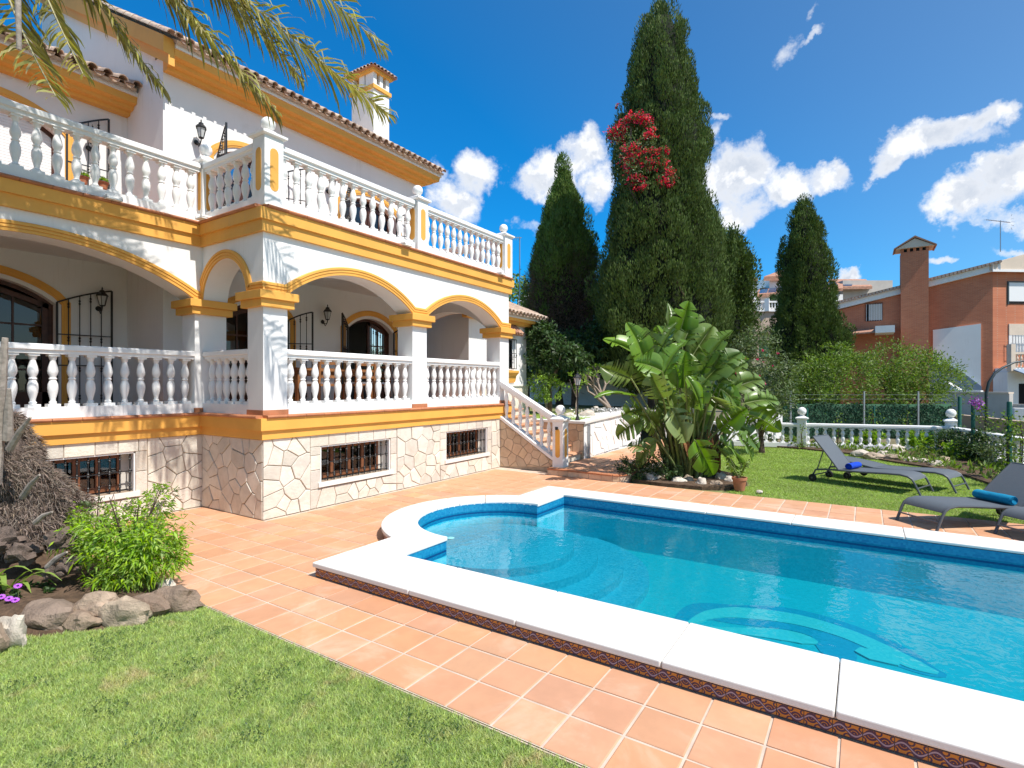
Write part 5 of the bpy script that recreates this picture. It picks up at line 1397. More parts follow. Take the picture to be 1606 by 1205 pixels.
obj('glass', MB().lathe([(.052, .945), (.095, 1.125)], 6), 'lamp_glass', gl_, world=False)
gl_.scale = (1, 1, 1)

# boundary balustrade of the lawn
FA, FB = Vector((18.95, 3.9)), Vector((20.42, -2.15)); FC = Vector((11.5, -4.6))
bf_me = baluster_mesh(.50, .95)
fb1 = balustrade(tuple(FA + (FA - FB).normalized() * 2), tuple(FB), .0, .14, .66, .78, 34, bf_me, None, .20, .22, 'boundary_balustrade')
tag(fb1, 'white balustrade closing the far side of the lawn, in front of the green screen', 'balustrade')
fd = (FB - FA).normalized()
fb2 = balustrade(tuple(FB + Vector((-.2, -.03))), tuple(FC), .0, .14, .66, .78, 36, bf_me, None, .20, .22, 'boundary_balustrade')
tag(fb2, 'white balustrade on the right running from the corner post towards the loungers', 'balustrade')
q1 = at(1258, 700, 17.2); q1 = FA + fd * ((Vector((q1.x, q1.y)) - FA).dot(fd))
for (x, y, l) in ((q1.x, q1.y, 'white ball-topped post in the middle of the far lawn balustrade'), (FB.x, FB.y, 'white ball-topped corner post where the two lawn balustrades meet')):
    o = ball_post(x, y, 0, .90, .26, None, panel=False, ball=.13, name='balustrade_post'); tag(o, l, 'post', 'ball-topped posts of the lawn balustrade')
pq = at(1596, 760, 9.9); tt_ = (Vector((pq.x, pq.y)) - FB).dot((FC - FB).normalized()); pq = FB + (FC - FB).normalized() * tt_
o = ball_post(pq.x, pq.y, 0, .92, .30, None, panel=True, sides=((-1, 0), (0, 1)), ball=.12, name='balustrade_post'); tag(o, 'white post with ochre panel at the right edge of the picture', 'post', 'ball-topped posts of the lawn balustrade')

# ================================================================== plants: palm
def frond(parent, P0, P1, P2, L_leaf, n, seed, dry=False, droop=.8, mat='palm_leaflet'):
    rr = np.random.default_rng(seed); P0, P1, P2 = map(Vector, (P0, P1, P2)); pts = []
    for i in range(25):
        t = i / 24; pts.append(P0 * (1 - t) ** 2 + P1 * 2 * t * (1 - t) + P2 * t * t)
    rc = MB().tube(pts, [.026 * (1 - .88 * i / 24) + .002 for i in range(25)], 6)
    fr = obj('frond', rc, 'palm_rachis', parent)
    Vs, Fs = [], []; base = 0
    arr = np.array([tuple(p) for p in pts])
    for s in (-1, 1):
        tt = np.linspace(.16, .995, n) + rr.uniform(-.003, .003, n); idx = np.clip(tt * 24, 0, 23.999); i0 = idx.astype(int); f = (idx - i0)[:, None]
        P = arr[i0] * (1 - f) + arr[i0 + 1] * f; T = unit(arr[i0 + 1] - arr[i0])
        up = np.zeros((n, 3)); up[:, 2] = 1
        side = unit(np.cross(T, up)) * s; nup = np.cross(side, T) * s
        k = np.sin(np.clip((tt - .1) / .9, 0, 1) * PI) ** .45 * .85 + .18
        Ln = L_leaf * k * rr.uniform(.8, 1.12, n)
        d0 = unit(T * rr.uniform(.55, .85, n)[:, None] + side * rr.uniform(.7, 1.0, n)[:, None] + np.abs(nup) * rr.uniform(-.1, .5, n)[:, None] + rr.normal(size=(n, 3)) * .10)
        g = np.zeros((n, 3)); g[:, 2] = -1
        dr_ = rr.uniform(.35, 1.0, n)[:, None] * droop
        a = P; b = P + d0 * (Ln * .4)[:, None] + g * dr_ * (Ln * .10)[:, None]; c = P + d0 * (Ln * .68)[:, None] + g * dr_ * (Ln * .32)[:, None]; e = P + d0 * (Ln * .80)[:, None] + g * dr_ * (Ln * .66)[:, None]
        wv_ = unit(np.cross(d0, g + rr.normal(size=(n, 3)) * .5)); wd = .0135 * rr.uniform(.8, 1.2, n)[:, None]
        V = np.stack([a - wv_ * wd * .6, a + wv_ * wd * .6, b + wv_ * wd, b - wv_ * wd, c + wv_ * wd * .75, c - wv_ * wd * .75, e + wv_ * wd * .12, e - wv_ * wd * .12], 1).reshape(-1, 3)
        q = np.arange(n)[:, None] * 8
        F = np.concatenate([q + np.array([[0, 1, 2, 3]]), q + np.array([[3, 2, 4, 5]]), q + np.array([[5, 4, 6, 7]])])
        Vs.append((V, F))
    V, F = joinVF(Vs); obj('leaflets', np_mesh('leaflets', V, F, mat), None, fr, world=False)
    return fr
PB = Vector((1.80, 7.75, 0)); CR = Vector((1.50, 7.30, 8.3))
palm = thing('palm_tree', PB, 'tall palm at the left edge, shaggy grey trunk foot, its fronds hanging over the villa', 'palm tree')
def zp(p): return p
tp = [PB + Vector((.05, 0, -.1)), PB + Vector((.02, 0, .5)), PB + Vector((-.10, 0, 1.1)), PB + Vector((-.20, 0, 1.7)), PB + Vector((-.22, -.05, 3.5)), CR - Vector((0, 0, .2)), CR + Vector((0, 0, .3))]
tr_ = MB().tube([PB + (p - PB) for p in tp], [.60, .58, .46, .23, .21, .22, .16], 20)
o = obj('trunk', tr_, 'palm_fibre', palm, smooth=60)
# shaggy fibre and aerial roots round the foot
n = 46000; th = NR.uniform(0, 2 * PI, n); hz_ = NR.uniform(0, 1, n) ** .85 * 1.7
rad = np.interp(hz_, [0, .5, .9, 1.2, 1.4, 1.65, 1.9], [.68, .67, .61, .52, .40, .30, .25]); cxs = np.interp(hz_, [0, .5, 1.1, 1.7], [.05, .02, -.10, -.20])
lump = np.array([mnoise.noise(Vector((math.cos(a) * 2, math.sin(a) * 2, h * 4))) for a, h in zip(th, hz_)]) * .30
P = np.stack([PB.x + cxs + np.cos(th) * (rad + lump + .02), PB.y + np.sin(th) * (rad + lump + .02), hz_], 1)
D_ = np.stack([np.cos(th), np.sin(th), NR.uniform(-1.2, .5, n)], 1) + NR.normal(size=(n, 3)) * .9
V, F = leaves(P, D_, NR.uniform(.03, .12, n), NR.uniform(.004, .012, n), droop=.35)
obj('fibre', np_mesh('fibre', V, F, 'palm_bristle'), None, o, world=False, kind='stuff')
# old frond stubs
for (p, q, r) in ((at(15, 705, 5.2), at(48, 655, 5.1), .035), (at(-12, 760, 5.2), at(8, 530, 5.1), .07), (at(12, 690, 5.2), at(14, 610, 5.1), .045), (at(35, 780, 5.1), at(62, 745, 5.0), .03), (at(-30, 740, 5.3), at(-38, 500, 5.3), .08), (at(55, 820, 5.0), at(82, 803, 4.95), .025), (at(75, 890, 5.0), at(105, 866, 4.95), .03)):
    m_ = p.lerp(q, .5) + Vector((0, 0, .02)); obj('frond_stub', MB().tube([p, m_, q], [r, r * .8, r * .35], 7), 'dry_stub', palm, smooth=50)
FRD = [ # entry point at the top of the picture and tip (pixels, distance), leaf length, leaflets per side, dry
    ((30, -60, 5.0), (88, 152, 5.2), .52, 90), ((95, -60, 5.4), (130, 116, 5.6), .46, 80), ((150, -90, 5.8), (258, 142, 6.3), .56, 95),
    ((300, -90, 5.8), (434, 176, 6.6), .60, 105), ((345, -120, 6.2), (474, 124, 7.0), .60, 100), ((420, -110, 6.0), (614, 182, 6.9), .68, 125), ((470, -150, 6.4), (604, 78, 7.2), .64, 100), ((230, -110, 5.6), (330, 60, 6.0), .5, 90)]
for k, (px_, py_, D_t) in enumerate(((60, -45, 6.2), (240, -55, 6.9), (120, -130, 7.0))):
    tip = at(px_, py_, D_t); frond(palm, CR, at(px_ * .5 - 20, py_ - 280, D_t * .93), tip, .55, 85, 400 + k, droop=.45)
for i, (e, t_, LL, nn) in enumerate(FRD):
    tip = at(*t_); dx_, dy_ = ((.50, .86), (.45, .89), (.62, .78), (.66, .75), (.64, .77), (.80, .60), (.72, .69), (.66, .75))[i]; kk = (300, 300, 330, 360, 360, 420, 400, 330)[i]
    mid = at(t_[0] - dx_ * kk, t_[1] - dy_ * kk, (t_[2] + 5.2) / 2 + .3); frond(palm, CR, mid, tip, LL, nn, 50 + i, droop=.75)
# one dry flower stalk
obj('dry_stalk', MB().tube([CR, at(26, -80, 4.0), at(30, 78, 4.1)], [.03, .026, .016], 8), 'dry_stub', palm, smooth=50)
for k in range(18):
    a = math.radians(k * 137.5); el = R.uniform(-.1, .9)
    L = R.uniform(2.4, 3.3); d = Vector((math.cos(a), math.sin(a), 0)); p1 = CR + d * L * .55 + Vector((0, 0, .5 + el * L * .55)); p2 = CR + d * L + Vector((0, 0, -.9 + el * 1.6))
    bad = False
    for t in (.3, .5, .7, .85, 1.0):
        q = CR * (1 - t) ** 2 + p1 * 2 * t * (1 - t) + p2 * t * t; pr_ = proj(q)
        if pr_ and pr_[0] > -90 and pr_[1] > -90: bad = True
    if bad: continue
    frond(palm, CR, p1, p2, .42, 55, 200 + k, droop=.8)

# ---------------------------------------------------------------- cypresses
def crown_mesh(prof, N, cl_r, leaves_per, leafL, leafW, seed, C, up=1.2, squash=1.0, jitter=.10, bias=None):
    """prof: (height, radius) of the crown; clumps of upright scale-like sprays over its surface"""
    rr = np.random.default_rng(seed); hs = np.array([p[0] for p in prof]); rs = np.array([p[1] for p in prof])
    dens = np.interp(np.linspace(hs[0], hs[-1], 200), hs, rs) + .12; cum = np.cumsum(dens); cum /= cum[-1]
    H = np.interp(rr.uniform(0, 1, N), cum, np.linspace(hs[0], hs[-1], 200)); th = rr.uniform(0, 2 * PI, N)
    lob = np.array([mnoise.noise(Vector((math.cos(a) * 1.6 + seed, math.sin(a) * 1.6, h * .55))) for a, h in zip(th, H)])
    rad = np.interp(H, hs, rs) * (1 + lob * .26) * (1 - np.abs(rr.normal(size=N)) * jitter)
    cr = cl_r * rr.uniform(.6, 1.35, N)
    rad = np.maximum(rad - cr * .75 + rr.uniform(-.22, .26, N) * np.clip(rad, 0, 1), 0)
    Cc = np.stack([C[0] + np.cos(th) * rad, C[1] + np.sin(th) * rad * squash, C[2] + H], 1); Out = np.stack([np.cos(th), np.sin(th), np.full(N, .35)], 1)
    n = N * leaves_per; ci = np.repeat(np.arange(N), leaves_per)
    d = sph(n, rr); d[:, 2] *= 1.0
    # keep the outer half of each clump
    dot = (d * Out[ci]).sum(1); d[dot < -.2] *= -1
    P = Cc[ci] + d * (cr[ci] * rr.uniform(.80, 1.0, n))[:, None] * np.array([1, 1, 1.8])
    Dr = d * .5 + Out[ci] * .25 + np.array([0, 0, up]) + rr.normal(size=(n, 3)) * .35
    V, F = leaves(P, Dr, leafL * rr.uniform(.6, 1.3, n), leafW * rr.uniform(.7, 1.3, n), rng=rr, nrm=d + np.array([0, 0, .15]) + rr.normal(size=(n, 3)) * .28)
    return V, F
def core(prof, C, k=.80, n=20, squash=1.0, seed=0):  # opaque shell inside the crown, its dark colour painted as shade
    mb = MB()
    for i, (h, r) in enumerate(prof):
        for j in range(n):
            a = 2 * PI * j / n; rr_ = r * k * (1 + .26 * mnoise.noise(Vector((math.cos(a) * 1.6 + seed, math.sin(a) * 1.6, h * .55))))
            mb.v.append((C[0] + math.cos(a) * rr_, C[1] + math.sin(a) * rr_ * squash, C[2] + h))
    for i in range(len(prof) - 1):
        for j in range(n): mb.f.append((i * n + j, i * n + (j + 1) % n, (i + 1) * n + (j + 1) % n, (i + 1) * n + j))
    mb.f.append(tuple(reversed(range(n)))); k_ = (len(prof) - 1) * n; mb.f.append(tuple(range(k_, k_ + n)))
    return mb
def densify(prof, k=4):
    out = []
    for a, b in zip(prof[:-1], prof[1:]):
        for i in range(k): t = i / k; out.append((a[0] + (b[0] - a[0]) * t, a[1] + (b[1] - a[1]) * t))
    return out + [prof[-1]]
def tree_thing(name, base, label, cat='tree', group=None, trunk_r=.25, trunk_h=2.0, mat='bark', limbs=0, crown_r=1.5, crown_z=3, seed=0):
    t = thing(name, base, label, cat, group); rr = random.Random(seed)
    m = MB(); m.tube([(0, 0, -.1), (rr.uniform(-.05, .05), rr.uniform(-.05, .05), trunk_h * .5), (rr.uniform(-.1, .1), rr.uniform(-.1, .1), trunk_h)], [trunk_r * 1.25, trunk_r * .9, trunk_r * .6], 10)
    o = obj('trunk', m, mat, t, smooth=60, world=False)
    for k in range(limbs):
        a = 2 * PI * k / limbs + rr.uniform(-.4, .4); z0 = trunk_h * rr.uniform(.55, .98); e = Vector((math.cos(a) * crown_r * rr.uniform(.45, .8), math.sin(a) * crown_r * rr.uniform(.45, .8), crown_z + rr.uniform(-.3, .5) * crown_r))
        s = Vector((0, 0, z0)); mid = s.lerp(e, .5) + Vector((0, 0, -.08 * crown_r)); obj('limb', MB().tube([s, mid, e], [trunk_r * .5, trunk_r * .32, trunk_r * .10], 7), mat, t, smooth=60, world=False)
    return t
def px_prof(D, cx, rows, base_z):
    """rows: (py, half width px) top to bottom -> (height above base, radius)"""
    out = [((EYE - D * (py - 604) / 846) - base_z, hw * D / 846) for py, hw in rows]; return sorted(out)
# the great cypress
D = 20.5; b = at(1036, 604, D); b.z = 1.1; C = (0, 0, 0)
rows = [(20, 3), (32, 17), (60, 33), (110, 45), (150, 52), (200, 63), (255, 71), (300, 76), (350, 84), (400, 92), (450, 97), (500, 100), (540, 92), (575, 76), (600, 50)]
pf = densify(px_prof(D, 1036, rows, b.z))
t = tree_thing('cypress', b, 'tallest broad dark cypress with red bougainvillea climbing through its middle', group='cypress trees behind the garden', trunk_r=.4, trunk_h=5)
V, F = crown_mesh(pf, 1250, .34, 190, .13, .036, 3, C, up=1.5, jitter=.13)
t['species'] = 'cypress'; del t['species']
cr_ = obj('crown', np_mesh('crown', V, F, 'cypress_leaf'), None, t, world=False)
obj('crown_shade_core', core(pf, C, .80, 24, seed=3), 'cypress_gap_shade', t, world=False)
big_base = b.copy(); big_pf = pf
# bougainvillea on it
bg_ = thing('bougainvillea', b, 'crimson bougainvillea blossoms climbing high in the tallest cypress', 'climbing plant')
def on_tree(px, py, D, depth):
    return at(px, py, D - depth)
Vs, Gs = [], []
BL = [(1000, 186, 14, 9), (985, 192, 12, 10), (970, 208, 12, 14), (962, 216, 8, 10), (1012, 190, 10, 7), (1016, 215, 10, 8), (992, 240, 16, 14), (985, 255, 10, 16), (1005, 248, 16, 10), (1025, 242, 18, 10), (1040, 240, 8, 7), (1018, 258, 16, 10), (1040, 258, 7, 6), (1046, 275, 11, 12), (1040, 288, 12, 8), (1050, 282, 9, 10), (1000, 283, 14, 8), (990, 285, 10, 7), (1008, 296, 9, 6), (980, 235, 6, 6), (1022, 205, 6, 5), (956, 212, 6, 8), (1076, 150, 3, 6), (968, 167, 3, 3), (990, 265, 12, 10)]
for (px, py, rx, ry) in BL:
    rad = float(np.interp((EYE - D * (py - 604) / 846) - b.z, [p[0] for p in big_pf], [p[1] for p in big_pf])); off = (px - 1028) * D / 846
    dep = math.sqrt(max(.1, rad * rad - off * off)) - .05
    c = at(px, py, D - dep); k = (D - dep) / 846
    n = max(10, int(rx * ry * 1.3)); u = NR.normal(size=(n, 2)) * .45
    P = np.array(c)[None] + np.array([RT[0], RT[1], 0])[None] * (u[:, :1] * rx * k) + np.array([0, 0, 1.])[None] * (u[:, 1:] * ry * k) - np.array([FW[0], FW[1], 0])[None] * NR.uniform(-.12, .22, n)[:, None]
    m = int(n * .5); q = np.repeat(P[:m], 5, 0) + NR.normal(size=(m * 5, 3)) * .02
    Vs.append(leaves(q, sph(m * 5), NR.uniform(.04, .08, m * 5), .05, .3)); q = np.repeat(P[m:], 4, 0); Gs.append(leaves(q, sph(len(q)) + np.array([0, 0, -.3]), .09, .04, .2))
for (px, py, n) in ((975, 222, 90), (990, 262, 150), (996, 276, 120), (1018, 232, 80), (1000, 225, 90), (1030, 270, 50)):
    c = at(px, py, D - 1.75); P = np.array(c)[None] + NR.normal(size=(n, 3)) * .22; Gs.append(leaves(P, sph(n), .10, .045, .2))
V, F = joinVF(Vs); W_ = np_mesh('blossoms', V, F, 'red_flower'); obj('blossoms', W_, None, bg_)
V, F = joinVF(Gs); obj('foliage', np_mesh('foliage', V, F, 'oleander_leaf'), None, bg_)
obj('stem', MB().tube([b + Vector((-1, -.8, .5)), b + Vector((-1.6, -1.3, 4)), at(985, 290, D - 1.4), at(990, 200, D - 1.2)], .03, 6), 'bark', bg_)
# second cypress, lower half bare and brown
D = 24.0; b = at(884, 604, D); b.z = 1.1
rows = [(262, 1), (280, 7), (300, 15), (330, 26), (370, 37), (410, 48), (460, 56), (520, 60), (570, 54), (600, 36)]
pf = densify(px_prof(D, 884, rows, b.z)); up_pf = [p for p in pf if p[0] > (604 - 420) * D / 846 + .9 - .6]
t = tree_thing('cypress', b, 'pointed cypress between villa and tallest cypress, its lower half brown and bare', group='cypress trees behind the garden', trunk_r=.35, trunk_h=4)
V, F = crown_mesh(up_pf, 420, .33, 170, .14, .040, 8, C, up=1.7, jitter=.13); obj('crown', np_mesh('crown', V, F, 'cypress_leaf_fresh'), None, t, world=False)
obj('crown_shade_core', core(pf, C, .80, 20, seed=8), 'cypress_gap_shade', t, world=False)
lo = [p for p in pf if p[0] <= up_pf[0][0] + 1.2]
V, F = crown_mesh(lo, 900, .40, 60, .30, .012, 9, C, up=-.2); obj('dead_twigs', np_mesh('dead_twigs', V, F, 'dead_twigs'), None, t, world=False)
V, F = crown_mesh([p for p in pf if up_pf[0][0] - 2.2 < p[0] < up_pf[0][0] + 1.0], 150, .30, 60, .14, .05, 19, C, up=1.0); V2 = V.copy(); obj('side_crown', np_mesh('side_crown', V2, F, 'cypress_leaf_fresh'), None, t, world=False)
# loose conifer right behind the great one
D = 25.0; b = at(1150, 604, D); b.z = 1.1
rows = [(378, 8), (400, 24), (430, 34), (460, 33), (490, 30), (520, 36), (560, 30), (600, 20)]
pf = densify(px_prof(D, 1150, rows, b.z)); t = tree_thing('conifer', b, 'loose dark conifer peeping out behind the right flank of the tallest cypress', trunk_r=.3, trunk_h=6)
V, F = crown_mesh(pf, 420, .40, 90, .15, .06, 12, C, up=.7, jitter=.35); obj('crown', np_mesh('crown', V, F, 'cypress_leaf'), None, t, world=False)
obj('crown_shade_core', core(pf, C, .62, 16, seed=12), 'cypress_gap_shade', t, world=False)
# right cypress
D = 27.0; b = at(1262, 604, D); b.z = 0
rows = [(324, 4), (336, 15), (360, 24), (400, 32), (440, 36), (480, 39), (500, 47), (530, 54), (560, 52), (600, 46), (640, 40), (665, 20)]
pf = densify(px_prof(D, 1262, rows, b.z)); t = tree_thing('cypress', b, 'slim lumpy cypress standing apart on the right, before the white houses', group='cypress trees behind the garden', trunk_r=.3, trunk_h=3)
V, F = crown_mesh(pf, 560, .33, 170, .14, .040, 15, C, up=1.1, jitter=.13); obj('crown', np_mesh('crown', V, F, 'cypress_leaf'), None, t, world=False)
obj('crown_shade_core', core(pf, C, .80, 20, seed=15), 'cypress_gap_shade', t, world=False)

# ---------------------------------------------------------------- leafy bushes and trees
def leafy(parent, blobs, n, L, Wd, mat, seed, droop=.2, shell=.6, up=.25, name='crown', clump=0):
    """blobs: (centre, radii); leaves spread in clumps through their volume, thicker near the surface"""
    rr = np.random.default_rng(seed); Vs = []; tot = sum(b[1][0] * b[1][1] * b[1][2] for b in blobs)
    for c, r in blobs:
        m = int(n * (r[0] * r[1] * r[2]) / tot) + 10; nc = max(6, m // (clump or 28)); d = sph(nc, rr); cr = rr.uniform(shell, 1.0, nc) ** .7
        # uneven outline
        lob = np.array([1 + .28 * mnoise.noise(Vector(tuple(x * 1.9)) + Vector((seed, 0, 0))) for x in d])
        cc = np.array(c)[None] + d * (cr * lob)[:, None] * np.array(r)[None]
        ci = rr.integers(0, nc, m); P = cc[ci] + rr.normal(size=(m, 3)) * (.16 * min(r))
        Dr = d[ci] * .6 + sph(m, rr) * .8 + np.array([0, 0, up]); Vs.append(leaves(P, Dr, L * rr.uniform(.6, 1.3, m), Wd * rr.uniform(.7, 1.3, m), droop=droop, rng=rr, nrm=d[ci] * .7 + np.array([0, 0, .5]) + rr.normal(size=(m, 3)) * .5))
    V, F = joinVF(Vs); return obj(name, np_mesh(name, V, F, mat), None, parent)
def bush(name, px, py, D, base_z, blobs, n, L, Wd, mat, label, cat, seed, trunk=None, **k):
    p = at(px, py, D); p.z = base_z
    t = tree_thing(name, p, label, cat, k.pop('group', None), *(trunk or (.05, .5)), limbs=k.pop('limbs', 4), crown_r=k.pop('crown_r', .6), crown_z=k.pop('crown_z', 1.0), mat=k.pop('bark', 'bark'), seed=seed)
    o = leafy(t, [(at(*c[:3]), c[3]) for c in blobs], n, L, Wd, mat, seed, **k); return t
S_ = lambda *a: a
# broad leaved tree by the wing
bush('loquat_tree', 862, 655, 17.5, 1.05, [S_(852, 532, 17.5, (.48, .5, .55)), S_(878, 555, 17.3, (.62, .6, .38)), S_(850, 568, 17.0, (.40, .4, .3)), S_(902, 566, 17.6, (.45, .5, .32)), S_(846, 515, 17.6, (.32, .4, .3))], 5200, .17, .065, 'dark_leaf', 'broad-leaved dark green tree beside the side wing, in front of the garden wall', 'tree', 31, (.07, 1.4), limbs=5, crown_r=.9, crown_z=2.0)
bush('lemon_tree', 857, 648, 17.5, 1.05, [S_(850, 600, 17.2, (.42, .4, .42)), S_(868, 612, 17.2, (.36, .3, .34)), S_(845, 618, 17.3, (.3, .3, .25))], 1500, .09, .04, 'lime_leaf', 'small bright green citrus tree left of the lantern post', 'tree', 32, (.04, .6), bark='pale_bark', crown_r=.35, crown_z=.9)
bush('sapling', 904, 648, 16.5, 1.05, [S_(898, 602, 16.5, (.30, .25, .35)), S_(912, 606, 16.4, (.18, .2, .3)), S_(888, 606, 16.4, (.22, .1, .12))], 260, .08, .035, 'lime_leaf', 'thin sapling with sparse yellow-green leaves right behind the lantern post', 'tree', 33, (.03, .75), bark='pale_bark', crown_r=.35, crown_z=1.1)
# plumeria with bare forks
p = at(958, 648, 19.0); p.z = 1.1
pl = thing('frangipani_tree', p, 'low frangipani with bare forked branches ringed by rocks in the upper garden', 'tree')
bm = MB(); tips = []
def fork(a, d, L, r, k):
    e = a + d * L; bm.tube([a, a.lerp(e, .5) + Vector((0, 0, .02)), e], [r, r * .85, r * .7], 6)
    if k == 0: tips.append(e); return
    for _ in range(2 if k > 1 else R.choice((2, 3))):
        dd_ = (d + Vector((R.uniform(-.8, .8), R.uniform(-.8, .8), R.uniform(.0, .55)))).normalized(); fork(e, dd_, L * .72, r * .68, k - 1)
for q in range(3): fork(p + Vector((0, 0, 0)), Vector((-RT[0] * .5 + R.uniform(-.3, .3), -RT[1] * .5 + R.uniform(-.3, .3), .75)).normalized(), .62, .075, 4)
obj('branches', bm, 'pale_bark', pl, smooth=60)
P = np.repeat(np.array([tuple(t) for t in tips]), 5, 0); V, F = leaves(P, sph(len(P)) + np.array([0, 0, .5]), .16, .05, droop=.3); obj('foliage', np_mesh('foliage', V, F, 'lime_leaf'), None, pl)
# dark mass of undergrowth below the conifers
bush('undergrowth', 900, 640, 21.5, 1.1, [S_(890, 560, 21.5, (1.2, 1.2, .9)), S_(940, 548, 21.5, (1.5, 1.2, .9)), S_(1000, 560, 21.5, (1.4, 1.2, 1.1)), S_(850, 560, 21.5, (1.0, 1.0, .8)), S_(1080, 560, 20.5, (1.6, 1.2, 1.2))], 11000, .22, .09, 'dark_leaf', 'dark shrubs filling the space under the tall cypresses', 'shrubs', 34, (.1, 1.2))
# oleander right of the big plant
bush('oleander', 1195, 660, 16.0, .0, [S_(1190, 560, 16.2, (.75, .7, .75)), S_(1205, 590, 15.8, (.8, .7, .7)), S_(1180, 620, 15.6, (.8, .7, .6)), S_(1215, 615, 15.8, (.65, .6, .6)), S_(1190, 645, 15.8, (.8, .7, .5)), S_(1175, 535, 16.4, (.5, .5, .4))], 7500, .12, .035, 'oleander_leaf', 'rounded oleander with a few pink flowers right of the giant leaves', 'shrub', 35, (.08, .8), limbs=5, crown_r=1, crown_z=1.8)
fl = NR.normal(size=(11, 3)) * .45 + np.array(at(1186, 585, 15.2)); q = np.repeat(fl, 6, 0); V, F = leaves(q, sph(len(q)), .05, .04, .3); obj('blossoms', np_mesh('blossoms', V, F, 'pink_flower'), None, bpy.data.objects['oleander'])
# airy shrubs beyond the boundary
bush('pepper_shrub', 1290, 680, 22.5, -.3, [S_(1290, 600, 22.5, (1.3, 1.1, 1.2)), S_(1270, 630, 22.3, (1.0, 1.0, 1.0)), S_(1330, 590, 22.6, (1.1, 1.0, 1.0)), S_(1315, 560, 22.7, (.8, .7, .6))], 8000, .15, .045, 'shrub_leaf', 'airy light green shrub behind the green screen, next to the slim cypress', 'shrub', 36, (.1, 1.2), up=.5, limbs=6, crown_r=1.3, crown_z=2.4, group='shrubs behind the green screen')
bush('pepper_shrub', 1420, 680, 23.5, -.3, [S_(1400, 575, 23.5, (1.4, 1.1, 1.1)), S_(1440, 590, 23.5, (1.5, 1.2, 1.1)), S_(1470, 600, 23.3, (1.1, 1.0, .9)), S_(1380, 610, 23.2, (1.4, 1.1, 1.0)), S_(1430, 625, 23.0, (1.6, 1.0, .7)), S_(1495, 580, 23.5, (.55, .5, .5))], 12500, .15, .045, 'shrub_leaf', 'wide airy shrub in front of the brick house, reaching the pale rendered wall', 'shrub', 37, (.12, 1.3), up=.5, limbs=7, crown_r=1.8, crown_z=2.6, group='shrubs behind the green screen')
# ---------------------------------------------------------------- giant bird of paradise
bop = thing('bird_of_paradise', at(1078, 752, 11.65), 'giant bird of paradise clump with big torn green leaves beside the pool', 'plant'); bop.location.z = 0
def paddle(base, a, b, width, seed, pale=False, dry=False, face=None):
    """blade from a to b; stalk from base to a"""
    rr = random.Random(seed); a, b, base = Vector(a), Vector(b), Vector(base); L = (b - a).length; d = (b - a).normalized(); g = Vector((0, 0, -1))
    toCam = (Vector((0, 0, EYE)) - (a + b) / 2).normalized()
    fc = face or (toCam * rr.uniform(.6, 1.4) + Vector((rr.uniform(-.9, .9), rr.uniform(-.9, .9), rr.uniform(.2, 1.1)))).normalized()
    side = d.cross(fc).normalized(); nrm = side.cross(d)
    n = 26; mid = []
    for i in range(n + 1):
        t = i / n; mid.append(a + d * (L * t) + nrm * (math.sin(t * PI) * L * .06) + g * (L * .09 * t * t))
    mb = MB(); 
    for s in (-1, 1):
        tear = [0] + sorted(rr.sample(range(3, n - 2), rr.randint(4, 8))) + [n]; 
        dr = 0; shift = 0
        for q in range(len(tear) - 1):
            i0, i1 = tear[q], tear[q + 1]; dr = rr.uniform(-.12, .28) if q else rr.uniform(0, .10); sk = rr.uniform(-.03, .05)
            for i in range(i0, i1):
                P = []
                for ii, sh in ((i, .0 if i > i0 else .10), (i + 1, .0 if i + 1 < i1 else -.10)):
                    t = ii / n; w = width * (math.sin(min(1, (t * .96 + .04)) ** .62 * PI) ** .62) * .5; m = mid[ii]
                    fwd = d * (w * (.28 + sk) + sh * w * .9)
                    P.append((m, m + side * s * w * .55 + fwd * .5 + nrm * (w * .22) + g * (w * dr * .22), m + side * s * w + fwd + nrm * (w * (.30 - dr * .3)) + g * (w * dr)))
                b_ = len(mb.v); mb.v += [tuple(x) for x in (P[0][0], P[0][1], P[0][2], P[1][0], P[1][1], P[1][2])]; mb.f += [(b_, b_ + 1, b_ + 4, b_ + 3), (b_ + 1, b_ + 2, b_ + 5, b_ + 4)]
    me = bpy.data.meshes.new('leaf'); me.from_pydata(mb.v, [], mb.f)
    bm_ = bmesh.new(); bm_.from_mesh(me); bmesh.ops.remove_doubles(bm_, verts=bm_.verts, dist=.0004); bm_.to_mesh(me); bm_.free()
    me.materials.append(M['dry_leaf' if dry else 'paddle_leaf_pale' if pale else 'paddle_leaf'])
    for p_ in me.polygons: p_.use_smooth = True
    o = obj('leaf', me, None, bop)
    ctrl = base.lerp(a, .55) + Vector((0, 0, (a - base).length * .10)); sp = []
    for i in range(9): t = i / 8; sp.append(base * (1 - t) ** 2 + ctrl * 2 * t * (1 - t) + a * t * t)
    rib = MB(); rib.tube(sp + [m + nrm * -.006 for m in mid[1::3]], [.030 - .0018 * i for i in range(9)] + [.012 * (1 - j / 9) + .003 for j in range(len(mid[1::3]))], 7); obj('leaf_stalk', rib, 'dry_leaf' if dry else 'leaf_stem', o, smooth=60, world=False)
    return o
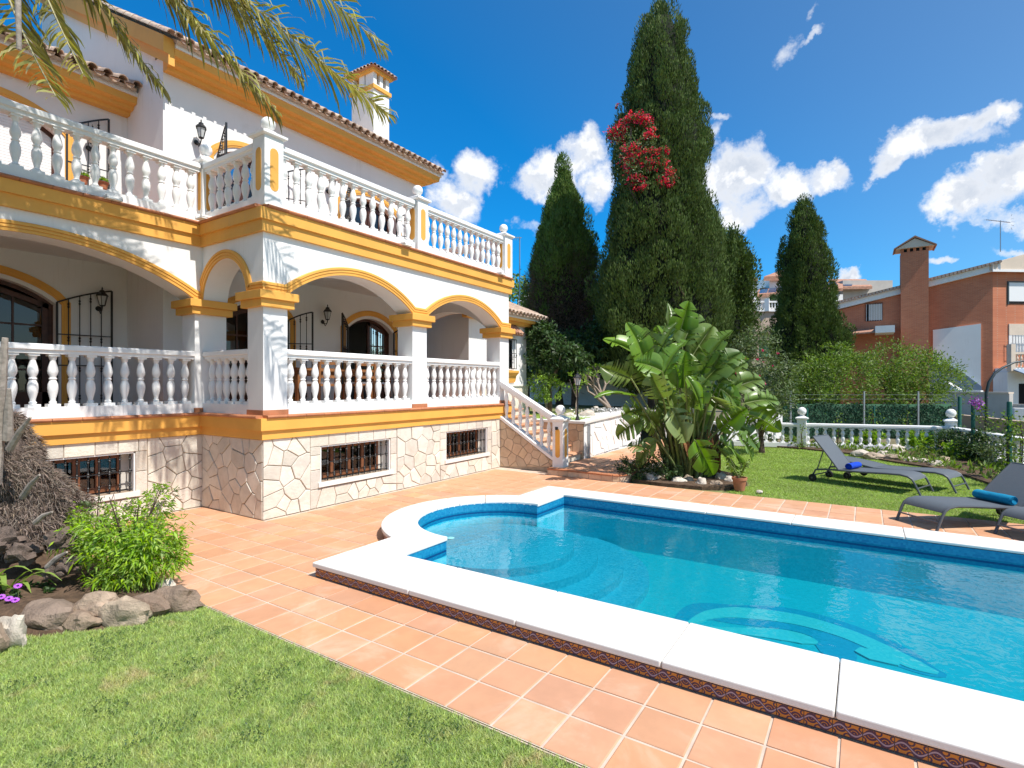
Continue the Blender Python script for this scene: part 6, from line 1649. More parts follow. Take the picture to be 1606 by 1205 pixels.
LV = [(1018, 574, 945, 524, .40, 0, 0), (1012, 571, 982, 498, .34, -.2, 0), (1020, 560, 1000, 505, .34, .4, 0), (1040, 543, 1047, 468, .34, .3, 0), (1062, 533, 1081, 466, .36, .3, 0),
      (1070, 543, 1096, 486, .36, .1, 0), (1099, 588, 1150, 510, .42, -.3, 0), (1106, 596, 1163, 546, .36, -.4, 0), (1112, 622, 1158, 660, .42, -.7, 1), (997, 622, 932, 618, .26, -.6, 0), (990, 594, 942, 570, .34, -.3, 0),
      (1168, 633, 1221, 624, .30, -.2, 0), (1171, 648, 1225, 672, .34, -.4, 0), (1006, 658, 967, 681, .30, -.4, 0), (1012, 705, 984, 697, .24, -.6, 0), (1128, 690, 1165, 730, .36, -.6, 0), (1125, 700, 1152, 748, .30, -.5, 0),
      (1052, 640, 1075, 690, .34, -.8, 1), (1035, 560, 1062, 500, .40, 0, 0), (1085, 560, 1118, 505, .38, .3, 0), (1140, 590, 1175, 560, .34, .2, 0), (1150, 610, 1195, 590, .36, .1, 0),
      (1040, 590, 1078, 528, .42, -.5, 0), (1072, 610, 1075, 545, .36, -.3, 0), (1020, 600, 990, 548, .38, .0, 0), (1120, 640, 1150, 598, .40, -.1, 0), (1050, 600, 1022, 540, .38, .5, 0), (1100, 560, 1128, 520, .36, .6, 0),
      (1030, 690, 1000, 730, .28, -.7, 0), (1090, 690, 1118, 740, .32, -.8, 0), (1145, 660, 1190, 700, .32, -.1, 0), (1060, 560, 1030, 505, .36, .7, 0), (1085, 640, 1110, 590, .40, -.6, 0), (1040, 625, 1020, 580, .34, -.6, 0), (1010, 640, 975, 650, .32, 0, 0),
      (1155, 680, 1180, 720, .30, -.4, 0), (1130, 610, 1160, 640, .34, -.5, 0), (1062, 655, 1040, 612, .36, .2, 0), (1075, 590, 1100, 640, .3, -.9, 0)]
for i, (ax, ay, bx, by, w, dp, pale) in enumerate(LV):
    a = at(ax, ay, 11.6 + dp); b = at(bx, by, 11.6 + dp + R.uniform(-.35, .35)); bx0 = R.uniform(-.5, .5); base = at(1078 + (ax - 1078) * .25 + bx0 * 20, 750, 11.65 + dp * .35); base.z = .05
    paddle(base, a, b, w * 1.75, i + 5, pale == 1)
for i in range(20):
    ang = R.uniform(-.95, .95); ax = 1080 + 62 * math.sin(ang) + R.uniform(-12, 12); ay = R.uniform(575, 680); L = R.uniform(45, 75); bx = ax + L * math.sin(ang * .9); by = ay - L * math.cos(ang * 1.05) * R.uniform(.5, 1.1)
    dp = R.uniform(-.7, .5); base = at(1078 + R.uniform(-18, 18), 750, 11.65 + dp * .3); base.z = .05
    paddle(base, at(ax, ay, 11.6 + dp), at(bx, by, 11.6 + dp + R.uniform(-.3, .3)), R.uniform(.45, .62), 300 + i)
for i in range(12):   # dead hanging leaves and cut stalks
    ax = R.uniform(1045, 1125); a = at(ax, R.uniform(660, 700), 11.4 + R.uniform(-.3, .3)); b = a + Vector((R.uniform(-.12, .12), R.uniform(-.12, .12), -R.uniform(.4, .7))); base = at(ax, 752, 11.6); base.z = .02
    paddle(base, a, b, .14, 90 + i, dry=True)
stc = MB()
for i in range(34):
    ax = R.uniform(1045, 1120); base = at(ax, 752, R.uniform(11.3, 11.9)); base.z = 0; top = at(ax + R.uniform(-28, 28), R.uniform(640, 715), R.uniform(11.2, 11.9)); stc.tube([base, base.lerp(top, .5), top], [.045, .038, .022], 7)
obj('stalks', stc, 'leaf_stem', bop, smooth=60)
# low shrub and rocks of the bed
bed = MB(); bed.prism([(10.72, 4.02), (10.62, 3.4), (10.66, 2.6), (10.9, 2.15), (11.6, 1.95), (12.6, 2.3), (13.2, 3.2), (12.8, 4.25), (11.2, 4.04)], -.06, .05); obj('flower_bed', bed, 'soil', kind='structure')
bush('low_shrub', 1000, 752, 11.4, .03, [S_(1000, 735, 11.3, (.30, .3, .24)), S_(1025, 728, 11.4, (.34, .3, .28)), S_(985, 730, 11.6, (.24, .2, .2)), S_(1045, 738, 11.2, (.26, .3, .2))], 3600, .055, .03, 'dark_leaf', 'low dark green shrub at the foot of the giant leaves, next to the landing', 'shrub', 41, (.03, .2), crown_r=.2, crown_z=.25)
def rocks(spec, mat, group, labels, z=0.0, bank=None):
    for i, (x, y, sx, sy, sz, rz) in enumerate(spec):
        o = obj('rock', rock_mesh('rock', (sx, sy, sz), mat if isinstance(mat, str) else mat[i % len(mat)], i * 1.7 + x, 3), None, None, loc=(x, y, z + sz * .45)); o.rotation_euler = (0, 0, rz)
        tag(o, labels[i] if i < len(labels) else labels[-1], 'rock', group)
rs = []
for (px, py, w, h) in ((1018, 748, 26, 17), (1040, 747, 12, 10), (1063, 752, 20, 12), (1080, 751, 15, 12), (1100, 756, 16, 15), (1122, 757, 16, 11), (1130, 748, 16, 14), (1112, 742, 14, 10), (1144, 752, 14, 12)):
    p = at(px, py, 11.0); D = 846 * 2 / (py - 604 + 6); D = min(D, 11.6); p = at(px, py, D); k = D / 846; rs.append((p.x, p.y, w * k * .62, w * k * .5, h * k * .62, R.uniform(0, 3)))
rocks(rs, ['rock_pale', 'rock'], 'rocks edging the bed of the giant leaves', ['reddish slab-like rock leaning at the left end of the bed', 'smallest rock of the bed edge, beside the leaning slab', 'flat wide rock of the bed edge, below the stalks', 'rounded rock of the bed edge, below the dead leaves', 'boxy pale rock of the bed edge right of the middle', 'low rock of the bed edge nearest to the tiles', 'upper pale rock at the right end of the bed', 'rock half hidden under the leaves at the back of the bed', 'last rock of the bed towards the clay pot'])

# ---------------------------------------------------------------- left bed: soil mound, rocks, bush, flowers
def bed_edge(x): return float(np.interp(x, [-1.2, .9, 1.41, 1.75, 2.0, 2.3, 2.55], [6.6, 6.1, 5.66, 5.34, 5.16, 5.18, 5.32]))
mound = MB(); nn = 44
for i in range(nn):
    for j in range(nn):
        x = -1.2 + 3.75 * i / (nn - 1); y = 5.05 + 4.05 * j / (nn - 1)
        e = min(1, (2.55 - x) / .30, (y - bed_edge(x)) / .30 ); z = -.045 + max(0, e) * .16 + .05 * mnoise.noise(Vector((x * 2.3, y * 2.3, 0))) * max(0, e) + .28 * math.exp(-((x - 1.8) ** 2 + (y - 7.6) ** 2) / .7) * max(0, e)
        mound.v.append((x, y, z))
for i in range(nn - 1):
    for j in range(nn - 1): a = i * nn + j; mound.f.append((a, a + nn, a + nn + 1, a + 1))
o = obj('planting_bed', mound, 'soil', kind='structure', smooth=True)
rs = []
for (px, py, w, h) in ((18, 988, 22, 30), (78, 962, 44, 24), (125, 972, 26, 14), (155, 952, 34, 26), (198, 958, 30, 24), (178, 945, 16, 12), (232, 950, 28, 20), (272, 938, 34, 22), (262, 922, 14, 16), (-40, 1000, 40, 34), (-110, 1010, 44, 30)):
    D = 846 * 2 / (py + h * .7 - 604); p = at(px, py, D); k = D / 846; rs.append((p.x, p.y, w * k * 1.15, w * k * .62, h * k * 1.05, YAW - PI / 2 + R.uniform(-.3, .3)))
rocks(rs, ['rock_pale', 'dark_rock', 'dark_rock', 'rock', 'rock', 'rock', 'dark_rock', 'dark_rock'], 'rocks edging the left planting bed', ['upright pale rock under the purple daisies at the left edge', 'big smooth brown rock between the daisies and the pitted rocks', 'low brown rock wedged before the pitted rocks', 'pitted light rock with holes, left one of the pair', 'pitted light rock right of its twin, below the feathery bush', 'small rounded stone lying on top of the pitted rocks', 'dark creviced rock under the feathery bush', 'grey creviced rock at the corner of the tiles', 'small dark stone behind the grey corner rock', 'rock of the left bed just outside the daisies', 'outermost rock of the left bed'])
bush('feathery_bush', 205, 930, 5.3, .05, [S_(200, 845, 5.3, (.34, .32, .32)), S_(150, 830, 5.4, (.28, .25, .22)), S_(235, 850, 5.2, (.30, .28, .26)), S_(205, 885, 5.15, (.32, .3, .24)), S_(245, 790, 5.5, (.14, .14, .20)), S_(255, 870, 5.2, (.2, .2, .2))], 8200, .075, .017, 'bush_leaf', 'light green feathery bush growing from the left bed over the tiles', 'bush', 51, (.03, .35), droop=.5, shell=.35, up=.3, limbs=9, crown_r=.35, crown_z=.75, clump=22)
tw = MB()
for k in range(30):
    a = at(200 + R.uniform(-30, 30), 900, 5.3); e = at(200 + R.uniform(-95, 70), R.uniform(775, 850), 5.3 + R.uniform(-.3, .3)); tw.tube([a, a.lerp(e, .5) + Vector((0, 0, .06)), e], [.005, .004, .002], 4)
obj('twigs', tw, 'pale_bark', bpy.data.objects['feathery_bush'])
bb_ = [S_(125, 850, 5.9, (.26, .25, .2)), S_(262, 780, 5.8, (.14, .12, .16)), S_(160, 800, 5.8, (.3, .25, .12))]
bush('grey_bush', 150, 880, 5.9, .1, bb_, 1200, .06, .014, 'oleander_leaf', 'sparse greyish bush just behind the feathery one, against the house wall', 'bush', 52, (.02, .3), limbs=6, crown_r=.3, crown_z=.6)
# strap leaves and daisies
st = thing('strap_leaf_plant', at(20, 925, 4.9), 'plant with long arching strap leaves among the daisies at the left edge', 'plant')
for k in range(15):
    a = at(5 + R.uniform(-25, 25), 925, 4.85 + R.uniform(-.1, .15)); ang = R.uniform(0, 2 * PI); L = R.uniform(.28, .46); d = Vector((math.cos(ang), math.sin(ang), 0))
    if k < 4: d = (Vector((RT[0], RT[1], 0)) + Vector((0, 0, .1 * k))).normalized(); L = .42
    P = [a + d * L * t + Vector((0, 0, L * (1.25 * t - 1.15 * t * t))) for t in (0, .2, .4, .6, .8, 1)]; sd = d.cross(Vector((0, 0, 1))).normalized(); m = MB(); W_ = (.012, .018, .02, .018, .012, .002)
    for p_, w_ in zip(P, W_): m.v += [tuple(p_ - sd * w_), tuple(p_ + Vector((0, 0, -.005))), tuple(p_ + sd * w_)]
    for i in range(5): m.f += [(3 * i, 3 * i + 1, 3 * i + 4, 3 * i + 3), (3 * i + 1, 3 * i + 2, 3 * i + 5, 3 * i + 4)]
    obj('leaf', m, 'lime_leaf', st, smooth=60)
leafy(st, [(at(30, 945, 4.8), (.24, .22, .10)), (at(60, 935, 5.0), (.22, .2, .09)), (at(-10, 950, 4.8), (.3, .2, .1))], 1500, .06, .028, 'dark_leaf', 55, name='foliage')
for i, (px, py, D) in enumerate(((28, 919, 4.62), (14, 939, 4.58), (24, 941, 4.60), (2, 936, 4.62), (38, 951, 4.66), (-20, 930, 4.6))):
    c = at(px, py, D); fl_ = thing('daisy', c, ['purple daisy standing highest above the others', 'purple daisy left of the closest pair', 'purple daisy right of the closest pair', 'purple daisy at the very left edge', 'purple daisy lowest and furthest right, over the leaves', 'purple daisy outside the left edge'][i], 'flower', 'purple daisies in the left bed')
    nv = (Vector((0, 0, EYE)) - c).normalized() * .5 + Vector((0, -.2, 1)); nv.normalize(); t1 = nv.orthogonal().normalized(); t2 = nv.cross(t1); m = MB()
    for k in range(14):
        a = 2 * PI * k / 14; u = t1 * math.cos(a) + t2 * math.sin(a); v = nv.cross(u); r = .031; m.add([u * .006 - v * .003, u * .006 + v * .003, u * r * .8 + v * .005, u * r, u * r * .8 - v * .005], [(0, 1, 2, 3, 4)])
    obj('petals', m, 'purple_flower', fl_, world=False); m = MB().lathe([(.009, 0), (.008, .004), (.003, .007)], 10); q = nv.to_track_quat('Z', 'Y'); m.v = [tuple(q @ Vector(v)) for v in m.v]; obj('eye', m, 'flower_eye', fl_, world=False)
    obj('stem', MB().tube([(0, 0, 0), (.005, 0, -.06), (0, 0, -.14)], .0025, 5), 'leaf_stem', fl_, world=False)

# ---------------------------------------------------------------- lawns
def lawn(name, poly, zs, density_fn, H, Wd, mat, seed, label, n):
    rr = np.random.default_rng(seed); xs = [p[0] for p in poly]; ys = [p[1] for p in poly]
    P = np.stack([rr.uniform(min(xs), max(xs), n), rr.uniform(min(ys), max(ys), n)], 1)
    keep = density_fn(P, rr); P = P[keep]
    ins = np.zeros(len(P), bool); j = len(poly) - 1
    for i in range(len(poly)):
        xi, yi = poly[i]; xj, yj = poly[j]; c = ((yi > P[:, 1]) != (yj > P[:, 1])) & (P[:, 0] < (xj - xi) * (P[:, 1] - yi) / (yj - yi + 1e-12) + xi); ins ^= c; j = i
    P = P[ins]; m = len(P); D = P[:, 0] * FW[0] + P[:, 1] * FW[1]; k = np.clip(D / 4.0, .8, 6)
    L = H * rr.uniform(.5, 1.25, m); w = Wd * k * rr.uniform(.7, 1.3, m); a = rr.uniform(0, 2 * PI, m); lean = rr.uniform(.4, 1.35, m)
    b = rr.uniform(0, 2 * PI, m); z = np.full(m, zs)
    c = np.stack([P[:, 0], P[:, 1], z], 1); s = np.stack([np.cos(a), np.sin(a), np.zeros(m)], 1) * w[:, None] * .5
    tip = c + np.stack([np.cos(b) * lean * L, np.sin(b) * lean * L, L * np.cos(lean * .8)], 1)
    V = np.stack([c - s, c + s, tip], 1).reshape(-1, 3); F = np.arange(m * 3).reshape(-1, 3)
    o = obj(name, np_mesh(name, V, F, mat), None, None, kind='stuff'); return tag(o, label, 'lawn')
LG = [(-3.0, -.5), (2.566, -.5), (2.566, 6.8), (-3.0, 6.8)]
m = MB(); m.add([(min(x, 2.57), y, -.024) for x, y in LG], [(0, 1, 2, 3)]); obj('lawn_ground', m, 'lawn_soil', kind='structure')
m = MB(); m.add([(-8, -8, -.037), (2.545, -8, -.037), (2.545, -.5, -.037), (-8, -.5, -.037)], [(0, 1, 2, 3)]); m.add([(-8, -.5, -.037), (-3, -.5, -.037), (-3, 12, -.037), (-8, 12, -.037)], [(0, 1, 2, 3)]); obj('lawn_ground', m, 'lawn_soil', kind='structure')
def vis_left(P, rr):
    D = P[:, 0] * FW[0] + P[:, 1] * FW[1]; r = P[:, 0] * RT[0] + P[:, 1] * RT[1]; px = 803 + 846 * r / np.maximum(D, .1)
    bare = np.array([mnoise.noise(Vector((x * 1.2, y * 1.2, 3))) for x, y in P]) > .36
    edge_ = np.interp(P[:, 0], [-1.2, .9, 1.41, 1.75, 2.0, 2.3, 2.55], [6.6, 6.1, 5.66, 5.34, 5.16, 5.18, 5.32]) + .03 * np.sin(P[:, 0] * 23)
    return (P[:, 1] < edge_) & (D > 2.1) & (px > -260) & (px < 1000) & (rr.uniform(0, 1, len(P)) < np.clip((5.2 / np.maximum(D, 1)) ** 1.0, .4, 1)) & ~(bare & (rr.uniform(0, 1, len(P)) < .45))
lawn('lawn', LG, -.025, vis_left, .040, .0070, 'grass_blade', 61, 'sunlit green lawn in the left foreground with a few dry yellow patches', 1700000)
RG = [(10.53, -9), (10.53, 1.9), (10.75, 2.2), (11.6, 1.9), (12.8, 2.2), (13.4, 3.2), (13.0, 4.2), (18.6, 4.2), (19.4, 1.2), (20.3, -2.4), (11.6, -4.9)]
m = MB(); m.add([(x, y, -.022) for x, y in [(10.53, -9), (10.53, 4.0), (18.8, 4.2), (22, -2.4), (22, -9)]], [(0, 1, 2, 3, 4)]); obj('lawn_ground', m, 'lawn_soil', kind='structure')
def vis_right(P, rr):
    D = P[:, 0] * FW[0] + P[:, 1] * FW[1]; r = P[:, 0] * RT[0] + P[:, 1] * RT[1]; px = 803 + 846 * r / np.maximum(D, .1)
    return (px > 1050) & (px < 1720) & (rr.uniform(0, 1, len(P)) < np.clip(9 / D, .3, 1))
lawn('lawn', RG, -.024, vis_right, .038, .0045, 'grass_fresh', 62, 'fresh green lawn under the sun loungers beyond the pool', 620000)
UG = [(12.7, 6.3), (17.2, 6.6), (20.8, 6.2), (20.8, 14), (15.2, 14), (15.2, 9.0), (12.7, 8.9)]
lawn('lawn', UG, 1.05, lambda P, rr: rr.uniform(0, 1, len(P)) < .8, .05, .006, 'grass_fresh', 63, 'strip of lawn in the upper garden behind the retaining wall', 90000)

# rocks and border of the right lawn
rs = []
for (px, py, w, h) in ((1404, 706, 13, 8), (1386, 712, 12, 5), (1370, 716, 14, 6), (1428, 722, 10, 5), (1448, 724, 10, 5), (1400, 718, 14, 6), (1470, 728, 12, 6), (1350, 712, 14, 6), (1482, 722, 10, 6)):
    D = 846 * 2 / (py + h * .6 - 604); p = at(px, py, D); k = D / 846; rs.append((p.x, p.y, w * k, w * k * .8, h * k * 1.1, R.uniform(0, 3)))
rocks(rs, ['rock_pale', 'rock_pale', 'rock'], 'pale rocks between the lawn and the far balustrade', ['white rounded boulder between the two low green plants', 'pale rock just left of the white boulder', 'flat pale rock beneath the raised lounger back', 'small pale rock below the right green plant', 'pale rock next along from the small one to the right', 'flat pale rock in front of the white boulder', 'pale rock nearest the dark shrubs by the corner', 'pale rock furthest left, behind the steep lounger', 'pale rock behind, at the foot of the dark shrubs'])
border = MB(); border.prism([(19.3, 2.6), (19.0, 1.6), (18.4, .35), (17.2, -.5), (16.4, -1.3), (15.2, -1.9), (13.6, -2.3), (12.2, -3.1), (12.4, -4.4), (20.4, -2.3)], -.05, .035); obj('flower_border', border, 'soil', kind='structure')
FGRP = 'low plants of the right border'
for i, (px, py, D, r, mat, lab, L, W_, nn) in enumerate((
    (1362, 705, 17.2, (.62, .5, .26), 'bush_leaf', 'round green plant just behind the steep lounger back', .16, .04, 900), (1444, 712, 16.4, (.62, .5, .30), 'bush_leaf', 'bright green leafy plant right of the white boulder', .17, .045, 1000),
    (1500, 720, 15.2, (.5, .5, .42), 'dark_leaf', 'dark shrub at the corner where the balustrades meet', .10, .04, 1500), (1540, 735, 14.0, (.6, .5, .5), 'dark_leaf', 'dark shrub right of the corner, below the tall green posts', .10, .04, 1700), (1500, 742, 14.6, (.4, .3, .26), 'bush_leaf', 'lighter green plant in front of the corner shrubs', .10, .04, 700),
    (1565, 748, 12.9, (.42, .4, .42), 'oleander_leaf', 'rose bush before the right balustrade, behind the turquoise towel lounger', .07, .035, 900), (1240, 703, 18.4, (.5, .3, .16), 'shrub_leaf', 'low green plant at the foot of the middle ball post', .10, .04, 420), (1205, 703, 18.6, (.4, .3, .14), 'dark_leaf', 'low plant at the left end of the far balustrade', .10, .04, 350), (1290, 706, 18.0, (.4, .25, .10), 'oleander_leaf', 'thin ground plant between the middle ball post and the steep lounger', .08, .03, 220))):
    p = at(px, py, D); base = Vector((p.x, p.y, .02)); t = thing('border_plant', base, lab, 'plant', FGRP)
    leafy(t, [(Vector((p.x, p.y, r[2] * .8)), r)], int(nn * 1.2), L, W_, mat, 70 + i, up=.5, name='foliage', shell=.2)
# climbing roses on green posts
PG = 'green metal posts along the right boundary'
posts = [(1266, 17.2, 640, 'thin green post beside the middle ball post'), (1371, 17.2, 637, 'green post in the middle of the green screen'), (1505, 15.6, 622, 'first of the three tall green posts right of the screen'), (1526, 14.2, 627, 'second of the three tall green posts, with the magenta blossom at its top'), (1583, 11.4, 630, 'tall green post at the right, wrapped in climbing rose')]
for (px, D, top, lab) in posts:
    p = at(px, 604, D); zt = EYE - (top - 604) * D / 846; w = .03 if px < 1400 else .045
    o = obj('fence_post', MB().lathe([(w, 0), (w, zt - .02), (w * .7, zt)], 10, (p.x, p.y, 0)), 'green_metal', None, smooth=35); tag(o, lab, 'post', PG)
def climber(px0, pts, D, label, seed, n=260, flower=None):
    base = at(px0, 604, D); base.z = 0; t = thing('climbing_rose', base, label, 'climbing plant', 'climbers on the right boundary'); P = [base + Vector((0, 0, .02))] + [at(x, y, D + .05) for x, y in pts]
    s = MB(); s.tube(P, .010, 5); s.tube([p + Vector((.05, .02, 0)) for p in P[:-1]], .007, 5); obj('stem', s, 'bark', t)
    arr = np.array([tuple(p) for p in P]); rr = np.random.default_rng(seed); i = rr.integers(0, len(P) - 1, n); f = rr.uniform(0, 1, n)[:, None]; q = arr[i] * (1 - f) + arr[i + 1] * f + rr.normal(size=(n, 3)) * .10
    V, F = leaves(q, sph(n, rr), rr.uniform(.05, .10, n), .045, rng=rr); obj('foliage', np_mesh('foliage', V, F, 'shrub_leaf'), None, t)
    if flower:
        fx, fy, m, r_, mat = flower; c = np.array(at(fx, fy, D)); q = c + rr.normal(size=(m, 3)) * r_; V, F = leaves(q, sph(m, rr), .06, .05, .3, rng=rr); obj('blossoms', np_mesh('blossoms', V, F, mat), None, t)
climber(1583, [(1583, 740), (1580, 700), (1590, 670), (1575, 655)], 11.3, 'climbing rose wound round the rightmost tall green post', 81, 420)
climber(1544, [(1540, 700), (1548, 665), (1535, 640), (1533, 632)], 14.0, 'climber crowned by a magenta blossom beside the second tall post', 82, 240, (1533, 633, 90, .07, 'purple_flower'))
climber(1602, [(1602, 740), (1604, 690), (1600, 665)], 10.4, 'climbing rose at the right edge before the ochre panelled post', 83, 300)
climber(1500, [(1498, 690), (1495, 670), (1500, 650)], 16.0, 'thin climber left of the corner ball post', 84, 120)
climber(1372, [(1370, 690), (1371, 665), (1368, 648)], 17.0, 'thin climber on the green post in the middle of the screen', 85, 120)
climber(1425, [(1424, 690), (1422, 665), (1424, 650)], 17.2, 'thin climber right of the middle green post', 86, 110)
climber(1315, [(1314, 700), (1315, 670), (1312, 655)], 17.2, 'thin climber between the ball post and the steep lounger', 87, 110)
climber(1259, [(1258, 700), (1257, 680), (1260, 668)], 16.9, 'climber hugging the middle ball post', 88, 90)

# ================================================================== beyond the boundary
sc_ = thing('green_screen', (21, 1, 0), 'dark green artificial hedge screen on wire fencing behind the far balustrade', 'fence')
a, b = at(1222, 604, 21.0), at(1492, 604, 21.0); n = 16000
f = NR.uniform(0, 1, n)[:, None]; P = np.array([a.x, a.y, 0])[None] * (1 - f) + np.array([b.x, b.y, 0])[None] * f; zt = 1.32 - .08 * f[:, 0] + .05 * np.sin(f[:, 0] * 31); P[:, 2] = NR.uniform(-.2, 1, n) * zt; P += NR.normal(size=(n, 3)) * np.array([.03, .03, .02])
V, F = leaves(P, np.tile(np.array([[-.3, -.3, -1.]]), (n, 1)) + NR.normal(size=(n, 3)) * .7, NR.uniform(.06, .14, n), .03); obj('artificial_foliage', np_mesh('artificial_foliage', V, F, 'hedge_leaf'), None, sc_, kind='stuff')
bk = MB(); d = (b - a).normalized(); bk.bar(Vector((a.x, a.y, .5)), Vector((b.x, b.y, .5)), .01, 1.5); obj('backing_net', bk, 'green_sheet', sc_)
for px in (1240, 1355, 1440): q = at(px, 604, 20.8); obj('post', MB().lathe([(.035, -.2), (.035, 1.75)], 8, (q.x, q.y, 0)), 'galvanised', sc_)
for z in (1.45, 1.62): obj('wire', MB().bar(Vector((a.x, a.y, z)), Vector((b.x, b.y, z)), .006), 'galvanised', sc_)
# low white wall behind on the left
lw = thing('low_wall', at(1195, 660, 20.5), 'low white wall with pink shade left of the green screen', 'wall'); lw.location.z = 0
a, b = at(1140, 604, 20.0), at(1224, 604, 20.8); obj('wall', MB().bar(Vector((a.x, a.y, .4)), Vector((b.x, b.y, .4)), .2, .9), 'white_render', lw)
a, b = at(1228, 604, 23.0), at(1372, 604, 20.0)
# garden wall of the upper garden (in shade)
gwl = thing('garden_wall', (21.0, 12, 1.2), 'long plain white garden wall in shade behind the upper lawn', 'wall')
obj('wall', MB().box(21.0, 21.3, 5.4, 30, .8, 3.0), 'white_render', gwl); obj('coping', MB().box(20.94, 21.36, 5.36, 30, 3.0, 3.06), 'coping', gwl)
w2 = thing('garden_wall', (16.2, 24, 1.2), 'stretch of white garden wall beyond the side wing', 'wall'); obj('wall', MB().box(10.0, 21.0, 24, 24.3, .8, 3.4), 'white_render', w2)
rs = []
for (px, py, w, h, D) in ((893, 648, 9, 5, 16.2), (921, 648, 12, 7, 16.2), (878, 650, 8, 4, 16.4), (935, 640, 5, 7, 18.6)):
    p = at(px, py, D); k = D / 846; rs.append((p.x, p.y, w * k, w * k * .8, h * k, R.uniform(0, 3)))
rocks(rs, 'rock_pale', 'pale rocks lying on the upper lawn', ['pale rock left of the lantern post on the upper lawn', 'largest pale rock, right of the lantern post on the upper lawn', 'smallest pale rock by the stair newel on the upper lawn', 'orange brick-like stone at the frangipani'], z=1.05)
pb = thing('pebble_bed', at(965, 645, 18.4), 'ring of white pebbles round the frangipani', 'pebble bed'); pb.location.z = 1.05
n = 700; c = np.array(at(962, 645, 18.3)); P = c + np.stack([NR.normal(size=n) * .55, NR.normal(size=n) * .45, np.zeros(n)], 1); P[:, 2] = 1.07 + NR.uniform(0, .10, n); V, F = joinVF([leaves(P, sph(n), .09, .08, .3), leaves(P, sph(n), .09, .08, .3)]); obj('pebbles', np_mesh('pebbles', V, F, 'pebbles'), None, pb, kind='stuff')

# --- brick house
X0 = 47.7; Dk = 36.0
bh = thing('brick_house', (X0, -3, -1), 'red brick house with tall brick chimney, tiled roof and white lower annex on the right', 'house')
def fx(px, py): # point on the left-hand face of the house
    r = (px - 803) / 846; D = X0 / (FW[0] + r * RT[0]); return at(px, py, D)
yc = fx(1557, 413).y; yl = fx(1310, 470).y
face = MB(); c0, c1, c2 = fx(1557, 425), fx(1412, 462), fx(1310, 488)
face.prism([(yc, -1), (yl, -1), (yl, c2.z), (yc, c0.z)], X0, X0 + .3, lambda u, v, h: (h, u, v)); obj('side_wall', face, 'red_brick', bh)
XE_ = X0 + 9
KX, KY = X0, yc; UX, UY = math.cos(YAW - PI / 2 + .06), math.sin(YAW - PI / 2 + .06); DX, DY = -UY, UX
def fbox(mb, u0, u1, d0, d1, z0, z1):
    c = (KX + UX * (u0 + u1) / 2 + DX * (d0 + d1) / 2, KY + UY * (u0 + u1) / 2 + DY * (d0 + d1) / 2, (z0 + z1) / 2); return mb.obox(c, (UX, UY, 0), (DX, DY, 0), (0, 0, 1), (u1 - u0) / 2, (d1 - d0) / 2, (z1 - z0) / 2)
fmap = lambda u, v, h: (KX + UX * u + DX * h, KY + UY * u + DY * h, v)
c0 = c0
obj('front_wall', fbox(MB(), .002, 12, .302, 8, -1, c0.z).add([fmap(0.001, z, d) for z in (-1, c0.z) for d in (0, .30)] + [fmap(12, z, d) for z in (-1, c0.z) for d in (0, .30)], [(0, 4, 6, 2), (1, 3, 7, 5), (4, 5, 7, 6), (2, 6, 7, 3), (0, 2, 3, 1)]), 'red_brick', bh)
obj('back_wall', MB().box(X0, XE_, yl - .3, yl, -1, c2.z).box(XE_ - .3, XE_, yc, yl, -1, c2.z), 'red_brick', bh)
# white fascia and roof slope
def slope_board(za, zb, x0, x1, h, mat, name):
    m = MB(); m.add([(x0, yc - .35, za), (x1, yc - .35, za), (x1, yl + .4, zb), (x0, yl + .4, zb), (x0, yc - .35, za + h), (x1, yc - .35, za + h), (x1, yl + .4, zb + h), (x0, yl + .4, zb + h)], [(0, 3, 2, 1), (4, 5, 6, 7), (0, 1, 5, 4), (1, 2, 6, 5), (2, 3, 7, 6), (3, 0, 4, 7)]); return obj(name, m, mat, bh)
slope_board(c0.z + .02, c2.z - .02, X0 - .30, X0 + .02, .42, 'white_render', 'fascia')
slope_board(c0.z + .44, c2.z + .40, X0 - .42, XE_ + .3, .14, 'roof_tile_red', 'roof')
rt = MB(); n = 26
for i in range(n):   # tile rows seen from the side, running down towards the back
    y = yc - .35 + (yl + .75 - yc) * i / n
for i in range(14):
    x = X0 - .35 + i * .30; a = Vector((x, yl + .4, c2.z + .56)); b = Vector((x, yc - .35, c0.z + .60)); d = (b - a); L = d.length; d.normalize(); half_pipe(rt, a, d, (1, 0, 0), Vector((1, 0, 0)).cross(d), L, .12, True, 6)
rt.v = [v for v in rt.v]; obj('tile_rows', rt, 'roof_tile_red', bh, kind='stuff')
bar_ = MB(); nb = 46
for i in range(nb):  # ends of the tiles along the verge
    t = i / nb; y = yc - .3 + (yl + .6 - yc) * t; z = c0.z + .50 + (c2.z - c0.z - .04) * t; bar_.lathe([(.10, -.28), (.085, .0)], 7); k = len(bar_.v); bar_.v[-14:] = [(X0 - .42 + vz * 1.0 + .2, y + vx, z + vy) for vx, vy, vz in bar_.v[-14:]]
obj('verge_tiles', bar_, 'roof_tile', bh, kind='stuff')
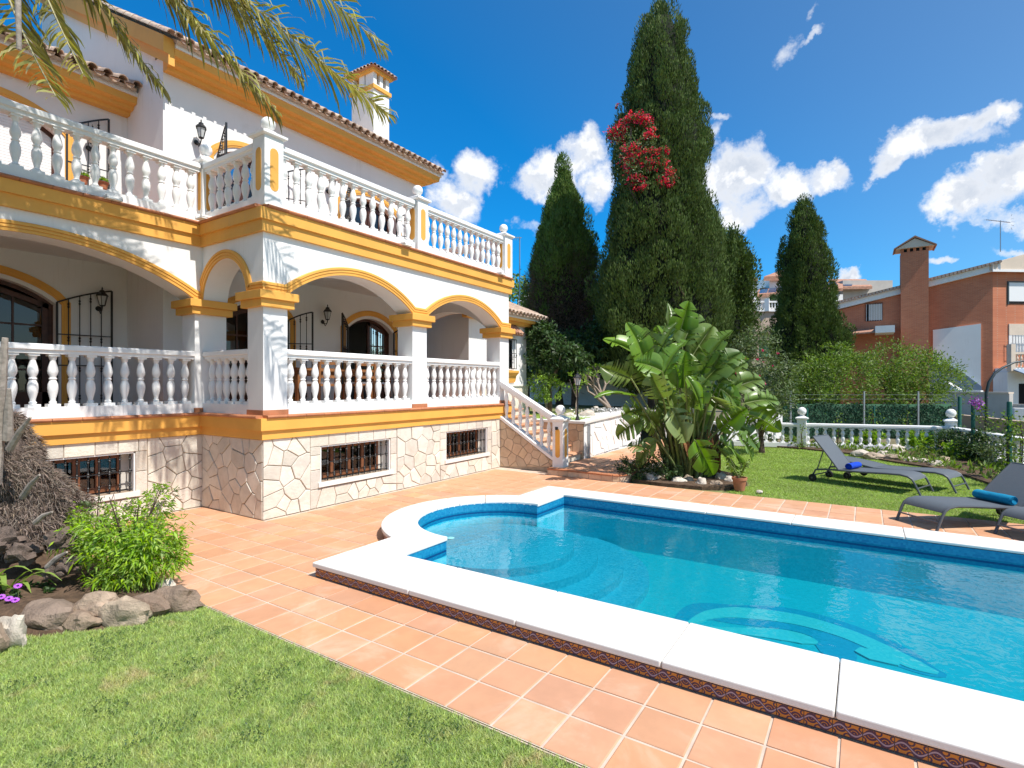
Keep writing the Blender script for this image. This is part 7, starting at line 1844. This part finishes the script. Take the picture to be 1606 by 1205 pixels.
# chimney breast on the left face
k0, k1 = fx(1455, 500).y, fx(1412, 500).y; ctop = fx(1430, 398).z
cb = MB(); cb.box(X0 - .75, X0 + .6, k0, k1, -1, ctop); cm = obj('chimney', cb, 'red_brick', bh)
cc_ = MB(); zc_ = ctop
for s in range(4): yy_ = k0 + (k1 - k0) * (s + .15) / 4; cc_.box(X0 - .70, X0 - .1, yy_, yy_ + .22, zc_, zc_ + .22)
cc_.box(X0 - .6, X0 + .5, k0 + .1, k1 - .1, zc_, zc_ + .23); obj('chimney_vents', cc_, 'opening_shade', cm)
cc_ = MB(); 
for s in range(5): yy_ = k0 + (k1 - k0 - .16) * s / 4; cc_.box(X0 - .752, X0 - .6, yy_, yy_ + .16, zc_ + .001, zc_ + .23)
obj('chimney_crown', cc_, 'red_brick', cm)
ccr = MB(); ym = (k0 + k1) / 2; zz = zc_ + .23
ccr.prism([(k0 - .3, zz), (k1 + .3, zz), (ym, zz + .62)], X0 - 1.0, X0 + .8, lambda u, v, h: (h, u, v)); obj('chimney_gable', ccr, 'cream_panel', cm)
ct = MB()
for s in (-1, 1):
    e = k0 - .42 if s < 0 else k1 + .42; ct.add([(X0 - 1.1, e, zz - .04), (X0 + .9, e, zz - .04), (X0 + .9, ym, zz + .68), (X0 - 1.1, ym, zz + .68), (X0 - 1.1, e, zz + .04), (X0 + .9, e, zz + .04), (X0 + .9, ym, zz + .80), (X0 - 1.1, ym, zz + .80)], [(0, 3, 2, 1), (4, 5, 6, 7), (0, 1, 5, 4), (1, 2, 6, 5), (2, 3, 7, 6), (3, 0, 4, 7)])
obj('chimney_roof', ct, 'roof_tile_red', cm)
# window with grille on the left part, lean-to roof, white rendered party wall, dark ramp
wa, wb_ = fx(1359, 478), fx(1383, 503)
wd_ = obj('window', MB().box(X0 - .02, X0 - .004, wb_.y, wa.y, wb_.z, wa.z), 'opening_shade', bh); obj('shutter', MB().box(X0 - .06, X0 - .022, wb_.y, wa.y - .15, wb_.z + .05, wa.z - .02), 'curtain', wd_, world=False); obj('frame', MB().box(X0 - .08, X0, wb_.y - .06, wb_.y, wb_.z, wa.z).box(X0 - .08, X0, wa.y, wa.y + .06, wb_.z, wa.z).box(X0 - .08, X0, wb_.y - .06, wa.y + .06, wa.z, wa.z + .08), 'brown_wood', wd_, world=False)
gb = MB()
for i in range(7): y = wb_.y + (wa.y - wb_.y) * i / 6; gb.bar((X0 - .12, y, wb_.z), (X0 - .12, y, wa.z), .02)
obj('window_bars', gb, 'shutter_white', wd_, world=False)
la, lb_ = fx(1312, 520), fx(1400, 522)
lt = MB(); lt.add([(X0 - 2.2, lb_.y, la.z - .35), (X0, lb_.y, la.z + .1), (X0, la.y + .5, la.z - .2), (X0 - 2.2, la.y + .5, la.z - .55), (X0 - 2.2, lb_.y, la.z - .25), (X0, lb_.y, la.z + .2), (X0, la.y + .5, la.z - .1), (X0 - 2.2, la.y + .5, la.z - .45)], [(0, 3, 2, 1), (4, 5, 6, 7), (0, 1, 5, 4), (1, 2, 6, 5), (2, 3, 7, 6), (3, 0, 4, 7)]); obj('lean_to_roof', lt, 'roof_tile_red', bh)
obj('lean_to_wall', MB().box(X0 - 2.0, X0 - .01, la.y + .2, la.y + .5, -1, la.z - .6), 'cream_panel', bh)
ea, eb = fx(1372, 516), fx(1401, 524); obj('ledge', MB().box(X0 - 2.3, X0, eb.y, ea.y, eb.z - .05, ea.z), 'white_render', bh)
pa, pb_ = fx(1463, 518), fx(1538, 508)
wp_ = MB(); wp_.prism([(pb_.y, -1), (pa.y, -1), (pa.y, pa.z), (pb_.y, pb_.z)], X0 - .10, X0 - .004, lambda u, v, h: (h, u, v)); obj('rendered_panel', wp_, 'white_render', bh)
ra, rb2 = fx(1500, 578), fx(1538, 606); rp = MB(); rp.prism([(rb2.y, -1), (fx(1450, 600).y, -1), (fx(1450, 600).y, ra.z + .5), (ra.y, ra.z), (rb2.y, rb2.z)], X0 - .35, X0 - .12, lambda u, v, h: (h, u, v)); obj('ramp_wall', rp, 'awning', bh)
# front face details (the side turned to the sun)
def fq(px, py):
    k = KX * FW[0] + KY * FW[1]; return ((px - 1557) * k / 846, EYE - k * (py - 604) / 846)
gp_ = MB().prism([(-.35, c0.z - .02), (12, c0.z - .02), (12, c0.z + 2.2), (5, c0.z + 1.9), (-.35, c0.z + .45)], -.36, -.004, fmap); obj('gable_panel', gp_, 'cream_panel', bh)
obj('gable_cornice', fbox(MB(), -.40, 12, -.42, -.362, c0.z - .14, c0.z + .02), 'white_render', bh)
(u0, z1), (u1, z0) = fq(1583, 443), fq(1606, 473); ws = obj('window', fbox(MB(), u0, u0 + 3, -.03, -.003, z0, z1), 'shutter_white', bh)
obj('window_gap', fbox(MB(), u0, u0 + 3, -.04, -.031, z0 - .15, z0 + .02), 'opening_shade', ws, world=False); obj('frame', fbox(fbox(MB(), u0 - .10, u0, -.06, -.002, z0 - .2, z1 + .08), u0, u0 + 3, -.06, -.002, z1, z1 + .08), 'dark_metal', ws, world=False)
(u0, z1), (u1, z0) = fq(1583, 508), fq(1606, 526); obj('arch_panel', fbox(MB(), u0, 12, -.06, -.003, z0, z1), 'cream_panel', bh)
(u0, z1), (u1, z0) = fq(1583, 526), fq(1606, 554); wg = obj('window', fbox(MB(), u0, 12, -.05, -.004, z0, z1), 'shutter_white', bh); gb = MB()
for i in range(30): fbox(gb, u0 + i * .2, u0 + i * .2 + .035, -.30, -.27, z0, z1)
fbox(gb, u0, 8, -.31, -.28, z0 + .1, z0 + .14); fbox(gb, u0, 8, -.31, -.28, z1 - .1, z1 - .06); obj('window_bars', gb, 'galvanised', wg, world=False)
(u0, zt_), (_, zb2) = fq(1560, 554), fq(1560, 578); bl = obj('balcony', fbox(MB(), u0, 12, -1.2, -.02, zb2 - .25, zb2), 'white_render', bh)
obj('rail', fbox(MB(), u0, 12, -1.22, -1.02, zt_ - .14, zt_), 'cream_panel', bl, world=False)
bmh = baluster_mesh(zt_ - .14 - zb2, 1.4, mat='cream_panel', n=10)
for i in range(30): o = bpy.data.objects.new('baluster', bmh); COL.objects.link(o); o.parent = bl; o.location = fmap(u0 + .15 + i * .26, zb2, -1.12)
obj('newel', fbox(MB(), u0 - .15, u0 + .15, -1.28, -.98, zb2 - .2, zt_ + .5), 'cream_panel', bl, world=False)
(ua, za_), (_, zb_) = fq(1560, 579), fq(1560, 590)
obj('awning', MB().prism([(-1.1, za_ + .02), (-2.3, zb_), (-2.3, zb_ - .06), (-1.1, za_ - .04)], u0, 12, lambda u, v, h: fmap(h, v, u)), 'awning', bh)
obj('annex', fbox(MB(), .0, 12, -1.0, -.02, -1, zb2 - .26), 'white_render', bh)
k_ = (KX * FW[0] + KY * FW[1]) - 1.0; obj('doorway', fbox(MB(), (1576 - 1557) * k_ / 846, (1597 - 1557) * k_ / 846, -1.03, -1.002, -1, EYE - k_ * (602 - 604) / 846), 'opening_shade', bh)  # dark sheet on the wall, painted shade of the open door
# aerial on its roof
ar = thing('roof_aerial', fx(1569, 392), 'television aerial standing on the roof of the brick house', 'aerial')
p0 = at(1569, 395, 38); am = MB(); am.bar(p0, p0 + Vector((0, 0, 2.2)), .05); tpz = p0 + Vector((0, 0, 2.1)); rtv = Vector((RT[0], RT[1], 0)); am.bar(tpz - rtv * 1.0 + Vector((0, 0, .15)), tpz + rtv * .7 - Vector((0, 0, .05)), .04)
for k in range(9): q = tpz - rtv * (1.0 - k * .18) + Vector((0, 0, .15 - k * .02)); am.bar(q - Vector((FW[0], FW[1], 0)) * .2 - Vector((0, 0, .05)), q + Vector((FW[0], FW[1], 0)) * .2 + Vector((0, 0, .05)), .02)
for k in range(5): a_ = -.9 + k * .45; am.bar(tpz + rtv * .75 + Vector((0, 0, .45 * a_)), tpz + rtv * (.75 + .25 * math.cos(a_ * 1.4)) + Vector((0, 0, .6 * a_)), .02)
obj('mast', am, 'galvanised', ar)
ar.location = p0
ar2 = thing('roof_aerial', at(815, 480, 26), 'thin television mast rising beyond the tiled roof of the side wing', 'aerial'); p0 = ar2.location; m = MB(); m.bar(p0, at(815, 372, 26), .04); q = at(815, 373, 26); m.bar(q - rtv * .45, q + rtv * .1, .03)
for k in range(5): m.bar(q - rtv * (.42 - k * .1) - Vector((0, 0, .12)), q - rtv * (.42 - k * .1) + Vector((0, 0, .08)), .015)
obj('mast', m, 'galvanised', ar2)
for o in kids(ar): o.location = -ar.location
# --- pale walls and the curved lamp pole in front of it
pw = thing('rendered_wall', at(1535, 660, 28), 'beige rendered wall behind the three tall green posts', 'wall'); pw.location.z = -1
a, b = at(1488, 604, 30), at(1586, 604, 27); zt = EYE - (617 - 604) * 28.5 / 846; obj('wall', MB().bar(Vector((a.x, a.y, (zt - 1) / 2)), Vector((b.x, b.y, (zt - 1) / 2)), .25, zt + 1), 'beige_render', pw); obj('coping', MB().bar(Vector((a.x, a.y, zt + .04)), Vector((b.x, b.y, zt + .04)), .35, .08), 'cream_panel', pw)
pw2 = thing('rendered_wall', at(1600, 660, 27), 'lower pale wall continuing at the right edge, with a white box', 'wall'); pw2.location.z = -1
a, b = at(1585, 604, 27.2), at(1750, 604, 24); zt = EYE - (635 - 604) * 26 / 846; obj('wall', MB().bar(Vector((a.x, a.y, (zt - 1) / 2)), Vector((b.x, b.y, (zt - 1) / 2)), .25, zt + 1), 'beige_render', pw2); q = at(1602, 650, 26.2); obj('white_box', MB().box(q.x - .3, q.x + .3, q.y - .3, q.y + .3, -.5, q.z + .3), 'white_paint', pw2)
pw3 = thing('low_wall', at(1570, 700, 22), 'tan low wall behind the right balustrade', 'wall'); pw3.location.z = -1
a, b = at(1500, 604, 25), at(1700, 604, 17); zt = .62; obj('wall', MB().bar(Vector((a.x, a.y, -.2)), Vector((b.x, b.y, -.2)), .25, 1.7), 'tan_render', pw3)
sr_ = thing('stair_parapet', at(1510, 608, 33), 'white sloping stair parapet next to the beige wall', 'parapet'); m = MB(); a, b = at(1484, 602, 33), at(1506, 615, 32); m.bar(a, b, .25, .28); m.bar(b, at(1540, 616, 31), .25, .25); obj('parapet', m, 'white_paint', sr_); sr_.location = a
for o in kids(sr_): o.location = -sr_.location
cpole = thing('curved_lamp_pole', at(1548, 700, 22), 'dark curved lamp pole bending over at the right edge', 'lamp post'); cpole.location.z = 0
pts = [at(1547, 690, 22)] + [at(x, y, 22) for x, y in ((1547, 640), (1547, 617), (1551, 600), (1560, 586), (1572, 577), (1590, 569), (1608, 566), (1640, 568))]; pts[0].z = -.2
obj('pole', MB().tube(pts, [.065, .06, .06, .055, .05, .045, .04, .035, .03], 10), 'dark_metal', cpole, smooth=60); q = at(1645, 569, 22); obj('lamp_head', MB().lathe([(.03, .1), (.16, .03), (.22, -.06), (.05, -.08)], 14, q), 'dark_metal', cpole, smooth=40)
# --- white house on the slope with solar panels, balustrade, retaining wall
D = 58.0; wh = thing('hillside_house', at(1230, 470, D), 'white house on the slope with solar panels and white terrace balustrade behind the slim cypress', 'house'); wh.location.z = 0
def wq(px, py, D=D): return at(px, py, D)
def slab_px(x0, x1, y0, y1, D0, dep, mat, name, parent=wh, sub=False):
    """box facing the garden between given directions at distance D0, dep metres deep"""
    a, b = at(x0, y1, D0), at(x1, y1, D0); top = at(x0, y0, D0).z; u = (b - a); L = u.length; u.normalize(); f = Vector((FW[0], FW[1], 0)); m = MB(); c = (a + b) / 2 + f * dep / 2; m.obox((c.x, c.y, (top + a.z) / 2), u, f, (0, 0, 1), L / 2, dep / 2, (top - a.z) / 2)
    return obj(name, m, mat, parent)
slab_px(1168, 1322, 462, 492, 58, 8, 'white_render', 'wall'); slab_px(1322, 1400, 440, 500, 60, 8, 'beige_render', 'wall')
slab_px(1207, 1240, 434, 462, 61, 5, 'white_render', 'tower'); slab_px(1171, 1186, 441, 470, 57, 1.2, 'white_render', 'chimney'); slab_px(1168, 1189, 436, 441, 56.8, 1.6, 'roof_tile_red', 'chimney_roof')
def roof_px(pts4, mat, name, th=.15, parent=wh):
    v = [at(*p) for p in pts4]; m = MB(); m.add(v + [p - Vector((0, 0, th)) for p in v], [(0, 1, 2, 3), (7, 6, 5, 4), (0, 4, 5, 1), (1, 5, 6, 2), (2, 6, 7, 3), (3, 7, 4, 0)]); return obj(name, m, mat, parent)
roof_px([(1198, 434, 60.5), (1245, 432, 60.5), (1245, 424, 63), (1222, 425, 63)], 'roof_tile_red', 'roof', .5)
roof_px([(1184, 462, 57.5), (1322, 452, 57.5), (1322, 440, 62), (1192, 452, 62)], 'roof_tile_red', 'roof', .3)
for i in range(3): x = 1190 + i * 14; roof_px([(x, 460.5 - i * 1.3, 57.9), (x + 13, 459.3 - i * 1.3, 57.9), (x + 15, 453 - i * 1.3, 60), (x + 3, 454 - i * 1.3, 60)], 'solar', 'solar_panel', .12)
roof_px([(1300, 450, 59), (1368, 449, 59), (1358, 438, 64), (1300, 438, 64)], 'roof_tile_red', 'roof', .3)
for i in range(3): x = 1298 + i * 13; roof_px([(x, 447.5, 59.3), (x + 12, 447.5, 59.3), (x + 15, 441, 62), (x + 4, 441, 62)], 'solar', 'solar_panel', .12)
slab_px(1155, 1325, 488, 560, 54, 5, 'tan_render', 'retaining_wall')
hbz = at(1200, 489, 54).z; hbt = at(1200, 474, 54).z; a, b = at(1155, 489, 53.9), at(1325, 489, 53.9)
obj('plinth', MB().bar(Vector((a.x, a.y, hbz + .05)), Vector((b.x, b.y, hbz + .05)), .3, .12), 'white_paint', wh); obj('rail', MB().bar(Vector((a.x, a.y, hbt)), Vector((b.x, b.y, hbt)), .3, .16), 'white_paint', wh)
bm_ = baluster_mesh(hbt - hbz - .18, 1.3, n=8); nb = 38
for i in range(nb): o = bpy.data.objects.new('baluster', bm_); COL.objects.link(o); o.parent = wh; p = a.lerp(b, (i + .5) / nb); o.location = Vector((p.x, p.y, hbz + .1)) - wh.location
for px in (1203, 1290): q = at(px, 489, 53.8); obj('post', MB().box(q.x - .2, q.x + .2, q.y - .2, q.y + .2, hbz, hbt + .3), 'white_paint', wh)
t = thing('clipped_hedge', at(1219, 489, 55), 'clipped dark hedge on the terrace of the hillside house', 'hedge'); leafy(t, [(at(1219, 473, 55.5), (1.3, .8, .65))], 1500, .25, .12, 'dark_leaf', 95, name='foliage')
slab_px(1195, 1240, 534, 560, 40, .5, 'green_sheet', 'garden_screen'); slab_px(1185, 1245, 527, 534, 39.6, 1.5, 'roof_tile', 'shed_roof')
# far white house seen above the side wing, with trees
fh = thing('far_house', at(822, 470, 70), 'small bit of white parapet wall seen between side wing and conifers', 'house'); fh.location.z = 0
slab_px(812, 838, 462, 520, 70, 4, 'white_render', 'wall', fh)
for i in range(4): slab_px(813 + i * 6, 817 + i * 6, 459, 462, 70, .5, 'white_render', 'merlon', fh)
bush('far_tree', 812, 520, 60, 0, [S_(806, 480, 60, (3, 3, 3.4)), S_(820, 500, 60, (3, 3, 3))], 3500, .5, .25, 'shrub_leaf', 'light green tree far behind the side wing', 'tree', 97, (.3, 6))
# slope of the land beyond
hl = MB(); 
hl.add([(30, -80, -1.2), (42, -80, -.8), (120, -80, 8), (250, -80, 14), (30, 90, -1.2), (42, 90, -.5), (120, 90, 8), (250, 90, 14)], [(0, 1, 5, 4), (1, 2, 6, 5), (2, 3, 7, 6)]); obj('hillside', hl, 'ground', kind='structure')
# low creeping growth covering the right border between the rocks and the balustrade
n = 9000; rr = np.random.default_rng(404); P = np.stack([rr.uniform(12.2, 20.3, n), rr.uniform(-4.2, 2.6, n), rr.uniform(.03, .12, n)], 1)
ex = np.interp(P[:, 0], [12.2, 13.6, 15.2, 16.4, 17.2, 18.4, 19.0, 19.4], [-3.0, -2.4, -2.0, -1.5, -.8, .1, 1.3, 2.3]); fy = -2.3 - (20.4 - P[:, 0]) * .27
cl = np.array([mnoise.noise(Vector((x * 1.1, y * 1.1, 7))) for x, y, z in P]); P = P[(P[:, 1] < ex) & (P[:, 1] > fy) & (cl > -.12)]
V, F = leaves(P, sph(len(P), rr) + np.array([0, 0, .6]), rr.uniform(.08, .2, len(P)), .045, rng=rr); tag(obj('ground_cover', np_mesh('ground_cover', V, F, 'shrub_leaf'), None, None, kind='stuff'), 'creeping green ground cover between the pale rocks and the white balustrades', 'ground cover')
# gnarled root lumps at the palm's foot
for (px, py, D, s) in ((95, 845, 5.15, .12), (40, 868, 5.1, .14), (112, 885, 5.0, .10), (85, 900, 4.95, .09), (10, 850, 5.15, .13)):
    o = obj('root_lump', rock_mesh('root_lump', (s * .9, s * .8, s * .7), 'palm_fibre', px * .3, 3, .8), None, palm, world=True); o.location = at(px, py, D) - palm.location
# broad-leaved weeds and clover scattered in the left lawn
rr = np.random.default_rng(909); P = np.stack([rr.uniform(-.5, 2.5, 26000), rr.uniform(.6, 5.6, 26000)], 1); cl = np.array([mnoise.noise(Vector((x * 3.1, y * 3.1, 12))) for x, y in P]); P = P[(cl > .22) & (P[:, 1] < np.interp(P[:, 0], [-1.2, .9, 1.41, 1.75, 2.0, 2.3, 2.55], [6.6, 6.1, 5.66, 5.34, 5.16, 5.18, 5.32]) - .1)]
m = len(P); c = np.stack([P[:, 0], P[:, 1], rr.uniform(-.012, .012, m)], 1); d = sph(m, rr); d[:, 2] = np.abs(d[:, 2]) * .35; V, F = leaves(c, d, rr.uniform(.012, .026, m), .010, fold=.1, rng=rr, nrm=np.array([[0, 0, 1.]]) + rr.normal(size=(m, 3)) * .2)
tag(obj('clover', np_mesh('clover', V, F, 'dark_leaf'), None, None, kind='stuff'), 'darker clover leaves scattered through the left lawn', 'clover')
